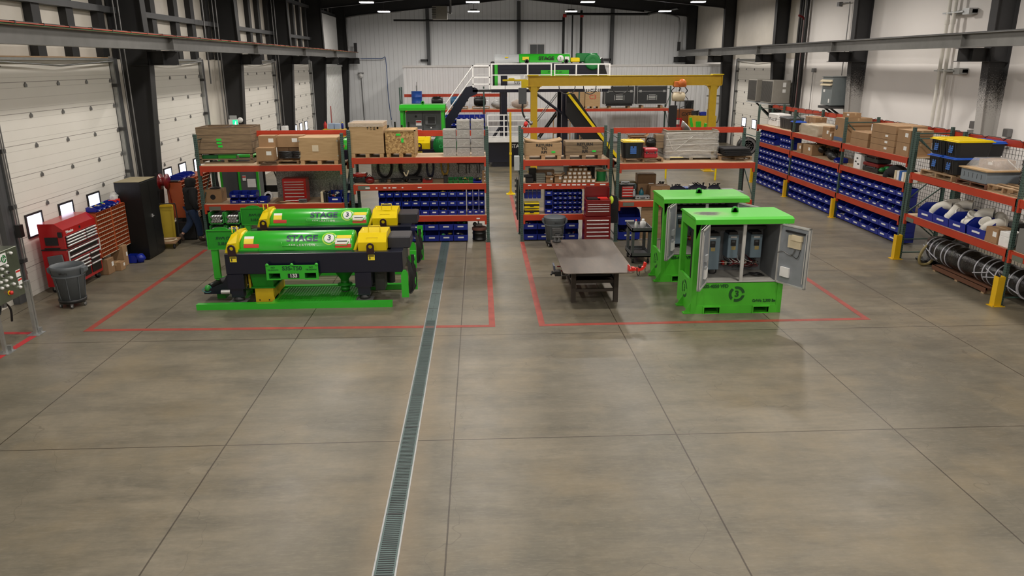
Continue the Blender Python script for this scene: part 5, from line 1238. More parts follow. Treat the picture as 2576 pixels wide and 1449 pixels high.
# orange pigeonhole cabinets
def pigeon(label,x,y,nb,rows,w,d,z0,z1,legs=True):
    t=thing('pigeonhole_cabinet',label,'parts cabinet',(x,y,0),90); OC=mat('pigeon_orange',(.36,.07,.018),.5); ED=mat('bin_edge_white',(.42,.36,.27),.6)
    c=MB(); c.box(-w/2,w/2,d/2-.01,d/2,z0,z1,OC).box(-w/2,-w/2+.012,-d/2,d/2,z0,z1,OC).box(w/2-.012,w/2,-d/2,d/2,z0,z1,OC).box(-w/2,w/2,-d/2,d/2,z1-.012,z1,OC).box(-.02,.02,-d/2-.004,d/2,z0,z1,OC); c.build('cabinet_body',t)
    rh=(z1-z0)/rows
    for r_ in range(rows):
        zz=z0+r_*rh; s=MB(); s.box(-w/2+.012,w/2-.012,-d/2,d/2,zz,zz+.008,OC).box(-w/2+.012,w/2-.012,-d/2-.003,-d/2+.003,zz,zz+.016,ED); s.build('shelf',t)
        v=MB(); n=nb*2
        for k in range(n+1): xx=-w/2+.012+k*(w-.024)/n; v.box(xx-.004,xx+.004,-d/2+.01,d/2,zz+.008,zz+rh,OC)
        v.build('divider_row',t)
    if legs:
        for sx in (-w*.4,w*.4): MB().box(sx-.03,sx+.03,-d*.35,d*.35,0,z0,DGREY).build('leg',t)
    return t
pigeon('orange pigeonhole parts cabinet beside the red tool chest',-8.80,17.52,8,11,1.42,.32,.43,1.46)
pigeon('orange pigeonhole parts cabinet behind the walking person',-8.55,21.3+.9,8,10,2.3,.42,.5,1.50)
for k,(yy,xx) in enumerate(((16.98,-8.75),(17.2,-8.75),(17.45,-8.75),(17.68,-8.75),(17.88,-8.77))):
    addbin((xx,yy,1.462),90,.2,.26,.11,'small blue bin on top of the orange cabinet by red chest, %s'%['nearest','second nearest','middle','second farthest','farthest'][k],'blue bins on the orange cabinet')
mb=MB(); 
for (yy,xx) in ((16.98,-8.75),(17.2,-8.75),(17.45,-8.75)): lumps(mb,xx,yy,1.47,.2,.2,.12,6)
single(mb,'loose_parts','small parts in the blue bins on the orange cabinet','hardware',kind='stuff')
m=B(-.13,.13,-.09,.09,0,.1,REDT,.01); single(m,'red_tray','translucent orange parts box at the far end of the cabinet top','tray',(-8.78,18.03,1.462),90)
m=MB(); m.ball((0,0,.08),.1,FILM,8,6,(1,1.2,.9),None,.2).box(-.05,.05,-.09,.09,0,.08,WHITE); single(m,'plastic_bag','crumpled clear bag of parts on top of the orange tray','bag',(-8.78,18.05,1.565))
for k in range(3): addbin((-8.6,21.55+.35*k,1.502),90,.3,.34,.13,'blue bin on top of the orange cabinet behind the person, %s'%['nearest','middle','farthest'][k],'blue bins on the orange cabinet behind the person')
single(B(-.16,.16,-.1,.1,0,.03,BLK,.01),'black_tray','flat black tray on the near end of the far orange cabinet','tray',(-8.6,21.2,1.502))
# black cabinet
t=thing('steel_cabinet','tall black two door steel cabinet with a dusty top','cabinet',(-8.53,18.7,0),90); w,d=.92,.60
MB().box(-w/2,w/2,-d/2,d/2,.03,1.93,BLKM).build('cabinet_body',t); MB().box(-w/2,w/2,-d/2,d/2,1.93,1.935,mat('dusty_top',(.27,.23,.14),.85)).build('top_panel',t)
for s in (-1,1): 
    a,b_=sorted((s*.004,s*(w/2-.005))); o=MB().box(a,b_,-d/2-.012,-d/2,.08,1.9,BLKM).build('door',t)
    if s<0: MB().box(-.05,-.03,-d/2-.04,-d/2-.012,1.0,1.08,CHROME).cyl((-.04,-d/2-.04,1.04),(.02,-d/2-.045,1.03),.008,CHROME,6).build('handle',o)
# under orange cabinet
carton('brown carton on the floor under the orange cabinet, near',-8.75,17.05,0,.3,.3,.36,rot=90,m=CARD2)
carton('smaller brown carton on the floor under the orange cabinet',-8.6,17.35,0,.22,.25,.2,rot=90)
carton('tall tan carton stacked on the floor by the blue floor bins',-8.72,17.75,0,.22,.3,.5,rot=90)
for k in range(2): addbin((-8.52,18.0+.12*k-.02,.0+.0),90,.11,.25,.2-.0,'blue bin on the floor by the black cabinet, %s'%['nearer','farther'][k],'blue bins on the floor left',lab=False)
m=MB(); m.ball((0,0,.1),.12,BLUE,8,6,(1,1,.9),None,.2); single(m,'blue_cloth','crumpled blue bag on the floor beside the black cabinet','bag',(-8.36,18.02,0))
# hand truck and yellow item
t=thing('hand_cart','old platform hand cart beside the black cabinet','cart',(-8.33,19.68,0),8)
MB().box(-.25,.25,-.35,.35,.14,.17,CARD2).build('platform',t)
h=MB(); h.tube(smooth([(-.22,.33,.15),(-.22,.35,1.0),(-.15,.33,1.08),(.12,.33,1.08),(.2,.35,1.0),(.2,.33,.15)]),.014,BLK,8); h.build('handle',t)
for sx in (-.2,.2):
    for sy in (-.28,.28): MB().lathe([(.01,-.02),(.06,-.02),(.06,.02),(.01,.02)],RUBBER,(sx,sy,.06),12,'x').box(sx-.015,sx+.015,sy-.02,sy+.02,.06,.14,GREYM).build('caster',t)
m=MB(); m.prism([(-.15,0),(.15,0),(.17,.95),(-.18,.95)],'y',-.03,.03,mat('faded_yellow',(.42,.30,.02),.6)).prism([(-.18,.95),(.17,.95),(.15,1.0),(-.12,1.03)],'y',-.05,.05,GYEL); single(m,'canvas_sleeve','faded yellow sleeve standing behind the hand cart','panel',(-8.55,20.35,.0),10)
coil('wire_coil','loose wire hoop lying on the hand cart',-8.28,19.6,.18,.2,CREAM,2,.008,cat='wire')
# hose reel on column
t=thing('hose_reel','dark red hose reel mounted above the orange cabinet','hose reel',(-8.75,20.9,1.55)); MB().lathe([(.04,-.1),(.22,-.1),(.22,-.08),(.12,-.07),(.12,.07),(.22,.08),(.22,.1),(.04,.1)],DRED,(0,0,0),24,'x').build('reel',t); MB().tube(smooth([(.05,.1,-.1),(.08,.12,-.5),(.1,.15,-.9),(.12,.1,-1.1)]),.012,DRED,6).build('hose',t); MB().box(-.2,-.1,-.05,.05,-.25,.25,BLKM).build('bracket',t)
# black open totes on floor
for k,(x,y,w,h) in enumerate(((-8.15,20.75,.55,.5),(-8.2,21.65,.85,.5))):
    t=thing('open_tote','open black floor tote, %s behind the hand cart'%['smaller front one','larger rear one'][k],'tote',(x,y,0)); e=.012
    MB().box(-w/2,w/2,-.3,.3,0,.02,BLK).box(-w/2,w/2,-.3,-.3+e,0,h,BLK).box(-w/2,w/2,.3-e,.3,0,h,BLK).box(-w/2,-w/2+e,-.3,.3,0,h,BLK).box(w/2-e,w/2,-.3,.3,0,h,BLK).box(-w/2-.02,w/2+.02,-.32,-.3,h-.03,h,BLK).build('tote_body',t)
    MB().ball((0,0,h*.6),.2,DGREY,8,5,(w*1.6,1,.4),None,.2).build('contents',t)
# exit sign and wall fittings
t=thing('exit_sign','green running man exit sign on a white wall box','sign',(-9.0,28.2,2.35),0)
MB().box(-.17,.17,-.04,.04,0,.36,WHITE,None,.01).build('housing',t)
MB().box(-.02,.16,-.046,-.04,.02,.34,mat('exit_green',(.01,.45,.17),.4,0,0,emit=1.6,emitc=(.01,.6,.25))).build('sign_face',t)
g=MB(); EX=mat('exit_white',(.9,1,.9),.4,0,0,emit=2.5); g.ball((.09,-.047,.27),.02,EX,8,6,(1,.1,1)).tube([(.085,-.048,.24),(.07,-.048,.17)],.014,EX,6).tube([(.07,-.048,.17),(.10,-.048,.12),(.09,-.048,.07)],.009,EX,6).tube([(.07,-.048,.17),(.05,-.048,.12),(.02,-.048,.10)],.009,EX,6).tube([(.08,-.048,.22),(.11,-.048,.18)],.008,EX,6).tube([(.08,-.048,.22),(.05,-.048,.2)],.008,EX,6); g.build('running_figure',t)
MB().box(-.12,.12,-.03,.03,.36,.5,LGREY).build('light_mount',t)
m=MB(); m.lathe([(.02,-.1),(.09,-.08),(.1,0)],WHITE,(0,0,0),16,'y'); single(m,'alarm_horn','round white alarm horn beside the exit sign','alarm',(-8.78,28.3,2.68))
for k,y in enumerate((14.6,21.0,28.55,36.5)):
    for j in range(2):
        wallpipe('conduit','thin vertical conduit, %s, on the left wall %s'%(['outer','inner'][j],['by the first door','behind the black cabinet','near the exit sign','by the third door'][k]),[(-9.3+.12*j,y-.35,.3),(-9.3+.12*j,y-.35,8.2)],.02,GREYM)
m=MB(); m.tube([(-9.2,26.9,4.0),(-9.2,26.9,8.2)],.025,GREYM,8); single(m,'conduit','grey drop conduit just beyond the second door','pipe')
# ---------------------------------------------------------------- walking person
def person():
    x,y=-7.83,20.2
    def skin(name,verts,edges,rad,m,parent=None,sub=2,root=0):
        me=bpy.data.meshes.new(name); me.from_pydata(verts,edges,[]); o=bpy.data.objects.new(name,me); C.objects.link(o)
        md=o.modifiers.new('s','SKIN'); md.use_smooth_shade=True
        for i,r in enumerate(rad): me.skin_vertices[0].data[i].radius=(r,r) if not isinstance(r,tuple) else r
        me.skin_vertices[0].data[root].use_root=True
        sb=o.modifiers.new('u','SUBSURF'); sb.levels=sub; sb.render_levels=sub
        bpy.context.view_layer.update()
        nm_=bpy.data.meshes.new_from_object(o.evaluated_get(bpy.context.evaluated_depsgraph_get())); nm_.materials.clear(); nm_.materials.append(m)
        bpy.data.objects.remove(o); q=bpy.data.objects.new(name,nm_); C.objects.link(q)
        if parent: q.parent=parent
        for p in nm_.polygons: p.use_smooth=True
        return q
    t=thing('person','person in a dark hooded jacket and jeans walking away past the rack','person',(x,y,0),-48)
    # joints (person faces +y). pelvis 0
    V=[(0,0,.93),(0,.02,1.1),(0,.03,1.3),(0,.04,1.46),(0,.07,1.55),(0,.10,1.66),
       (-.15,.03,1.42),(-.235,.03,1.16),(-.235,.11,.88),(.15,.03,1.42),(.25,-.03,1.16),(.275,.06,.89),
       (-.10,0,.88),(-.11,-.03,.50),(-.10,-.36,.30),(-.10,-.33,.16),
       (.10,0,.88),(.11,.10,.49),(.10,.12,.10),(.10,.25,.05)]
    V[14]=(-.10,-.30,.22)
    E_=[(0,1),(1,2),(2,3),(3,4),(4,5),(3,6),(6,7),(7,8),(3,9),(9,10),(10,11),(0,12),(12,13),(13,14),(14,15),(0,16),(16,17),(17,18),(18,19)]
    Rd=[.10,.10,.12,.07,.05,.085,.05,.038,.028,.05,.038,.028,.085,.06,.04,.035,.085,.06,.04,.035]
    b=skin('body',V,E_,Rd,SKIN,t)
    skin('jacket',[(0,0,.80),(0,.02,1.05),(0,.03,1.30),(0,.04,1.46),(-.15,.03,1.42),(-.235,.03,1.15),(-.235,.11,.89),(.15,.03,1.42),(.25,-.03,1.15),(.275,.06,.90)],[(0,1),(1,2),(2,3),(3,4),(4,5),(5,6),(3,7),(7,8),(8,9)],[(.20,.16),(.21,.17),(.23,.18),.15,.125,.085,.065,.125,.085,.065],FABRIC,t)
    skin('hood',[(0,.03,1.45),(0,.05,1.56),(0,.07,1.68),(0,.08,1.75)],[(0,1),(1,2),(2,3)],[.13,.14,.165,.11],FABRIC,t)
    skin('jeans',[(0,0,1.02),(-.10,0,.84),(-.11,-.03,.50),(-.10,-.27,.26),(.10,0,.84),(.11,.10,.49),(.10,.12,.13)],[(0,1),(1,2),(2,3),(0,4),(4,5),(5,6)],[.155,.13,.095,.08,.13,.095,.08],JEANS,t)
    for sx,pts in ((-1,[(-.10,-.28,.26),(-.10,-.34,.20),(-.10,-.27,.06)]),(1,[(.10,.10,.14),(.10,.12,.06),(.10,.30,.055)])):
        skin('boot',pts,[(0,1),(1,2)],[.065,.065,.05],BROWN,t,1)
    # hands with five fingers
    for sx,h in ((-1,(-.235,.13,.86)),(1,(.28,.08,.87))):
        hx,hy,hz=h; Vh=[h,(hx,hy+.02,hz-.07)]; Eh=[(0,1)]; Rh=[(.028,.018),(.036,.02)]
        for f in range(4):
            k=len(Vh); o=(f-1.5)*.018; L_=[.06,.072,.068,.052][f]; Vh+=[(hx,hy+.02+o,hz-.09),(hx+.005*-sx,hy+.03+o,hz-.09-L_*.55),(hx+.018*-sx,hy+.035+o,hz-.09-L_)]; Eh+=[(1,k),(k,k+1),(k+1,k+2)]; Rh+=[.009,.008,.007]
        k=len(Vh); Vh+=[(hx,hy+.045,hz-.03),(hx,hy+.065,hz-.07)]; Eh+=[(0,k),(k,k+1)]; Rh+=[.010,.008]
        skin('hand',Vh,Eh,Rh,SKIN,t,1)
person()

# ---------------------------------------------------------------- long decanter machines
STK=mat('sticker_yellow',(.75,.60,.03),.5); STW=mat('sticker_white',(.70,.70,.66),.5); STR=mat('sticker_red',(.60,.03,.02),.5); LIME=mat('logo_lime',(.35,.60,.02),.4)
LOGON=mat('logo_navy',(.006,.02,.07),.4)
GRATEG=mat('grating_green',(.02,.30,.012),.45)
DARKR=mat('lug_dark',(.02,.006,.008),.4)
def cylface(R,cy,cz,th):  # point on cover surface at angle from vertical toward the front
    return (cy-R*math.sin(th),cz+R*math.cos(th))
def curved_sticker(x0,x1,t0,t1,R,cy,cz,m,e=.003,n=4):
    vs=[];fs=[]
    for i in range(n+1):
        th=t0+(t1-t0)*i/n; y,z=cylface(R+e,cy,cz,th); vs+=[(x0,y,z),(x1,y,z)]
    for i in range(n): fs.append((2*i,2*i+1,2*i+3,2*i+2)); 
    return MB().add(vs,[tuple(reversed(f)) for f in fs],m,True)
def wraptext(s,size,m,parent,x,th,R,cy,cz,bold=.003,sx=1,name='lettering'):
    o=text(s,size,m,parent,(0,0,0),bold=bold,sx=sx,ext=0,name=name); me=o.data.copy(); o.data=me
    bm=bmesh.new(); bm.from_mesh(me); yy=-size
    while yy<size: bmesh.ops.bisect_plane(bm,geom=bm.verts[:]+bm.edges[:]+bm.faces[:],plane_co=(0,yy,0),plane_no=(0,1,0)); yy+=size/9
    bm.to_mesh(me); bm.free()
    o.rotation_euler=(0,0,0)
    for v in me.vertices:
        a=th-v.co.y/R; y,z=cylface(R+.005,cy,cz,a); v.co=Vector((x+v.co.x,y,z))
    return o
def decanter(label,loc,full=True,eye_r=True):
    t=thing('decanter_centrifuge',label,'machine',loc)
    # local origin: floor under the middle of the front beam; x -1.74..1.74 ; y 0 front, z up
    XL,XR=-1.74,1.74; ZB,ZT=.66,1.08
    B(XL,XR,.0,.20,ZB,ZT,NAVY,.012).build('front_beam',t); B(XL,XR,.95,1.15,ZB,ZT,NAVY,.012).build('rear_beam',t)
    B(XL,XL+.2,.20,.95,ZB,ZT,NAVY).build('cross_beam',t); B(XR-.25,XR,.20,.95,ZB,ZT,NAVY).build('cross_beam',t); B(XL+.2,XR-.25,.2,.95,ZT-.1,ZT-.06,DGREY).build('pan',t)
    for lx in (-1.57,.94):
        for ly in (.02,.97):
            m=MB(); m.box(lx-.16,lx+.16,ly-.02,ly+.18,.36,ZB,NAVY).box(lx-.12,lx+.12,ly,ly+.16,.18,.36,NAVY); m.build('leg',t)
            MB().lathe([(.10,.10),(.115,.12),(.10,.155),(.085,.18)],BLK,(lx,ly+.08,0),18).box(lx-.17,lx+.17,ly-.05,ly+.2,.085,.10,GREYM).build('rubber_mount',t)
    # cover
    R=.34; cy,cz=.60,ZT-.02; x0,x1=-1.46,.70
    pr=[(R*math.cos(a),R*math.sin(a)) for a in [math.pi*k/20 for k in range(21)]]
    m=MB(); vs=[]; fs=[]; secs=[(x0-.12,.80),(x0-.05,.93),(x0,1),(x1,1),(x1+.03,.97),(x1+.05,.80)]
    for (xx,s) in secs: vs+=[(xx,cy+a*s,cz+b_*s) for a,b_ in pr]
    for i in range(len(secs)-1):
        for k in range(20): fs.append((i*21+k,(i+1)*21+k,(i+1)*21+k+1,i*21+k+1))
    m.add(vs,fs,GREEN,True); m.add(vs[:21],[tuple(range(21))],GREEN); m.add(vs[-21:],[tuple(range(20,-1,-1))],GREEN)
    co=m.build('drum_cover',t)
    f=MB(); f.box(x0-.1,x0+.32,cy-R-.06,cy-R+.02,ZT,ZT+.035,GREEN).box(x1-.4,x1+.02,cy-R-.06,cy-R+.02,ZT,ZT+.035,GREEN).box(x0,x1,cy-R-.02,cy-R+.02,ZT-.01,ZT+.012,GREEN); f.build('hinge_flange',t)
    for hx in (x0+.95,x0+1.95):
        MB().tube([(hx-.17,cy-R-.01,ZT+.16),(hx-.13,cy-R-.07,ZT+.1),(hx+.13,cy-R-.07,ZT+.1),(hx+.17,cy-R-.01,ZT+.16)],.010,GREEN,6).build('cover_handle',t)
    # decals on the cover
    th=.82
    o=wraptext('STAGE',.20,LOGON,t,-.28,th,R,cy,cz,bold=.006,sx=1.05); wraptext('S E P A R A T I O N',.062,STW,t,-.28,th+.42,R,cy,cz,bold=.001)
    def disc(r,m,e,xx,tt,hole=0):
        vs=[];fs=[]; n=28
        rr=[hole,r*.6,r] if hole else [0,r*.5,r]
        for q in rr:
            for k in range(n):
                a=2*math.pi*k/n; y,z=cylface(R+e,cy,cz,tt-q*math.sin(a)/R); vs.append((xx+q*math.cos(a),y,z))
        for i in range(2):
            for k in range(n): j=(k+1)%n; fs.append((i*n+k,(i+1)*n+k,(i+1)*n+j,i*n+j))
        return MB().add(vs,fs,m,True)
    disc(.145,LIME,.003,.26,th).build('logo_disc',t); disc(.118,GREEN,.0045,.26,th).build('logo_disc',t); disc(.10,STW,.006,.26,th).build('logo_disc',t)
    o=wraptext('3',.16,LOGON,t,.26,th,R+.004,cy,cz,bold=.004)
    curved_sticker(x0+.03,x0+.22,.62,.80,R,cy,cz,STW).build('warning_sticker',t); curved_sticker(x0+.03,x0+.22,.80,1.12,R,cy,cz,STK).build('warning_sticker',t); curved_sticker(x0+.03,x0+.33,1.14,1.36,R,cy,cz,STR).build('warning_sticker',t)
    curved_sticker(x1-.50,x1-.30,.62,1.05,R,cy,cz,STW).build('warning_sticker',t); curved_sticker(x1-.29,x1-.0,.62,.85,R,cy,cz,STK).build('warning_sticker',t); curved_sticker(x1-.32,x1-.02,.86,1.2,R,cy,cz,STW).build('warning_sticker',t); curved_sticker(x1-.32,x1-.0,1.2,1.42,R,cy,cz,STR).build('warning_sticker',t)
    curved_sticker(x1-.28,x1-.08,1.0,1.06,R,cy,cz,BLK,.006).build('machine_diagram',t)
    # yellow belt guards
    def guard_box(xa,xb,nm,tilt):
        h=.33; g=MB(); pts=[(.12,ZT),(.10,ZT+.17),(.28,ZT+h),(.82,ZT+h),(1.0,ZT+.17),(.98,ZT)]
        if not tilt: g.prism(pts,'x',xa,xb,YEL)
        else:
            vs=[(xa,*p) for p in pts]+[(xb,*p) for p in [(.12,ZT),(.12,ZT+.19),(.28,ZT+h+.02),(.82,ZT+h+.02),(1,ZT+.19),(.98,ZT)]]
            vs=[(xa+(q[2]-ZT)*.35 if i<6 else q[0],q[1],q[2]) for i,q in enumerate(vs)]
            g.add(vs,[(0,1,2,3,4,5),(11,10,9,8,7,6)]+[(i,i+6,(i+1)%6+6,(i+1)%6) for i in range(6)],YEL)
        o=g.build(nm,t); return o
    gr=guard_box(.86,1.42,'belt_guard',False); gl=guard_box(-1.76,-1.52,'belt_guard',True)
    for (xa,xb,z) in ((1.06,1.29,ZT+.33),(-1.63,-1.53,ZT+.36)):
        MB().tube([(xa,.30,z),(xa,.30,z+.13),(xb,.30,z+.13),(xb,.30,z)],.013,YEL,8).build('lifting_handle',t)
    # curved yellow end hood
    for (xx,s) in ((.72,1),(-1.67,1)):
        q=MB(); R2=.36; arc=[(R2*math.cos(a),R2*math.sin(a)) for a in [math.pi*k/16 for k in range(17)]]; vs=[];fs=[]
        for (dx,s2,lean) in ((.02,1.0,.0),(.085,1.0,.0),(.085,.85,0),(.02,.85,0)):
            vs+=[(xx+dx+(b_/R2)*.13,cy+a*s2,ZT-.02+b_*s2) for a,b_ in arc]
        for i in range(4):
            j=(i+1)%4
            for k in range(16): fs.append((i*17+k,j*17+k,j*17+k+1,i*17+k+1))
        q.add(vs,fs,YEL,True); q.build('end_hood',t)
    w_=MB(); 
    for (xa,xb) in ((1.02,1.26),): w_.tube([(xa,.185,ZT+.25),(xa+.05,.12,ZT+.17),(xb-.05,.12,ZT+.17),(xb,.185,ZT+.25),(xa,.185,ZT+.25)],.006,YEL,5)
    w_.build('guard_hatch',t)
    # dark boxes at right end
    MB().box(1.42,1.87,.35,.95,ZT-.02,ZT+.22,mat('charcoal_paint',(.022,.022,.028),.5),None,.02).build('drive_housing',t)
    # lifting lugs
    for lx in (-1.58,1.12):
        q=MB(); n=20; ro=.075; ri=.038; pts=[]; zc=ZT+.11
        arc=[(math.cos(a),math.sin(a)) for a in [math.pi*k/n for k in range(n+1)]]
        outer=[(lx+ro*1.0,ZT-.03)]+[(lx+ro*c,zc+ro*s) for c,s in arc]+[(lx-ro,ZT-.03)]
        # ring built from quads
        N_=24; vs=[];fs=[]
        for k in range(N_):
            a=2*math.pi*k/N_; c,s=math.cos(a),math.sin(a); 
            oz=s*ro if s>0 else max(-(zc-ZT)-.03,-abs(s/(abs(c)+1e-6))*ro if abs(c)>abs(s) else -.14); ox=c*ro if s>=0 else (math.copysign(ro,c) if abs(c)>.5 else c*ro*1.6)
            for yy in (-.03,.0): vs+=[(lx+ri*c,yy,zc+ri*s),(lx+ox,yy,zc+oz)]
        for k in range(N_):
            j=(k+1)%N_; fs+=[(4*k,4*k+1,4*j+1,4*j),(4*k+2,4*j+2,4*j+3,4*k+3),(4*k+1,4*k+3,4*j+3,4*j+1),(4*k,4*j,4*j+2,4*k+2)]
        q.add(vs,fs,DARKR); q.build('lifting_lug',t)
        MB().box(lx-.055,lx+.075,-.004,0,ZT-.165,ZT-.055,STK).box(lx-.045,lx+.065,-.006,-.004,ZT-.09,ZT-.07,BLK).box(lx-.03,lx-.01,-.006,-.004,ZT-.15,ZT-.10,BLK).build('warning_sticker',t)
    if not full: return t
    # green fork pocket plate
    PX0,PX1=-.93,.09; pz0,pz1=.56,.86; y=-.10
    p=MB(); 
    for (a,b_,c,d) in ((PX0,PX1,.70,pz1),(PX0,PX0+.05,pz0,.70),(PX0+.27,PX1-.27,.575,.70),(PX1-.05,PX1,pz0,.70),(PX0,PX0+.27,pz0,pz0+.03),(PX1-.27,PX1,pz0,pz0+.03)): p.box(a,b_,y,y+.012,c,d,GREEN)
    for xx in (PX0+.03,(PX0+PX1)/2,PX1-.03): p.lathe([(0,0),(.035,0),(.035,.012)],GREEN,(xx,y,pz1+.005),12,'y')
    p.build('fork_pocket_plate',t)
    for xa in (PX0+.05,PX1-.27):
        s=MB(); s.box(xa-.01,xa+.0,y,1.1,pz0,.70,DG2).box(xa+.22,xa+.23,y,1.1,pz0,.70,DG2).box(xa,xa+.22,y+.012,1.1,.695,.70,DG2).box(xa,xa+.22,y+.012,1.1,pz0,pz0+.006,DG2); s.build('fork_tube',t)
    ST=mat('stencil_dark',(.004,.05,.02),.5)
    text('S3S-T50',.115,ST,t,(-.42,y-.002,.795),bold=.003,sx=1.0); text('133',.10,STW,t,(-.40,y-.008,.645),bold=.003); MB().box(-.51,-.29,y-.006,y-.001,.60,.69,NAVY).build('number_plate',t)
    for xx in (-.79,-.05): text('NO',.05,ST,t,(xx,y-.002,.815)); text('TIE-DOWN',.042,ST,t,(xx,y-.002,.765))
    # hopper, chute, cone
    h=MB(); 
    a=[(-1.34,.15),(-.86,.15),(-.86,.9),(-1.34,.9)]; b_=[(-1.30,.2),(-.90,.2),(-.90,.8),(-1.30,.8)]
    vs=[(*q,.72) for q in a]+[(*q,.34) for q in b_]; h.add(vs,[(0,3,2,1),(4,5,6,7),(0,1,5,4),(1,2,6,5),(2,3,7,6),(3,0,4,7)],DG3); h.box(-1.34,-.86,.16,.84,.32,.345,DG3); h.build('discharge_hopper',t)
    y_=MB(); vs=[(-1.28,.2,.32),(-.88,.2,.32),(-.60,.8,.42),(-1.0,.8,.42),(-1.25,.2,.03),(-.87,.2,.03),(-.62,.8,.22),(-1.0,.8,.22)]
    y_.box(-1.27,-.89,.18,.50,.03,.32,CHY).add([(-.89,.18,.03),(-.89,.18,.32),(-.89,.95,.34),(-.89,.95,.16)],[(0,3,2,1)],CHY).box(-.90,-.885,.18,1.0,.12,.34,CHY)
    for xx in (-1.19,-1.0): y_.lathe([(.014,-.008),(.014,0)],BLK,(xx,.18,.07),10,'y')
    y_.build('yellow_chute',t)
    B(-1.40,-1.36,.25,.85,.30,.66,CHY).build('side_plate',t)
    c=MB(); c.lathe([(.05,.12),(.09,.12),(.09,.2),(.075,.2),(.075,.24),(.15,.24),(.15,.27),(.09,.28),(.085,.36),(.26,.62),(.26,.68)],DG3,(.46,.62,0),24); c.build('outlet_cone',t)
    MB().lathe([(.078,.10),(.085,.11),(.085,.17),(.078,.19),(.07,.10)],GREYM,(.46,.62,0),20).build('hose_coupling',t)
    MB().box(1.12,1.32,.35,.75,.18,.62,DGREY,None,.01).build('control_box',t); MB().cyl((1.38,.9,.2),(1.38,.9,.68),.09,BLK,14).build('drive_motor',t)
    # skid base
    s=B(-2.32,1.52,-.22,-.10,0,.115,GREEN); s.build('skid_rail',t); B(-2.20,1.68,.98,1.10,0,.115,GREEN).build('skid_rail',t)
    for xx in (-1.65,.80,-.9): B(xx,xx+.10,-.10,.98,.0,.08,GREEN).build('cross_member',t)
    g=MB(); n=0; xx=-.80
    while xx<.80: g.box(xx,xx+.012,-.10,.98,.085,.10,GRATEG); xx+=.055
    yy=-.10
    while yy<.98: g.box(-.80,.80,yy,yy+.012,.085,.10,GRATEG); yy+=.055
    g.build('grating',t)
    # sign board on a post at left
    sb=MB(); sb.box(-2.25,-1.68,.60,.62,1.03,1.44,DG3).box(-2.25,-1.68,.58,.60,1.42,1.44,GREEN).box(-2.25,-1.68,.58,.60,1.03,1.05,GREEN).box(-2.25,-2.235,.58,.60,1.03,1.44,GREEN).box(-1.695,-1.68,.58,.60,1.03,1.44,GREEN)
    pts=[(-1.97+.16*math.cos(math.pi*k/12),1.44+.05*math.sin(math.pi*k/12)) for k in range(13)]; sb.prism(pts,'y',.60,.62,DG3); sb.build('sign_board',t)
    text('MID PWR',.085,ST,t,(-1.90,.596,1.26),flip=True,bold=.001); text('CABLE',.085,ST,t,(-1.92,.596,1.15),flip=True,bold=.001)
    B(-2.20,-2.07,.60,.68,.40,1.03,GREEN).build('sign_post',t); B(-2.17,-1.75,.6,.75,.38,.42,GREEN).build('post_arm',t); B(-2.17,-2.0,.55,.8,.0,.15,DG3).build('post_foot',t)
    # left motor
    m=MB(); m.prism([(-2.35,.16),(-1.74,.16),(-1.74,.66),(-1.80,.66),(-1.95,.38),(-2.35,.22)],'y',.35,.42,NAVY).prism([(-2.35,.16),(-1.74,.16),(-1.74,.26),(-2.35,.22)],'y',.42,.75,NAVY); m.build('motor_bracket',t)
    m=MB(); m.cyl((-2.25,.45,.28),(-2.12,.70,.32),.07,BLK,14).ball((-2.28,.40,.27),.07,DG2,12,8); m.cyl((-2.0,.4,.40),(-1.85,.5,.44),.075,BLK,14); m.build('hydraulic_motor',t)
    MB().tube(smooth([(-2.3,.36,.3),(-2.38,.34,.25),(-2.30,.34,.2),(-2.2,.36,.22),(-2.22,.38,.32)]),.008,mat('teal_hose',(.05,.22,.22),.5),6).build('hose',t)
    MB().cyl((-2.0,.35,.20),(-1.82,.35,.2),.045,CHROME,12).build('shaft',t)
    # cable hanger at right end
    MB().box(1.70,1.84,-.04,.02,.14,.62,GREEN).prism([(1.70,.62),(1.84,.62),(1.80,.70),(1.74,.70)],'y',-.04,.02,GREEN).build('cable_hanger',t); MB().box(1.84,1.99,.30,.34,.20,.56,GREEN).build('cable_hanger',t); MB().box(1.86,1.99,.30,.34,.66,1.02,GREEN).build('cable_hanger',t)
    for (zz,) in ((.42,),(.82,)):
        MB().lathe([(.06,-.02),(.12,-.02),(.12,.02),(.06,.02),(.06,-.02)],GREEN,(1.95,.28,zz),18,'x').build('hanger_hook',t)
    w_=MB()
    for k in range(7):
        w_.tube(smooth([(1.83+.012*k,.05+.02*k,.95-.03*k),(1.86+.012*k,.0+.02*k,.55),(1.84+.014*k,.03+.02*k,.24+.012*k),(1.9+.01*k,.1+.02*k,.22+.012*k),(1.93+.008*k,.12+.02*k,.5),(1.90+.008*k,.15,.98)]),.012,BLK,6)
    w_.build('cable_bundle',t)
    return t
DG3=mat('hopper_green',(.012,.25,.014),.4); CHY=mat('chute_yellow',(.62,.42,.012),.45)
D1=decanter('nearer long green centrifuge with yellow guards on a green skid',(-3.32,14.38,0)); cachekids(D1)
D2=dup(D1,(-3.36,16.78,0),None,'farther long green centrifuge, behind the first and partly hidden by it'); 
D3=decanter('third centrifuge glimpsed between crates beyond the second rack, lettered 0-091',(-2.92,22.4,1.12),full=False)
text('0-091',.17,STW,D3,(.98,-.012,.80),bold=.004); 
t=thing('machine_stand','dark steel stand carrying the third centrifuge behind the racks','stand',(-2.92,22.4,0)); MB().box(-1.7,1.7,.0,1.1,1.0,1.2,NAVY).build('frame',t)
for xx in (-1.6,1.4):
    for yy in (.0,.9): B(xx,xx+.2,yy,yy+.2,0,1.0,NAVY).build('leg',t)
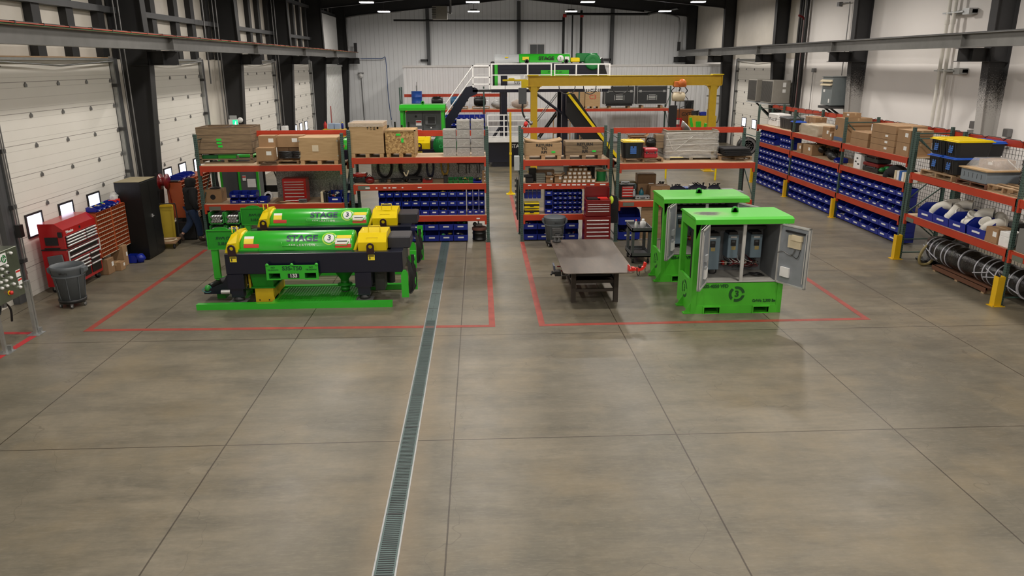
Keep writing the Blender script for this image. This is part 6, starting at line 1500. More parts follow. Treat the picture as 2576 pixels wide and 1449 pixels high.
t=thing('cable_reel_guard','round dark green cable guard beside the third centrifuge','guard',(-1.05,22.3,1.9)); MB().lathe([(.0,-.03),(.36,-.03),(.36,.0),(.27,.01),(.27,.03),(0,.03)],DGREEN,(0,0,.28),28,'y').box(-.4,.4,0,.05,-.3,.05,DGREEN).build('guard_disc',t)
text('?',.01,DGREEN,t,(0,0,-9)) if False else None
text('TEST PWR',.12,mat('faint_green',(.02,.35,.08),.5),t,(0,-.035,.40),bold=.002); text('CABLE',.13,MATS['faint_green'],t,(0,-.035,.24),bold=.002)
MB().lathe([(.03,-.02),(.07,-.02),(.07,.0)],GREYM,(.05,-.05,-.08),14,'y').box(-.35,.3,-.03,0,-.2,0,BLK).build('wheel',t)
t.location=(-1.03,22.3,2.05)
single(B(-.25,.25,-.2,.2,0,1.75,NAVY,.02),'steel_pedestal','dark steel pedestal under the round green cable guard','stand',(-.95,22.55,0))
# ---------------------------------------------------------------- VFD cabinets
def soot():
    m=mat('roof_green_sooty',(.04,.42,.015),.45,0,0); nt,N,L,b=nodes(m); co,x,y,z=coords(nt)
    n=noise(nt,co,7,5,.6); dx=mth(nt,'SUBTRACT',x,.34); dy=mth(nt,'SUBTRACT',y,.40)
    d=mth(nt,'SQRT',mth(nt,'ADD',mth(nt,'MULTIPLY',dx,dx),mth(nt,'MULTIPLY',mth(nt,'MULTIPLY',dy,dy),2.2)))
    k=clampv(nt,mth(nt,'MULTIPLY',mth(nt,'SUBTRACT',mth(nt,'ADD',.10,mth(nt,'MULTIPLY',n,.34)),d),9))
    k2=clampv(nt,mth(nt,'MULTIPLY',mth(nt,'SUBTRACT',mth(nt,'ADD',.36,mth(nt,'MULTIPLY',n,.3)),d),2.2))
    c=mixc(nt,mth(nt,'MULTIPLY',k2,.55),(.055,.44,.02),(.30,.28,.17)); c=mixc(nt,mth(nt,'MULTIPLY',k,.96),c,(.018,.013,.010))
    L.new(c,b.inputs['Base Color']); return m
SOOT=soot()
ST2=mat('stencil_cabinet',(.006,.07,.012),.5)
def vfd(label,loc,sooty,full):
    t=thing('drive_cabinet',label,'cabinet',loc); W,D,H=1.76,1.02,1.88; G_=CGREEN
    # base with fork pockets
    b=MB(); b.box(0,W,0,.06,.13,.16,G_)
    for (a,c) in ((0,.26),(.56,1.22),(1.52,W)): b.box(a,c,0,.06,0,.13,G_)
    b.box(0,W,D-.06,D,0,.16,G_); b.box(0,.06,.06,D-.06,.0,.16,G_).box(W-.06,W,.06,D-.06,0,.16,G_); b.build('base_frame',t)
    for xa in (.26,1.22):
        f=MB(); f.box(xa-.02,xa,-.025,D,.0,.15,G_).box(xa+.30,xa+.32,-.025,D,0,.15,G_).box(xa,xa+.30,-.025,D,.13,.15,G_).box(xa,xa+.30,-.02,D,0,.01,G_); f.build('fork_pocket',t)
    f=MB(); f.box(-.14,.0,-.0,.10,.0,.03,G_).box(-.14,0,.5,.6,0,.03,G_).prism([(0,0),(-.14,0),(0,.22)],'y',.02,.03,G_).prism([(0,0),(-.14,0),(0,.22)],'y',.55,.56,G_); f.build('side_foot',t)
    for (x,y) in ((.0,.0),(W-.10,.0),(.0,D-.12),(W-.10,D-.12)): MB().box(x,x+.10,y,y+.12,.16,H-.05,G_).build('corner_post',t)
    B(.10,W-.10,.01,.03,.16,.62,G_).build('front_panel',t); B(.0,.02,.12,D-.12,.16,.58,G_).build('side_panel',t); B(-.0,.05,.12,D-.12,.58,.63,G_).build('side_rail',t)
    r=MB(); R_=SOOT if sooty else G_
    r.prism([(-.05,H-.12),(-.05,H-.03),(.05,H),(D-.05,H),(D+.04,H-.03),(D+.04,H-.05),(.0,H-.05)],'x',-.02,W+.07,R_); r.build('roof',t)
    MB().prism([(-.0,H-.12),(.10,H-.12),(.02,H-.42)],'y',.0,.015,G_).build('gusset',t); MB().box(.0,.012,.12,D-.12,H-.25,H-.05,G_).build('top_side_plate',t)
    q=MB(); q.lathe([(.035,-.012),(.065,-.012),(.065,.012),(.035,.012),(.035,-.012)],DG3,(.88,.5,H+.05),20,'y').box(.81,.95,.488,.512,H-.01,H+.035,DG3); q.build('lifting_eye',t)
    # enclosure
    e=MB(); x0,x1,y0,y1,z0,z1=.26,1.62,.03,D-.16,.62,1.76; IN=mat('enclosure_inner',(.16,.17,.18),.5)
    e.box(x0,x1,y1-.01,y1,z0,z1,IN).box(x0,x0+.012,y0,y1,z0,z1,IN).box(x1-.012,x1,y0,y1,z0,z1,IN).box(x0,x1,y0,y1,z0,z0+.012,mat('enclosure_floor',(.33,.32,.29),.6)).box(x0,x1,y0,y1,z1-.012,z1,IN); e.build('enclosure',t)
    fr=MB(); FR=mat('enclosure_rim',(.40,.40,.38),.45); fr.box(x0-.01,x0+.02,y0-.02,y0,z0,z1,FR).box(x1-.02,x1+.01,y0-.02,y0,z0,z1,FR).box(x0,x1,y0-.02,y0,z0-.01,z0+.02,FR).box(x0,x1,y0-.02,y0,z1-.02,z1+.01,FR); fr.build('enclosure_rim',t)
    MB().box((x0+x1)/2-.03,(x0+x1)/2+.03,y0-.01,y0+.03,z0,z1,FR).build('centre_post',t)
    B(.60,.72,y1-.10,y1-.01,.80,1.5,mat('dark_panel',(.05,.05,.055),.5)).build('divider',t); B(x0+.02,x1-.02,y1-.2,y1-.012,1.50,1.56,DGREY).build('component_shelf',t)
    br=MB()
    for k in range(9): xx=x0+.06+k*.145; br.box(xx,xx+.08,y1-.12,y1-.012,1.58,1.70,FILLM[2] if k%3 else LGREY,None,.005)
    br.build('breaker_row',t)
    for (xa,xb,za,zb) in ((.37,.67,.72,1.40),(.82,1.03,.95,1.42),(1.27,1.50,.95,1.42)):
        dt=MB(); dt.box(xa,xb,y1-.30,y1-.012,za,zb,LBLUE,None,.012); o=dt.build('drive_unit',t)
        MB().box(xa+.02,xb-.02,y1-.28,y1-.02,zb,zb+.05,BLK).build('drive_vent',o)
        xm=(xa+xb)/2; s=MB(); s.box(xm-.05,xm+.05,y1-.31,y1-.30,zb-.22,zb-.10,BLK).box(xm-.03,xm+.03,y1-.313,y1-.31,zb-.15,zb-.115,MGREY); s.build('keypad',o)
        MB().box(xm-.06,xm+.06,y1-.305,y1-.30,zb-.06,zb-.03,WLAB).build('rating_plate',o)
        MB().box(xm-.03,xm+.05,y1-.308,y1-.30,zb-.30,zb-.23,mat('tag_tan',(.42,.33,.12),.6)).build('warning_tag',o)
    wr=MB(); rnd=random.Random(3)
    for k in range(26):
        xa=.76+rnd.random()*.72; za=.70+rnd.random()*.16; col=rnd.choice([BLK,GREYM,DRED,WLAB,BLK,mat('wire_yellow',(.5,.42,.15),.5)])
        wr.tube(smooth([(xa,y1-.1,za+.12),(xa+rnd.uniform(-.08,.08),y1-.22,za+.05),(xa+rnd.uniform(-.2,.2),y1-.25,za),(min(1.55,max(.45,xa+rnd.uniform(-.25,.25))),y1-.1,za-.03)],4),.006,col,5)
    wr.tube(smooth([(.45,y1-.2,.72),(.5,y1-.3,.66),(.62,y1-.28,.66),(.66,y1-.15,.75)],5),.012,BLK,5); wr.build('wiring',t)
    tb=MB()
    for k in range(14): tb.box(.80+k*.05,.835+k*.05,y1-.13,y1-.02,.76,.84,[REDT,CREAM,BLK,LGREY][k%4])
    tb.build('terminal_strip',t)
    # doors
    def door(hx,hy,ang,wd,side,board):
        T=Matrix.Translation((hx,hy,0))@Matrix.Rotation(math.radians(ang),4,'Z')
        DM=mat('door_inner_grey',(.22,.24,.26),.45); d=MB(); d.box(0,wd,-.012,.012,z0,z1,DM,T).box(0,.02,-.03*side,.03*side,z0,z1,FR,T) 
        o=d.build('door',t); f=MB()
        for a in ((0,wd,z1-.03,z1),(0,wd,z0,z0+.03),(wd-.03,wd,z0,z1)): f.box(a[0],a[1],-.03,.03,a[2],a[3],FR,T)
        f.build('door_rim',o)
        s=side; yy=(.013,.05) if s>0 else (-.05,-.013)
        MB().box(.10,.30,*yy,z0+.15,z0+.33,WHITE,T).build('document_pocket',o)
        if board:
            MB().box(.22,.50,*yy,1.35,1.58,CREAM,T).box(.30,.52,min(yy)-.02,max(yy),1.50,1.60,CREAM,T).build('circuit_board',o); MB().box(.14,.56,*yy,1.63,1.66,BLK,T).build('gasket',o)
            c=MB(); c.tube([T@Vector(p) for p in smooth([(0,-.03,1.2),(.12,-.04,1.25),(.3,-.03,1.2),(.38,-.03,1.32)])],.008,GREYM,5).tube([T@Vector(p) for p in smooth([(.3,-.03,1.22),(.45,-.04,1.18),(.5,-.03,1.35)])],.006,BLK,5); c.build('door_cable',o)
        else: MB().box(.15,.30,*yy,1.1,1.22,LGREY,T).box(.18,.3,*yy,.95,1.0,LGREY,T).build('latch_plate',o)
        MB().cyl(T@Vector((wd-.06,.03*s,z0+.1)),T@Vector((wd-.06,.03*s,z1-.1)),.008,CHROME,6).build('lock_rod',o)
    door(x1+.005,y0-.01,-62 if full else -70,.66,-1,True)
    door(x0-.005,y0-.01,-118,.64,1,False)
    # right door mirrored side: text
    text('S3S-4050 VFD',.092,ST2,t,(.46,.006,.545),bold=.004,sx=.92); text('GrWt: 2,300 lbs',.075,ST2,t,(1.42,.006,.245),bold=.003,sx=.92)
    ring3(t,.88,.006,.385,.155,ST2,ST2,.17)
    o=text('3',.2,ST2,t,(-.004,.5,.37),rx=90,rz=-90); rr=MB(); 
    for k in range(3):
        a0=k*2.094+.2; r=.18
        for i in range(9):
            a1=a0+i*.17; a2=a1+.17; rr.add([(-.003,.5-math.cos(a)*q,.37+math.sin(a)*q) for a,q in ((a1,r),(a2,r),(a2,r*.72),(a1,r*.72))],[(0,1,2,3)],ST2)
    rr.build('logo_ring',t)
    c=MB()
    for k in range(4): c.tube(smooth([(.16,.35+.06*k,1.7),(.10,.40+.05*k,1.45),(.14,.5+.04*k,1.0),(.12,.55,.7),(.14,.5,.3)]),.022,BLK,7)
    c.build('cable_harness',t)
    if full: c=MB(); 
    return t
V1=vfd('near green drive cabinet with soot mark on its roof, doors open',(3.99,13.41,0),True,True)
for o in list(V1.children): pass
mb=MB(); mb.tube(smooth([(-.2,0,.02),(-.05,.06,.04),(.1,.0,.05),(.2,.06,.03),(.1,.12,.03),(-.05,.08,.05),(.05,-.02,.03),(.22,.0,.02)]),.012,BLK,6); mb.ball((.08,.04,.04),.05,BLK,8,5,(2,1,.6),None,.2)
single(mb,'tie_strap','black strap lying on the floor of the near open cabinet','strap',(5.28,13.75,.635))
V2=vfd('farther green drive cabinet behind the sooty one, doors open',(3.92,15.60,0),False,False)
# service cart
t=thing('service_cart','grey plastic service cart on casters beside the farther green cabinet','cart',(3.82,17.55,0)); m=MGREY
for z in (.16,.78): MB().box(-.24,.24,-.38,.38,z,z+.03,m).box(-.24,.24,-.38,-.36,z,z+.10,m).box(-.24,.24,.36,.38,z,z+.10,m).box(-.24,-.22,-.38,.38,z,z+.10,m).box(.22,.24,-.38,.38,z,z+.10,m).build('tray',t)
for sx in (-.2,.2):
    for sy in (-.34,.24): MB().box(sx-.03,sx+.03,sy,sy+.10,.18,.78,m).build('side_post',t)
for sx in (-.19,.19):
    for sy in (-.3,.3): MB().lathe([(.01,-.018),(.055,-.018),(.055,.018),(.01,.018)],RUBBER,(sx,sy,.056),12,'x').box(sx-.015,sx+.015,sy-.02,sy+.02,.056,.16,GREYM).build('caster',t)
bottle('white roll of wipes standing on the grey service cart',3.90,17.5,.81,.07,.22,WHITE,WHITE)
bottle('white spray bottle hung at the corner of the service cart',3.68,17.25,.81,.035,.26,WHITE,REDT)
mb=MB(); mb.box(-.3,.3,-.02,.02,0,1.0,WOOD,Matrix.Rotation(.12,4,'X')).box(.1,.16,-.06,-.02,.0,.9,DGREY); single(mb,'wood_board','wooden board leaning behind the service cart under rack four','board',(4.62,19.75,.02))
# ---------------------------------------------------------------- steel welding table
t=thing('welding_table','dark steel fabrication table with rounded corners and clutter on its lower shelves','table',(2.25,15.0,0))
def tabm():
    m=mat('table_steel',(.12,.10,.085),.42,.55,0); nt,N,L,b=nodes(m); co,x,y,z=coords(nt); mp=N.new('ShaderNodeMapping'); mp.inputs['Scale'].default_value=(1,.25,1); mp.inputs['Rotation'].default_value=(0,0,1.2); L.new(co,mp.inputs[0])
    n=noise(nt,mp.outputs[0],3.5,6,.7); L.new(mixc(nt,clampv(nt,ramp(nt,n,.35,.7)),(.085,.072,.062),(.175,.145,.12)),b.inputs['Base Color']); L.new(mth(nt,'ADD',.3,mth(nt,'MULTIPLY',n,.25)),b.inputs['Roughness']); return m
TAB=tabm(); pts=[]
xa,xb,ya,yb,r=-.70,.68,-1.42,1.42,.10
for (cx_,cy_,a0) in ((xb-r,ya+r,-90),(xb-r,yb-r,0),(xa+r,yb-r,90),(xa+r,ya+r,180)):
    for k in range(7): a=math.radians(a0+15*k); pts.append((cx_+r*math.cos(a),cy_+r*math.sin(a)))
MB().prism(pts,'z',.785,.80,TAB).build('table_top',t)
TL=mat('table_leg',(.045,.035,.028),.6,.3)
for sx in (-.42,.44):
    for sy in (-.72,1.0): MB().box(sx-.045,sx+.045,sy-.045,sy+.045,0,.785,TL).build('leg',t)
f=MB()
for z in (.22,.40): f.box(-.42,.44,-.74,-.70,z,z+.06,TL).box(-.42,.44,.98,1.02,z,z+.06,TL).box(-.44,-.40,-.72,1.0,z,z+.06,TL).box(.42,.46,-.72,1.0,z,z+.06,TL)
f.box(-.42,.44,-.74,-.70,.72,.785,TL); f.build('shelf_frame',t)
MB().box(-.40,.42,-.68,.98,.43,.44,BLKM).build('lower_shelf',t)
for z in (.62,): MB().box(-.40,.42,-.60,.98,z,z+.012,BLKM).build('upper_shelf',t)
for k in range(3): single(MB().cyl((-.5,0,0),(.35,.02*k,0),.05-.008*k,BLKM,12).cyl((-.68,0,0),(-.5,0,0),.016,DRED if k else GREYM,8),'steel_bar_tool',['thick dark pipe tool','long dark bar clamp','slim bar clamp with red tip'][k]+' lying on the shelf under the table','tool',(2.27,14.5+.35*k,.50+.0*k))
def vise(label,x,y,z,m,rot,s=1.0):
    t=thing('bench_vise',label,'vise',(x,y,z),rot); MB().lathe([(0,0),(.09*s,0),(.09*s,.03*s),(.06*s,.05*s),(.05*s,.12*s),(0,.12*s)],m,n=18).build('swivel_base',t)
    MB().box(-.06*s,.06*s,-.12*s,.10*s,.12*s,.22*s,m,None,.015).box(-.09*s,.09*s,.02*s,.06*s,.18*s,.27*s,m).build('body',t); MB().box(-.09*s,.09*s,-.12*s,-.08*s,.18*s,.27*s,m).box(-.05*s,.05*s,-.18*s,-.10*s,.12*s,.2*s,m).build('front_jaw',t)
    MB().cyl((0,-.26*s,.16*s),(0,-.1*s,.16*s),.015*s,GREYM,8).cyl((-.12*s,-.25*s,.16*s),(.12*s,-.25*s,.16*s),.009*s,GREYM,6).build('screw_handle',t)
vise('grey bench vise on the far left corner of the steel table',1.68,16.2,.80,DGREY,0,1.1)
t=thing('pipe_vise','red tripod style pipe vise bolted at the near right table corner','vise',(2.94,13.74,.80),8); t.scale=(.62,.62,.75)
MB().box(-.20,.10,-.06,.06,.0,.045,REDV:=mat('vise_red',(.60,.02,.012),.35)).box(-.20,-.17,-.09,.09,.0,.14,REDV).box(-.1,-.0,-.07,.07,.03,.09,REDV,None,.01).build('base',t)
MB().prism([(.0,.0),(.12,-.03),(.26,.0),(.36,.10),(.36,.17),(.31,.19),(.28,.10),(.18,.05),(.05,.07)],'y',-.045,.045,REDV).cyl((.34,-.06,.17),(.34,.06,.17),.035,REDV,12).build('jaw',t)
MB().ball((.17,0,.09),.055,BLK,10,7).tube(smooth([(.06,-.05,.08),(.06,-.09,-.08),(.12,-.09,-.12),(.15,-.06,-.02)]),.014,BLK,6).tube(smooth([(.33,-.05,.05),(.33,-.06,-.04),(.37,-.06,-.05)]),.010,BLK,6).build('chain',t)
t=thing('clamp_vise','small black vise fixed to the left edge of the steel table','vise',(1.47,14.1,.62)); MB().box(-.04,.08,-.08,.08,.0,.1,BLKM).box(-.10,-.04,-.03,.03,.03,.07,BLKM).build('body',t); MB().box(-.03,.0,.1,.35,.02,.17,mat('blue_steel',(.04,.05,.08),.5),Matrix.Rotation(-.15,4,'Y')).build('jaw_plate',t); MB().cyl((-.12,-.12,.05),(-.08,.1,.05),.018,BLKM,8).build('handle',t)

# ---------------------------------------------------------------- gantry crane
t=thing('gantry_crane','yellow free standing gantry crane with an orange trolley in the far bay','crane',(2.1,32.85,0))
L_=8.35; MB().box(0,L_,-.006,.006,3.70,4.10,GYEL).box(0,L_,-.11,.11,4.09,4.11,YEL).box(0,L_,-.11,.11,3.69,3.71,GYEL).box(-.01,.01,-.11,.11,3.69,4.12,GYEL).box(L_-.01,L_+.01,-.11,.11,3.69,4.12,GYEL).build('top_beam',t)
for xx in (.10,7.86): MB().box(xx,xx+.28,-.12,.12,0,3.69,GYEL).prism([(xx-.16,3.69),(xx,3.45),(xx+.28,3.45),(xx+.44,3.69)],'y',-.01,.01,GYEL).box(xx-.18,xx+.46,-.14,.14,3.665,3.69,GYEL).box(xx-.1,xx+.38,-.3,.3,0,.03,GYEL).build('leg',t)
MB().box(-.05,.42,-.2,.2,4.11,4.15,YEL).build('end_cap',t)
MB().box(7.9,8.38,-.2,.2,4.11,4.15,YEL).build('end_cap',t)
MB().box(-.42,-.08,-.12,.12,2.95,3.62,MGREY,None,.02).build('control_box',t)
MB().tube(smooth([(-.25,-.05,2.95),(-.25,-.08,2.6),(-.1,-.1,2.3),(.1,-.12,2.15)]),.04,BLK,8).build('power_cable',t)
b=MB(); b.box(-1.1,-.05,-.05,.05,3.90,3.97,YEL).box(-.3,.0,-.09,.09,3.62,3.95,YEL).box(-.85,-.6,-.08,.08,3.95,4.02,YEL); b.build('jib_arm',t)
MB().box(-.18,.0,-.08,.08,4.0,4.16,WHITE,None,.02).build('limit_box',t)
MB().tube(smooth([(-1.0,0,3.9),(-.98,0,3.0),(-.85,0,2.0),(-.72,0,1.2),(-.75,.0,.9)]),.012,BLK,6).build('air_hose',t)
loops=MB()
for (a,b_) in ((1.3,2.0),(2.35,2.9),(3.6,4.3)):
    loops.tube(smooth([(a,-.1,3.68),(a+.1*(b_-a),-.12,3.45),((a+b_)/2,-.13,3.35),(b_-.1*(b_-a),-.12,3.45),(b_,-.1,3.68)]),.022,BLK,6)
loops.build('festoon_cable',t)
t=thing('chain_hoist','cream chain hoist hanging from an orange trolley on the gantry','hoist',(8.62,32.85,0)); HO=mat('trolley_orange',(.60,.16,.03),.4)
MB().box(-.26,.26,-.2,-.02,3.62,3.86,HO,None,.03).box(-.26,.26,.02,.2,3.62,3.86,HO,None,.03).lathe([(.02,-.32),(.15,-.3),(.16,-.2)],HO,(.06,0,3.80),18,'y').build('trolley',t)
MB().tube(smooth([(0,0,3.66),(.04,0,3.55),(0,0,3.45)]),.03,BLK,8).build('hook',t)
MB().lathe([(.05,-.3),(.19,-.26),(.21,0),(.19,.22),(.05,.28)],CREAM,(0,0,3.22),20,'x').build('hoist_body',t)
c=MB(); c.cyl((-.12,-.03,3.05),(-.12,-.03,1.9),.012,BLK,6).cyl((.06,-.03,3.05),(.06,-.03,1.95),.012,BLK,6).tube(smooth([(.2,0,3.3),(.4,0,3.1),(.35,0,2.85),(.1,0,2.75)]),.014,BLK,6).tube(smooth([(-.2,0,3.6),(-.33,0,3.45),(-.2,0,3.3)]),.02,BLK,6).tube(smooth([(.25,0,3.6),(.36,0,3.45),(.2,0,3.3)]),.02,BLK,6); c.build('chain',t)
MB().prism([(-.4,2.85),(-.05,2.85),(-.05,1.9),(-.22,1.85),(-.4,2.0)],'y',-.05,.05,BLK).build('chain_bag',t)
# yellow pole with cable
t=thing('yellow_post','slim yellow post standing in the aisle end with base plate','post',(1.1,27.3,0)); MB().box(-.035,.035,-.035,.035,0,2.95,GYEL).build('pole',t); MB().box(-.16,.16,-.16,.16,0,.02,YEL).prism([(-.12,.02),(0,.16),(.12,.02)],'y',-.01,.01,YEL).build('base_plate',t); MB().box(-.045,.045,-.045,.045,1.45,1.52,YEL).build('collar',t)
t=thing('air_tool_reel','tangle of grey and red air tool fittings hung at the rack end','tool',(1.32,21.5,2.98)); m=MB(); m.ball((.02,0,.16),.06,LGREY,10,7,(1.2,1,.8),None,.1).ball((-.02,0,.0),.06,REDT,8,6,(1.2,1,1.2),None,.2).ball((.13,0,.03),.06,GREYM,8,6,(1,1,1),None,.2).tube(smooth([(0,0,0),(-.12,0,-.1),(-.14,0,-.3),(0,0,-.36),(.08,0,-.2),(.05,0,0)]),.010,BLK,6); m.build('fittings',t)
# things on the end of rack three
t=thing('electrical_box','grey switch box with conduit on the left end of rack three','electrical box',(.96,19.75,1.92)); MB().box(-.07,.07,-.1,.1,0,.38,LGREY,None,.01).build('housing',t); MB().tube([(.02,-.05,0),(.06,-.05,-.12),(.10,-.02,-.6),(.10,-.02,-1.1)],.018,GALV,6).build('conduit',t)
t=thing('tool_strip','tall black tool strip hanging on the left end of rack three','tool rack',(.99,20.2,.55)); MB().box(-.015,.015,-.3,.3,0,1.1,BLK).build('strip',t); 
for k in range(7): MB().cyl((-.04,-.25+.08*k,.12+.14*k),(-.04,-.25+.08*k,.2+.14*k),.02,GREYM,6).box(-.05,-.015,-.26+.08*k,-.24+.08*k,.15+.14*k,.17+.14*k,BLK).build('tool_hook',t)
# ---------------------------------------------------------------- raised platform with the big centrifuge
px0,px1=.55,6.0; y0,y1=34.9,37.3
t=thing('work_platform','raised navy steel platform with white guard rails carrying a centrifuge','platform',(0,0,0))
MB().box(px0,px1-.1,y0,y1,3.36,3.50,NAVY).box(px0,px1,y0-.02,y0,3.50,3.66,WHITE).box(px0-.02,px0,y0,y1,3.50,3.66,WHITE).build('deck',t)
for xx in (1.12,3.92): 
    for yy in (y0+.05,y1-.35): MB().box(xx-.14,xx+.14,yy,yy+.28,0,3.36,NAVY).build('column',t)
B(.55,6.1,y0,y0+.3,0,.22,NAVY).build('base_beam',t); B(.3,2.9,y0-.1,y0+2.2,.22,1.15,NAVY).build('base_tank',t)
for (a,b_) in (((.3,.9),(1.0,1.9)),((2.5,3.36),(3.8,2.4))): MB().tube([(a[0],y0+.1,a[1]),(b_[0],y0+.1,b_[1])],.07,NAVY,6).build('diagonal_brace',t)
r=MB(); w_=.03
def rail(x0,x1,y,z0,z1,mids,posts,par):
    q=MB(); q.box(x0,x1,y-.025,y+.025,z1-.05,z1,WHITE)
    for m_ in mids: q.box(x0,x1,y-.02,y+.02,m_,m_+.04,WHITE)
    for p in posts: q.box(p-.03,p+.03,y-.03,y+.03,z0,z1,WHITE)
    q.build('guard_rail',par)
rail(.55,3.3,y0,3.5,4.62,[4.1],[.58,2.2,3.27],t); rail(3.4,5.95,y0,3.5,4.60,[4.1],[3.42,4.4,5.4,5.92],t); rail(-.15,6.0,y1,3.5,4.62,[4.1],[.6,3,5.9],t)
q=MB()
for yy in (y0,y0+1.1): q.box(-.3,-.25,yy,yy+.05,3.5,4.55,WHITE).box(.45,.5,yy,yy+.05,3.5,4.55,WHITE).box(-.3,.5,yy,yy+.05,4.5,4.55,WHITE).box(-.3,.5,yy,yy+.05,4.0,4.04,WHITE).box(-.3,.5,yy,yy+.05,3.7,3.74,WHITE)
q.build('landing_rail',t); MB().box(-.3,.55,y0,y1-.9,3.38,3.48,BLK).build('landing',t)
t2=thing('access_stair','navy access stair with white handrails leading up to the platform','stair',(0,0,0))
for yy in (y0,y0+.9): MB().prism([(-.05,3.48),(-.35,3.62),(-.62,3.58),(-3.1,.0),(-2.65,.0),(-.45,3.15),(-.1,3.3)],'y',yy,yy+.06,NAVY).build('stringer',t2)
for k in range(14): xx=-2.75+k*.165; z=.12+k*.238; B(xx,xx+.25,y0+.06,y0+.9,z,z+.03,BLKM).build('tread',t2)
for yy in (y0,y0+.9): MB().tube([(-.28,yy,4.5),(-2.5,yy,1.6)],.028,WHITE,8).tube([(-.28,yy,4.05),(-2.3,yy,1.45)],.024,WHITE,8).build('handrail',t2)
# centrifuge on top
t=thing('platform_centrifuge','green and navy centrifuge lettered on its cover, up on the white railed platform','machine',(0,35.9,3.66)); S_=0
B(.75,5.5,-.25,.25,.42,.96,NAVY,.02).build('main_beam',t)
m=MB(); pr=[(.30*math.cos(math.pi*k/12),.30*math.sin(math.pi*k/12)) for k in range(13)]; m.prism([(a,1.0+b_*1.25) for a,b_ in pr],'x',1.86,4.2,GREEN); m.build('drum_cover',t)
MB().prism([(a*1.05,1.0+b_*1.2) for a,b_ in pr],'x',.72,1.84,LGREY).box(1.2,1.35,-.3,-.28,1.2,1.25,YEL).build('grey_cover',t)
for xx in (2.2,4.02): MB().lathe([(.05,-.02),(.10,-.02),(.10,.02),(.05,.02),(.05,-.02)],BLK,(xx,-.3,1.05),16,'y').build('lifting_lug',t)
MB().box(4.22,4.65,-.28,.2,1.0,1.2,YEL,None,.03).build('belt_guard',t)
MB().lathe([(.14,-.30),(.30,-.32),(.37,-.30),(.38,-.1),(.38,.2),(0,.2)],DGREEN,(5.25,0,1.02),24,'y').cyl((5.25,-.29,1.02),(5.25,-.2,1.02),.15,GREEN).box(4.9,5.6,-.2,.2,.3,1.0,DGREEN,None,.03).build('end_drum',t)
MB().box(4.5,5.5,-.1,.25,1.0,1.4,DGREEN,None,.04).build('motor_shroud',t); MB().prism([(4.9,.0),(5.2,.9),(5.7,1.2),(6.0,.3),(5.9,0)],'y',-.22,.22,BLKM).build('hydraulic_hood',t)
MB().box(2.85,4.15-.0,-.30,-.26,.36,.66,GREEN).build('name_plate',t); text('STD-NX-40',.13,ST2,t,(3.5,-.305,.56)) ; MB().box(1.0,1.3,-.3,.3,-.1,.42,NAVY).box(4.8,5.1,-.3,.3,-.1,.42,NAVY).build('leg',t)
MB().box(.55,.72,-.28,.1,-.1,1.05,BLK,None,.03).box(.72,.86,-.30,-.2,-.15,.95,GREEN).build('cable_hanger',t); B(.8,1.9,-.27,-.2,-.15,.40,WHITE).build('white_panel',t)
text('S3S',.2,NAVY,t,(1.75,-.275,.1),rz=0); text('STAGE',.22,BLK,t,(3.1,-.31,1.17),bold=.006,sx=1.1); MB().lathe([(0,-.002),(.15,-.002),(.15,0)],WHITE,(3.75,-.32,1.17),22,'y').build('logo_disc',t); text('3',.17,DG2,t,(3.75,-.325,1.17),bold=.004)
MB().box(2.0,2.3,-.315,-.3,1.1,1.25,STK).build('warning_sticker',t); MB().box(3.95,4.15,-.315,-.3,1.08,1.25,STW).build('warning_sticker',t)
t0=bpy.data.objects['work_platform']; text('STAGE',.24,WHITE,t0,(1.75,y0-.12,.95),bold=.006); text('STD-H-011',.17,WHITE,t0,(5.2,y0-.03,3.43),bold=.004); MB().lathe([(.09,-.01),(.13,-.01),(.13,0)],DGREEN,(2.32,y0-.11,.95),20,'y').build('logo_ring',t0)
t=thing('tank_fence','white railed skid tray in front of the platform base','railing',(0,0,0)); rail(.33,2.35,34.6,1.25,2.4,[2.1,1.85,1.6,1.4],[.36,1.1,2.3],t); MB().box(.3,2.35,34.55,34.65,1.16,1.38,WHITE).box(.3,2.35,34.6,36.6,1.14,1.18,WHITE).build('skid_edge',t)
t=thing('auger_conveyor','inclined black auger conveyor with a yellow edge descending right of the platform','conveyor',(0,0,0))
T_=lambda a,b_,m,nm,wd: None
m=MB(); m.prism([(3.9,3.3),(4.25,3.3),(6.4,.35),(6.2,.1),(5.55,.1),(3.9,2.4)],'y',34.2,34.8,BLKM); m.build('trough',t); MB().prism([(3.88,3.33),(3.98,3.38),(6.35,.5),(6.28,.38)],'y',34.1,34.18,YEL).build('yellow_edge',t); MB().box(5.3,6.5,34.0,34.8,.25,.4,YEL).build('end_tray',t)
for xx in (4.4,5.6): B(xx,xx+.12,34.3,34.42,0,1.0 if xx>5 else 2.0,NAVY).build('support_leg',t)
# small far stairs and braces under platform
t=thing('far_ladder_stair','grey metal stair with handrails seen beneath the platform','stair',(0,0,0))
for yy in (39,39.8): MB().tube([(2.7,yy,.4),(4.1,yy,2.3)],.05,BLKM,6).tube([(2.6,yy,1.3),(4.0,yy,3.1),(4.5,yy,3.1)],.025,GREYM,6).tube([(4.2,yy,2.2),(4.2,yy,3.1)],.025,GREYM,6).build('stair_side',t)
B(4.0,5.0,39,39.9,2.15,2.25,GREYM).build('landing',t)
for xx in (4.1,4.9): B(xx,xx+.06,39.1,39.16,0,2.2,GREYM).build('landing_leg',t)
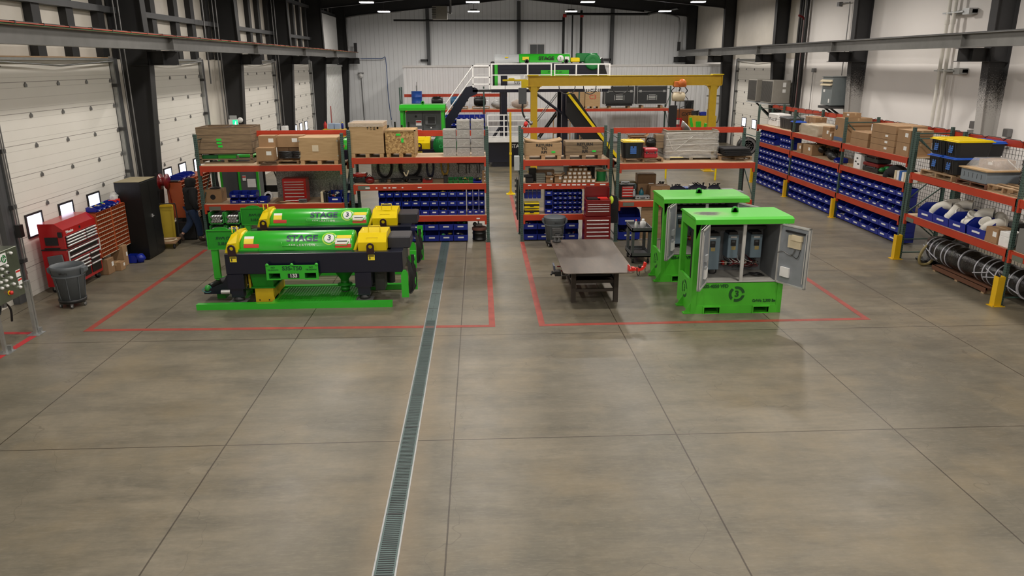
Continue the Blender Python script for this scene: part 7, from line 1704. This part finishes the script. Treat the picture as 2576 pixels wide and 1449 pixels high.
# ---------------------------------------------------------------- far rack goods z=2.13
TF=2.132
t=thing('blue_drum','blue steel drum with an antenna like pump rod on the far rack','drum',(-3.55,43.75,TF)); MB().lathe([(0,0),(.30,0),(.31,.02),(.30,.04),(.30,.33),(.315,.35),(.30,.37),(.30,.66),(.315,.68),(.30,.70),(.30,.98),(.31,1.0),(0,1.0)],mat('drum_blue',(.008,.06,.30),.3),n=28).build('drum_body',t); MB().cyl((0,0,1.0),(0,0,1.3),.03,GREYM,8).tube([(0,0,1.3),(.02,0,1.5)],.015,GREYM,6).build('pump_rod',t)
for (x,l,m,w) in ((-2.35,'black finned motor right of the blue drum on far rack',BLKM,.75),(-1.15,'blue and grey motor behind the stair on far rack',mat('motor_blue',(.02,.10,.20),.4),1.0),(.08,'black motor with side box on far rack',BLKM,.8)):
    motor(l,x,43.75,TF+.14,w,.6,.55,m); pallet('wooden pallet under the '+l,x,43.75,TF,1.0,.8,.13)
for k,(x,w) in enumerate(((1.1,.95),(2.3,1.1))):
    t=thing('bagged_machine','lumpy machine in a clear plastic bag on far rack, %s'%['left one','right one'][k],'bag',(x,43.75,TF)); MB().ball((0,0,.26),.28,[GREYM,CARD2][k],12,8,(w/.62,1,.85),None,.1).build('contents',t); MB().ball((0,0,.27),.31,FILM,16,10,(w/.62,1.05,.9),None,.14).build('clear_bag',t)
for k,(x,w,txt) in enumerate(((5.6,.78,''),(6.45,.86,'C3'))):
    c=crate('pale wooden crate on far rack, %s'%['plain one behind the hoist chain','the one marked C3 in red'][k],x,43.8,TF,w,.8,1.02,PLY,boards=False)
    if txt: text(txt,.34,mat('marker_red',(.45,.06,.04),.6),c,(0,-.405,.62),bold=.004)
for k,(x,w) in enumerate(((7.95,1.68),(9.83,1.70))):
    t=thing('flight_case','large black flight case with metal edges, %s of two on far rack'%['left','right'][k],'case',(x,43.7,TF)); h=1.22
    MB().box(-w/2,w/2,-.4,.4,.22,h,mat('case_black',(.02,.022,.024),.5)).build('case_body',t)
    e=MB()
    for z in (.22,.92,h-.02): e.box(-w/2-.01,w/2+.01,-.41,-.40,z,z+.03,GALV)
    for xx in (-w/2-.01,w/2-.02): e.box(xx,xx+.03,-.41,-.4,.22,h,GALV)
    e.build('metal_edging',t)
    for xx in (-w*.4,w*.4): MB().box(xx-.07,xx+.07,-.425,-.41,.88,1.0,GALV).build('latch',t)
    q=MB()
    for z in (.72,.64,.56,.48): q.box(-.2,.2,-.403,-.4005,z,z+.025,WLAB)
    for xx in (-.28,.26): q.box(xx,xx+.015,-.403,-.4005,.45,.72,WLAB)
    q.build('printed_text',t)
    for xx in (-w*.35,w*.3): B(xx,xx+.14,-.35,.35,0,.14,WOOD).build('timber_foot',t)
    if k==0: MB().box(-w*.45,w*.45,-.41,-.38,.0+.14,.34,BLK).build('lower_panel',t)
# crates/pallets under platform, far
for k in range(5): pallet('spare wooden pallet leaning stack below the far rack, %s'%['lowest','second','third','fourth','topmost'][k],6.2,43.0,.0+.14*k,1.2,1.0,.13)
t=thing('slatted_crate','tall slatted wooden shipping frame below the far rack','crate',(4.6,42.9,0)); 
for xx in (-.5,.44): B(xx,xx+.06,-.4,-.34,0,1.8,WOOD).build('upright',t)
for z in (.1,.8,1.7): B(-.5,.5,-.42,-.4,z,z+.08,WOOD).build('slat',t)
MB().tube([(-.45,-.43,.85),(.45,-.43,1.65)],.03,WOOD,4).build('diagonal',t)
# ---------------------------------------------------------------- green control cabinet behind rack two
t=thing('control_cabinet','tall green framed grey control cabinet with touch screen behind rack two','cabinet',(-2.12,28.2,0)); G_=GREEN; W=.80
for xx in (-W,W-.10): 
    for yy in (0,.9): MB().box(xx,xx+.10,yy,yy+.1,0,3.06,G_).build('frame_post',t)
MB().prism([(-.05,2.98),(-.05,3.08),(.1,3.18),(.95,3.18),(1.05,3.08),(1.05,3.0)],'x',-W-.03,W+.05,G_).build('roof',t)
CG=mat('control_grey',(.085,.09,.095),.45); MB().box(-.62,.66,.25,.9,1.0,2.92,CG).build('enclosure',t); MB().box(-.01,.01,.235,.25,1.0,2.9,BLK).build('door_gap',t)
MB().box(-.66,.7,.0,.9,.0,1.0,NAVY).build('base_box',t)
MB().box(.09,.50,.17,.25,2.45,2.80,CG,None,.01).box(.19,.45,.165,.17,2.50,2.74,BLK).build('touch_screen',t)
for z in (2.42,2.10): MB().box(-.26,-.05,.24,.25,z,z+.19,WHITE).box(-.25,-.06,.236,.24,z+.11,z+.17,REDT).build('danger_label',t)
MB().lathe([(.0,-.05),(.035,-.05),(.035,0)],BLK,(-.25,.25,2.76),14,'y').lathe([(.0,-.05),(.025,-.05),(.025,0)],WHITE,(.30,.25,2.33),14,'y').build('selector_knob',t)
MB().box(.10,.60,.235,.25,1.93,2.12,WHITE).build('sign_plate',t); text('STAGE',.12,NAVY,t,(.28,.23,2.03),bold=.003); MB().lathe([(.05,-.004),(.07,-.004),(.07,0)],DGREEN,(.52,.235,2.03),18,'y').build('logo_ring',t); text('3',.09,DGREEN,t,(.52,.228,2.03))
MB().lathe([(.035,-.012),(.065,-.012),(.065,.012),(.035,.012),(.035,-.012)],DG3,(.0,.5,3.24),16,'y').build('lifting_eye',t)
# green and grey cabinets behind the left rack
for k,x in enumerate((-7.55,-6.95)):
    t=thing('control_cabinet','green edged grey control cabinet seen through the left rack, %s'%['left one with hoses','right one with a sign plate'][k],'cabinet',(x,22.8-.2*k,0)); B(-.27,.27,0,.6,.1,2.0,CG).build('enclosure',t)
    for xx in (-.30,.24): B(xx,xx+.06,-.03,.05,0,2.05,GREEN).build('frame_post',t)
    B(-.3,.3,-.03,.65,2.0,2.06,GREEN).build('roof',t)
    if k: MB().box(-.05,.2,-.012,0,1.1,1.35,WHITE).build('sign_plate',t); MB().box(-.18,-.08,-.012,0,1.3,1.45,WHITE).box(-.18,-.08,-.014,-.012,1.39,1.43,REDT).build('danger_label',t)
    else: MB().tube(smooth([(-.35,-.05,1.9),(-.4,-.08,1.4),(-.35,-.05,.8)]),.05,BLK,8).build('hose',t)
t=thing('welded_rack','black welded steel frame with diagonal bars behind the left rack','frame',(-6.1,22.6,0))
for xx in (-.42,.36): B(xx,xx+.06,0,.06,0,1.95,BLKM).build('upright',t)
B(-.42,.42,0,.06,.95,1.15,BLKM).build('cross_bar',t); B(-.42,.42,0,.06,1.9,1.95,BLKM).build('cross_bar',t)
for d in (0,.22): MB().tube([(-.2+d,.03,1.9),(.05+d,.03,1.15)],.02,BLKM,6).build('diagonal_bar',t)
for k in range(3): single(MB().box(-.28,.28,-.2,.2,0,.55,BLKM,None,.03).box(-.2,.2,-.22,-.2,.1,.4,DGREY),'machine_box','dark machine box behind the left rack shelf, %s'%['left','middle','right'][k],'box',(-5.3+.65*k,22.9,0))
# black coat rack shape behind crate
t=thing('pipe_rack','black pipe rack with upright prongs behind the OSB crate','rack',(-2.95,24.5,0)); B(-.05,.75,0,.06,2.55,2.61,BLKM).build('cross_bar',t); B(-.1,.8,0,.06,2.2,2.3,BLKM).build('lower_bar',t)
for k in range(4): B(-.02+.22*k,.03+.22*k,0,.05,2.3,2.85 if k%2 else 2.75,BLKM).build('prong',t)
for xx in (-.05,.68): B(xx,xx+.06,0,.06,0,2.2,BLKM).build('leg',t)
# far left goods
t=thing('flammables_cabinet','yellow flammables cabinet at the far left wall','cabinet',(-7.25,38.2,0)); B(-.55,.55,-.25,.25,0,1.52,GYEL,.01).build('cabinet_body',t); MB().box(.05,.4,-.256,-.25,1.35,1.48,WHITE).box(.05,.4,-.258,-.256,1.41,1.46,REDT).build('warning_label',t); MB().box(-.54,-.01,-.262,-.25,.05,1.3,YEL).build('door',t); MB().box(.01,.54,-.262,-.25,.05,1.3,YEL).build('door',t)
carton('pale blue printed box on the yellow cabinet, left',-7.4,38.2,1.522,.28,.3,.28,m=mat('pale_blue_print',(.35,.45,.62),.6),labels=0,strip=False); carton('pale blue printed box on the yellow cabinet, right',-7.1,38.2,1.522,.24,.3,.26,m=MATS['pale_blue_print'],labels=0,strip=False)
bottle('green and yellow capped bottle on the yellow cabinet',-6.85,38.15,1.522,.06,.34,BLUE,YEL)
single(B(-.15,.15,-.12,.12,0,1.45,LGREY,.03),'plastic_drum','pale grey jug stand left of the yellow cabinet','container',(-7.98,38.3,0))
t=thing('wall_cabinet','small white wall cabinet left of the far door windows','cabinet',(-9.2,36.1,1.4)); B(-.1,.14,-.25,.25,0,.45,WHITE,.02).build('housing',t)
t=thing('fire_extinguisher','red fire extinguisher by the fourth left column','extinguisher',(-8.85,43.9,.9)); MB().lathe([(0,0),(.09,0),(.09,.45),(.04,.53),(.03,.58)],REDT,n=16).build('cylinder',t); MB().box(-.05,.05,-.02,.02,.58,.63,BLK).build('valve',t)
single(B(-8.62,-8.60,44.5,44.75,1.3,2.3,mat('banner_red',(.35,.10,.09),.6)),'safety_sign','tall red and white safety sign on the fourth left column','sign')
# end wall services
def pipe_ob(label,pts,r,m,name='pipe'): return wallpipe(name,label,pts,r,m)
for k,x in enumerate((5.75,6.35,6.95)): pipe_ob('dark fire riser pipe up the end wall, %s of three'%['left thick','middle thin','right thick'][k],[(x,52.9,4.6),(x,52.9,7.6+.2*k)],.085 if k!=1 else .05,BLKM)
pipe_ob('long dark sprinkler pipe along the end wall under the roof',[(-5.6,52.6,7.38),(5.75,52.6,7.30)],.06,BLKM); pipe_ob('upper dark sprinkler pipe joining the risers and turning to the camera',smooth([(5.9,52.6,7.75),(11,52.5,7.72),(11.4,52.3,7.74),(12.0,47,7.75)]),.08,BLKM)
for k,x in enumerate((5.8,6.95)): single(MB().lathe([(.06,-.1),(.12,-.1),(.12,.1),(.06,.1)],REDT,n=14),'pipe_coupling','red grooved coupling on the fire riser, %s'%['left','right'][k],'coupling',(x,52.7,7.65))
t=thing('unit_heater','beige unit heater hanging under the roof left of centre','heater',(-2.15,44.9,7.0)); B(-.42,.42,-.35,.35,0,.72,CREAM2:=mat('heater_beige',(.22,.21,.175),.5),.02).build('casing',t)
for k in range(7): MB().box(-.44,-.2,-.37,-.35,.06+.09*k,.1+.09*k,DGREY).build('louvre',t)
MB().cyl((.6,0,.3),(.6,0,1.4),.07,GREYM,10).tube([(.42,0,.4),(.6,0,.4)],.03,GREYM,6).build('flue',t)
t=thing('wall_grille','white framed ventilation grille on the end wall above the centrifuge','grille',(4.0,53.22,4.95)); MB().box(-.55,.55,0,.05,0,.95,WHITE).box(-.48,.48,-.01,0,.07,.88,MGREY).box(-.01,.01,-.02,0,.0,.95,WHITE).build('grille_panel',t)
pipe_ob('thin blue air line running down the end wall',smooth([(-8.0,53.0,4.95),(-6.6,53.0,4.95),(-6.3,53.0,4.9),(-6.25,53.0,2.5),(-6.1,52.9,.9)],4),.025,mat('air_blue',(.06,.12,.30),.4),'air_line')
pipe_ob('thin grey conduit rising to a white lamp on the end wall',[(-8.0,53.2,.4),(-8.05,53.2,3.7)],.03,GREYM,'conduit'); t=thing('wall_lamp','round white emergency lamp on the end wall','lamp',(-8.05,53.1,3.75)); MB().lathe([(.02,-.15),(.14,-.1),(.16,0)],WHITE,(0,0,0.1),16,'y').box(-.2,.2,-.03,.03,.22,.3,GREYM).build('lamp_body',t)
for k,x in enumerate((-8.55,)): pass
pipe_ob('grey bent conduit at the right partition corner',smooth([(13.6,45.4,2.7),(14.3,45.4,2.7),(14.4,45.4,2.6),(14.4,45.4,1.3),(14.1,45.4,1.15),(12.8,45.4,1.1),(12.55,45.4,.9),(12.55,45.4,.2)],5),.04,GREYM,'conduit')
for k in range(2): pipe_ob('large bent conduit climbing the far %s corner column'%['left','right'][k],smooth([((-8.6,13.4)[k],52.0,5.6),((-8.6,13.4)[k],52.0,7.2),((-8.2,13.0)[k],52.0,7.6),((-5,11)[k],52.0,7.9)]),.05,GREYM,'conduit')
# beyond the doorway, right
t=thing('crated_unit','brown wrapped unit with dark lettering standing in the partition doorway','box',(12.3,45.4,0)); B(-.5,.5,-.3,.3,.75,1.95,mat('brown_cover',(.22,.075,.02),.6),.03).build('brown_cover',t); B(-.5,.5,-.3,.3,0,.75,BLKM,.02).build('base',t); text('GXT',.28,BLK,t,(.05,-.305,1.65),bold=.004)
t=thing('red_gas_welder','red cabinet with white label left of the doorway','cabinet',(11.75,44.9,0)); B(-.28,.28,-.25,.25,0,1.45,RED,.03).build('cabinet_body',t); MB().box(-.1,.1,-.256,-.25,1.1,1.35,WHITE).build('label',t)
t=thing('flammables_cabinet','yellow flammables cabinet at the far right beneath the gantry leg','cabinet',(13.2,44.3,0)); B(-.85,.65,-.3,.3,0,1.62,GYEL,.01).build('cabinet_body',t); MB().box(.1,.5,-.306,-.3,1.25,1.55,WHITE).box(.1,.5,-.308,-.306,1.45,1.54,REDT).build('warning_label',t)
single(B(-.18,.18,-.15,.15,0,.22,BLUE,.02),'blue_box','small blue box on the far right yellow cabinet','box',(13.1,44.3,1.625)); carton('brown carton on the far right yellow cabinet',13.6,44.3,1.622,.4,.35,.35,m=CARD2); coil('cable_coil','black cable coil on the far right yellow cabinet',12.65,44.3,1.63,.2,BLK,5,.03)
t=thing('floor_barrier','yellow pipe floor barrier beyond rack four','barrier',(8.6,30.4,0)); MB().tube(smooth([(-.9,.3,0),(-.9,.3,.75),(-.8,.3,.85),(.1,.1,.85),(.9,-.3,.8),(1.0,-.3,.7),(1.0,-.3,0)]),.04,YEL,8).build('barrier_pipe',t)
t=thing('industrial_fan','black pedestal fan on a pole beyond the right end of rack four','fan',(8.9,24.8,.0)); MB().lathe([(.27,-.12),(.31,-.12),(.31,.12),(.27,.12),(.27,-.12)],BLKM,(0,0,1.95),28,'y').build('fan_drum',t); g=MB()
for r in (.07,.14,.2,.26): g.lathe([(r,-.125),(r+.008,-.13),(r+.008,-.12)],GREYM,(0,0,1.95),24,'y')
for k in range(8): a=k*math.pi/4; g.cyl((0,-.125,1.95),(.29*math.cos(a),-.125,1.95+.29*math.sin(a)),.005,GREYM,5)
g.build('grille',t); MB().box(-.25,.25,-.25,.25,0,.04,BLKM).box(-.025,.025,.10,.15,.04,1.9,BLKM).build('stand',t)
text_=None
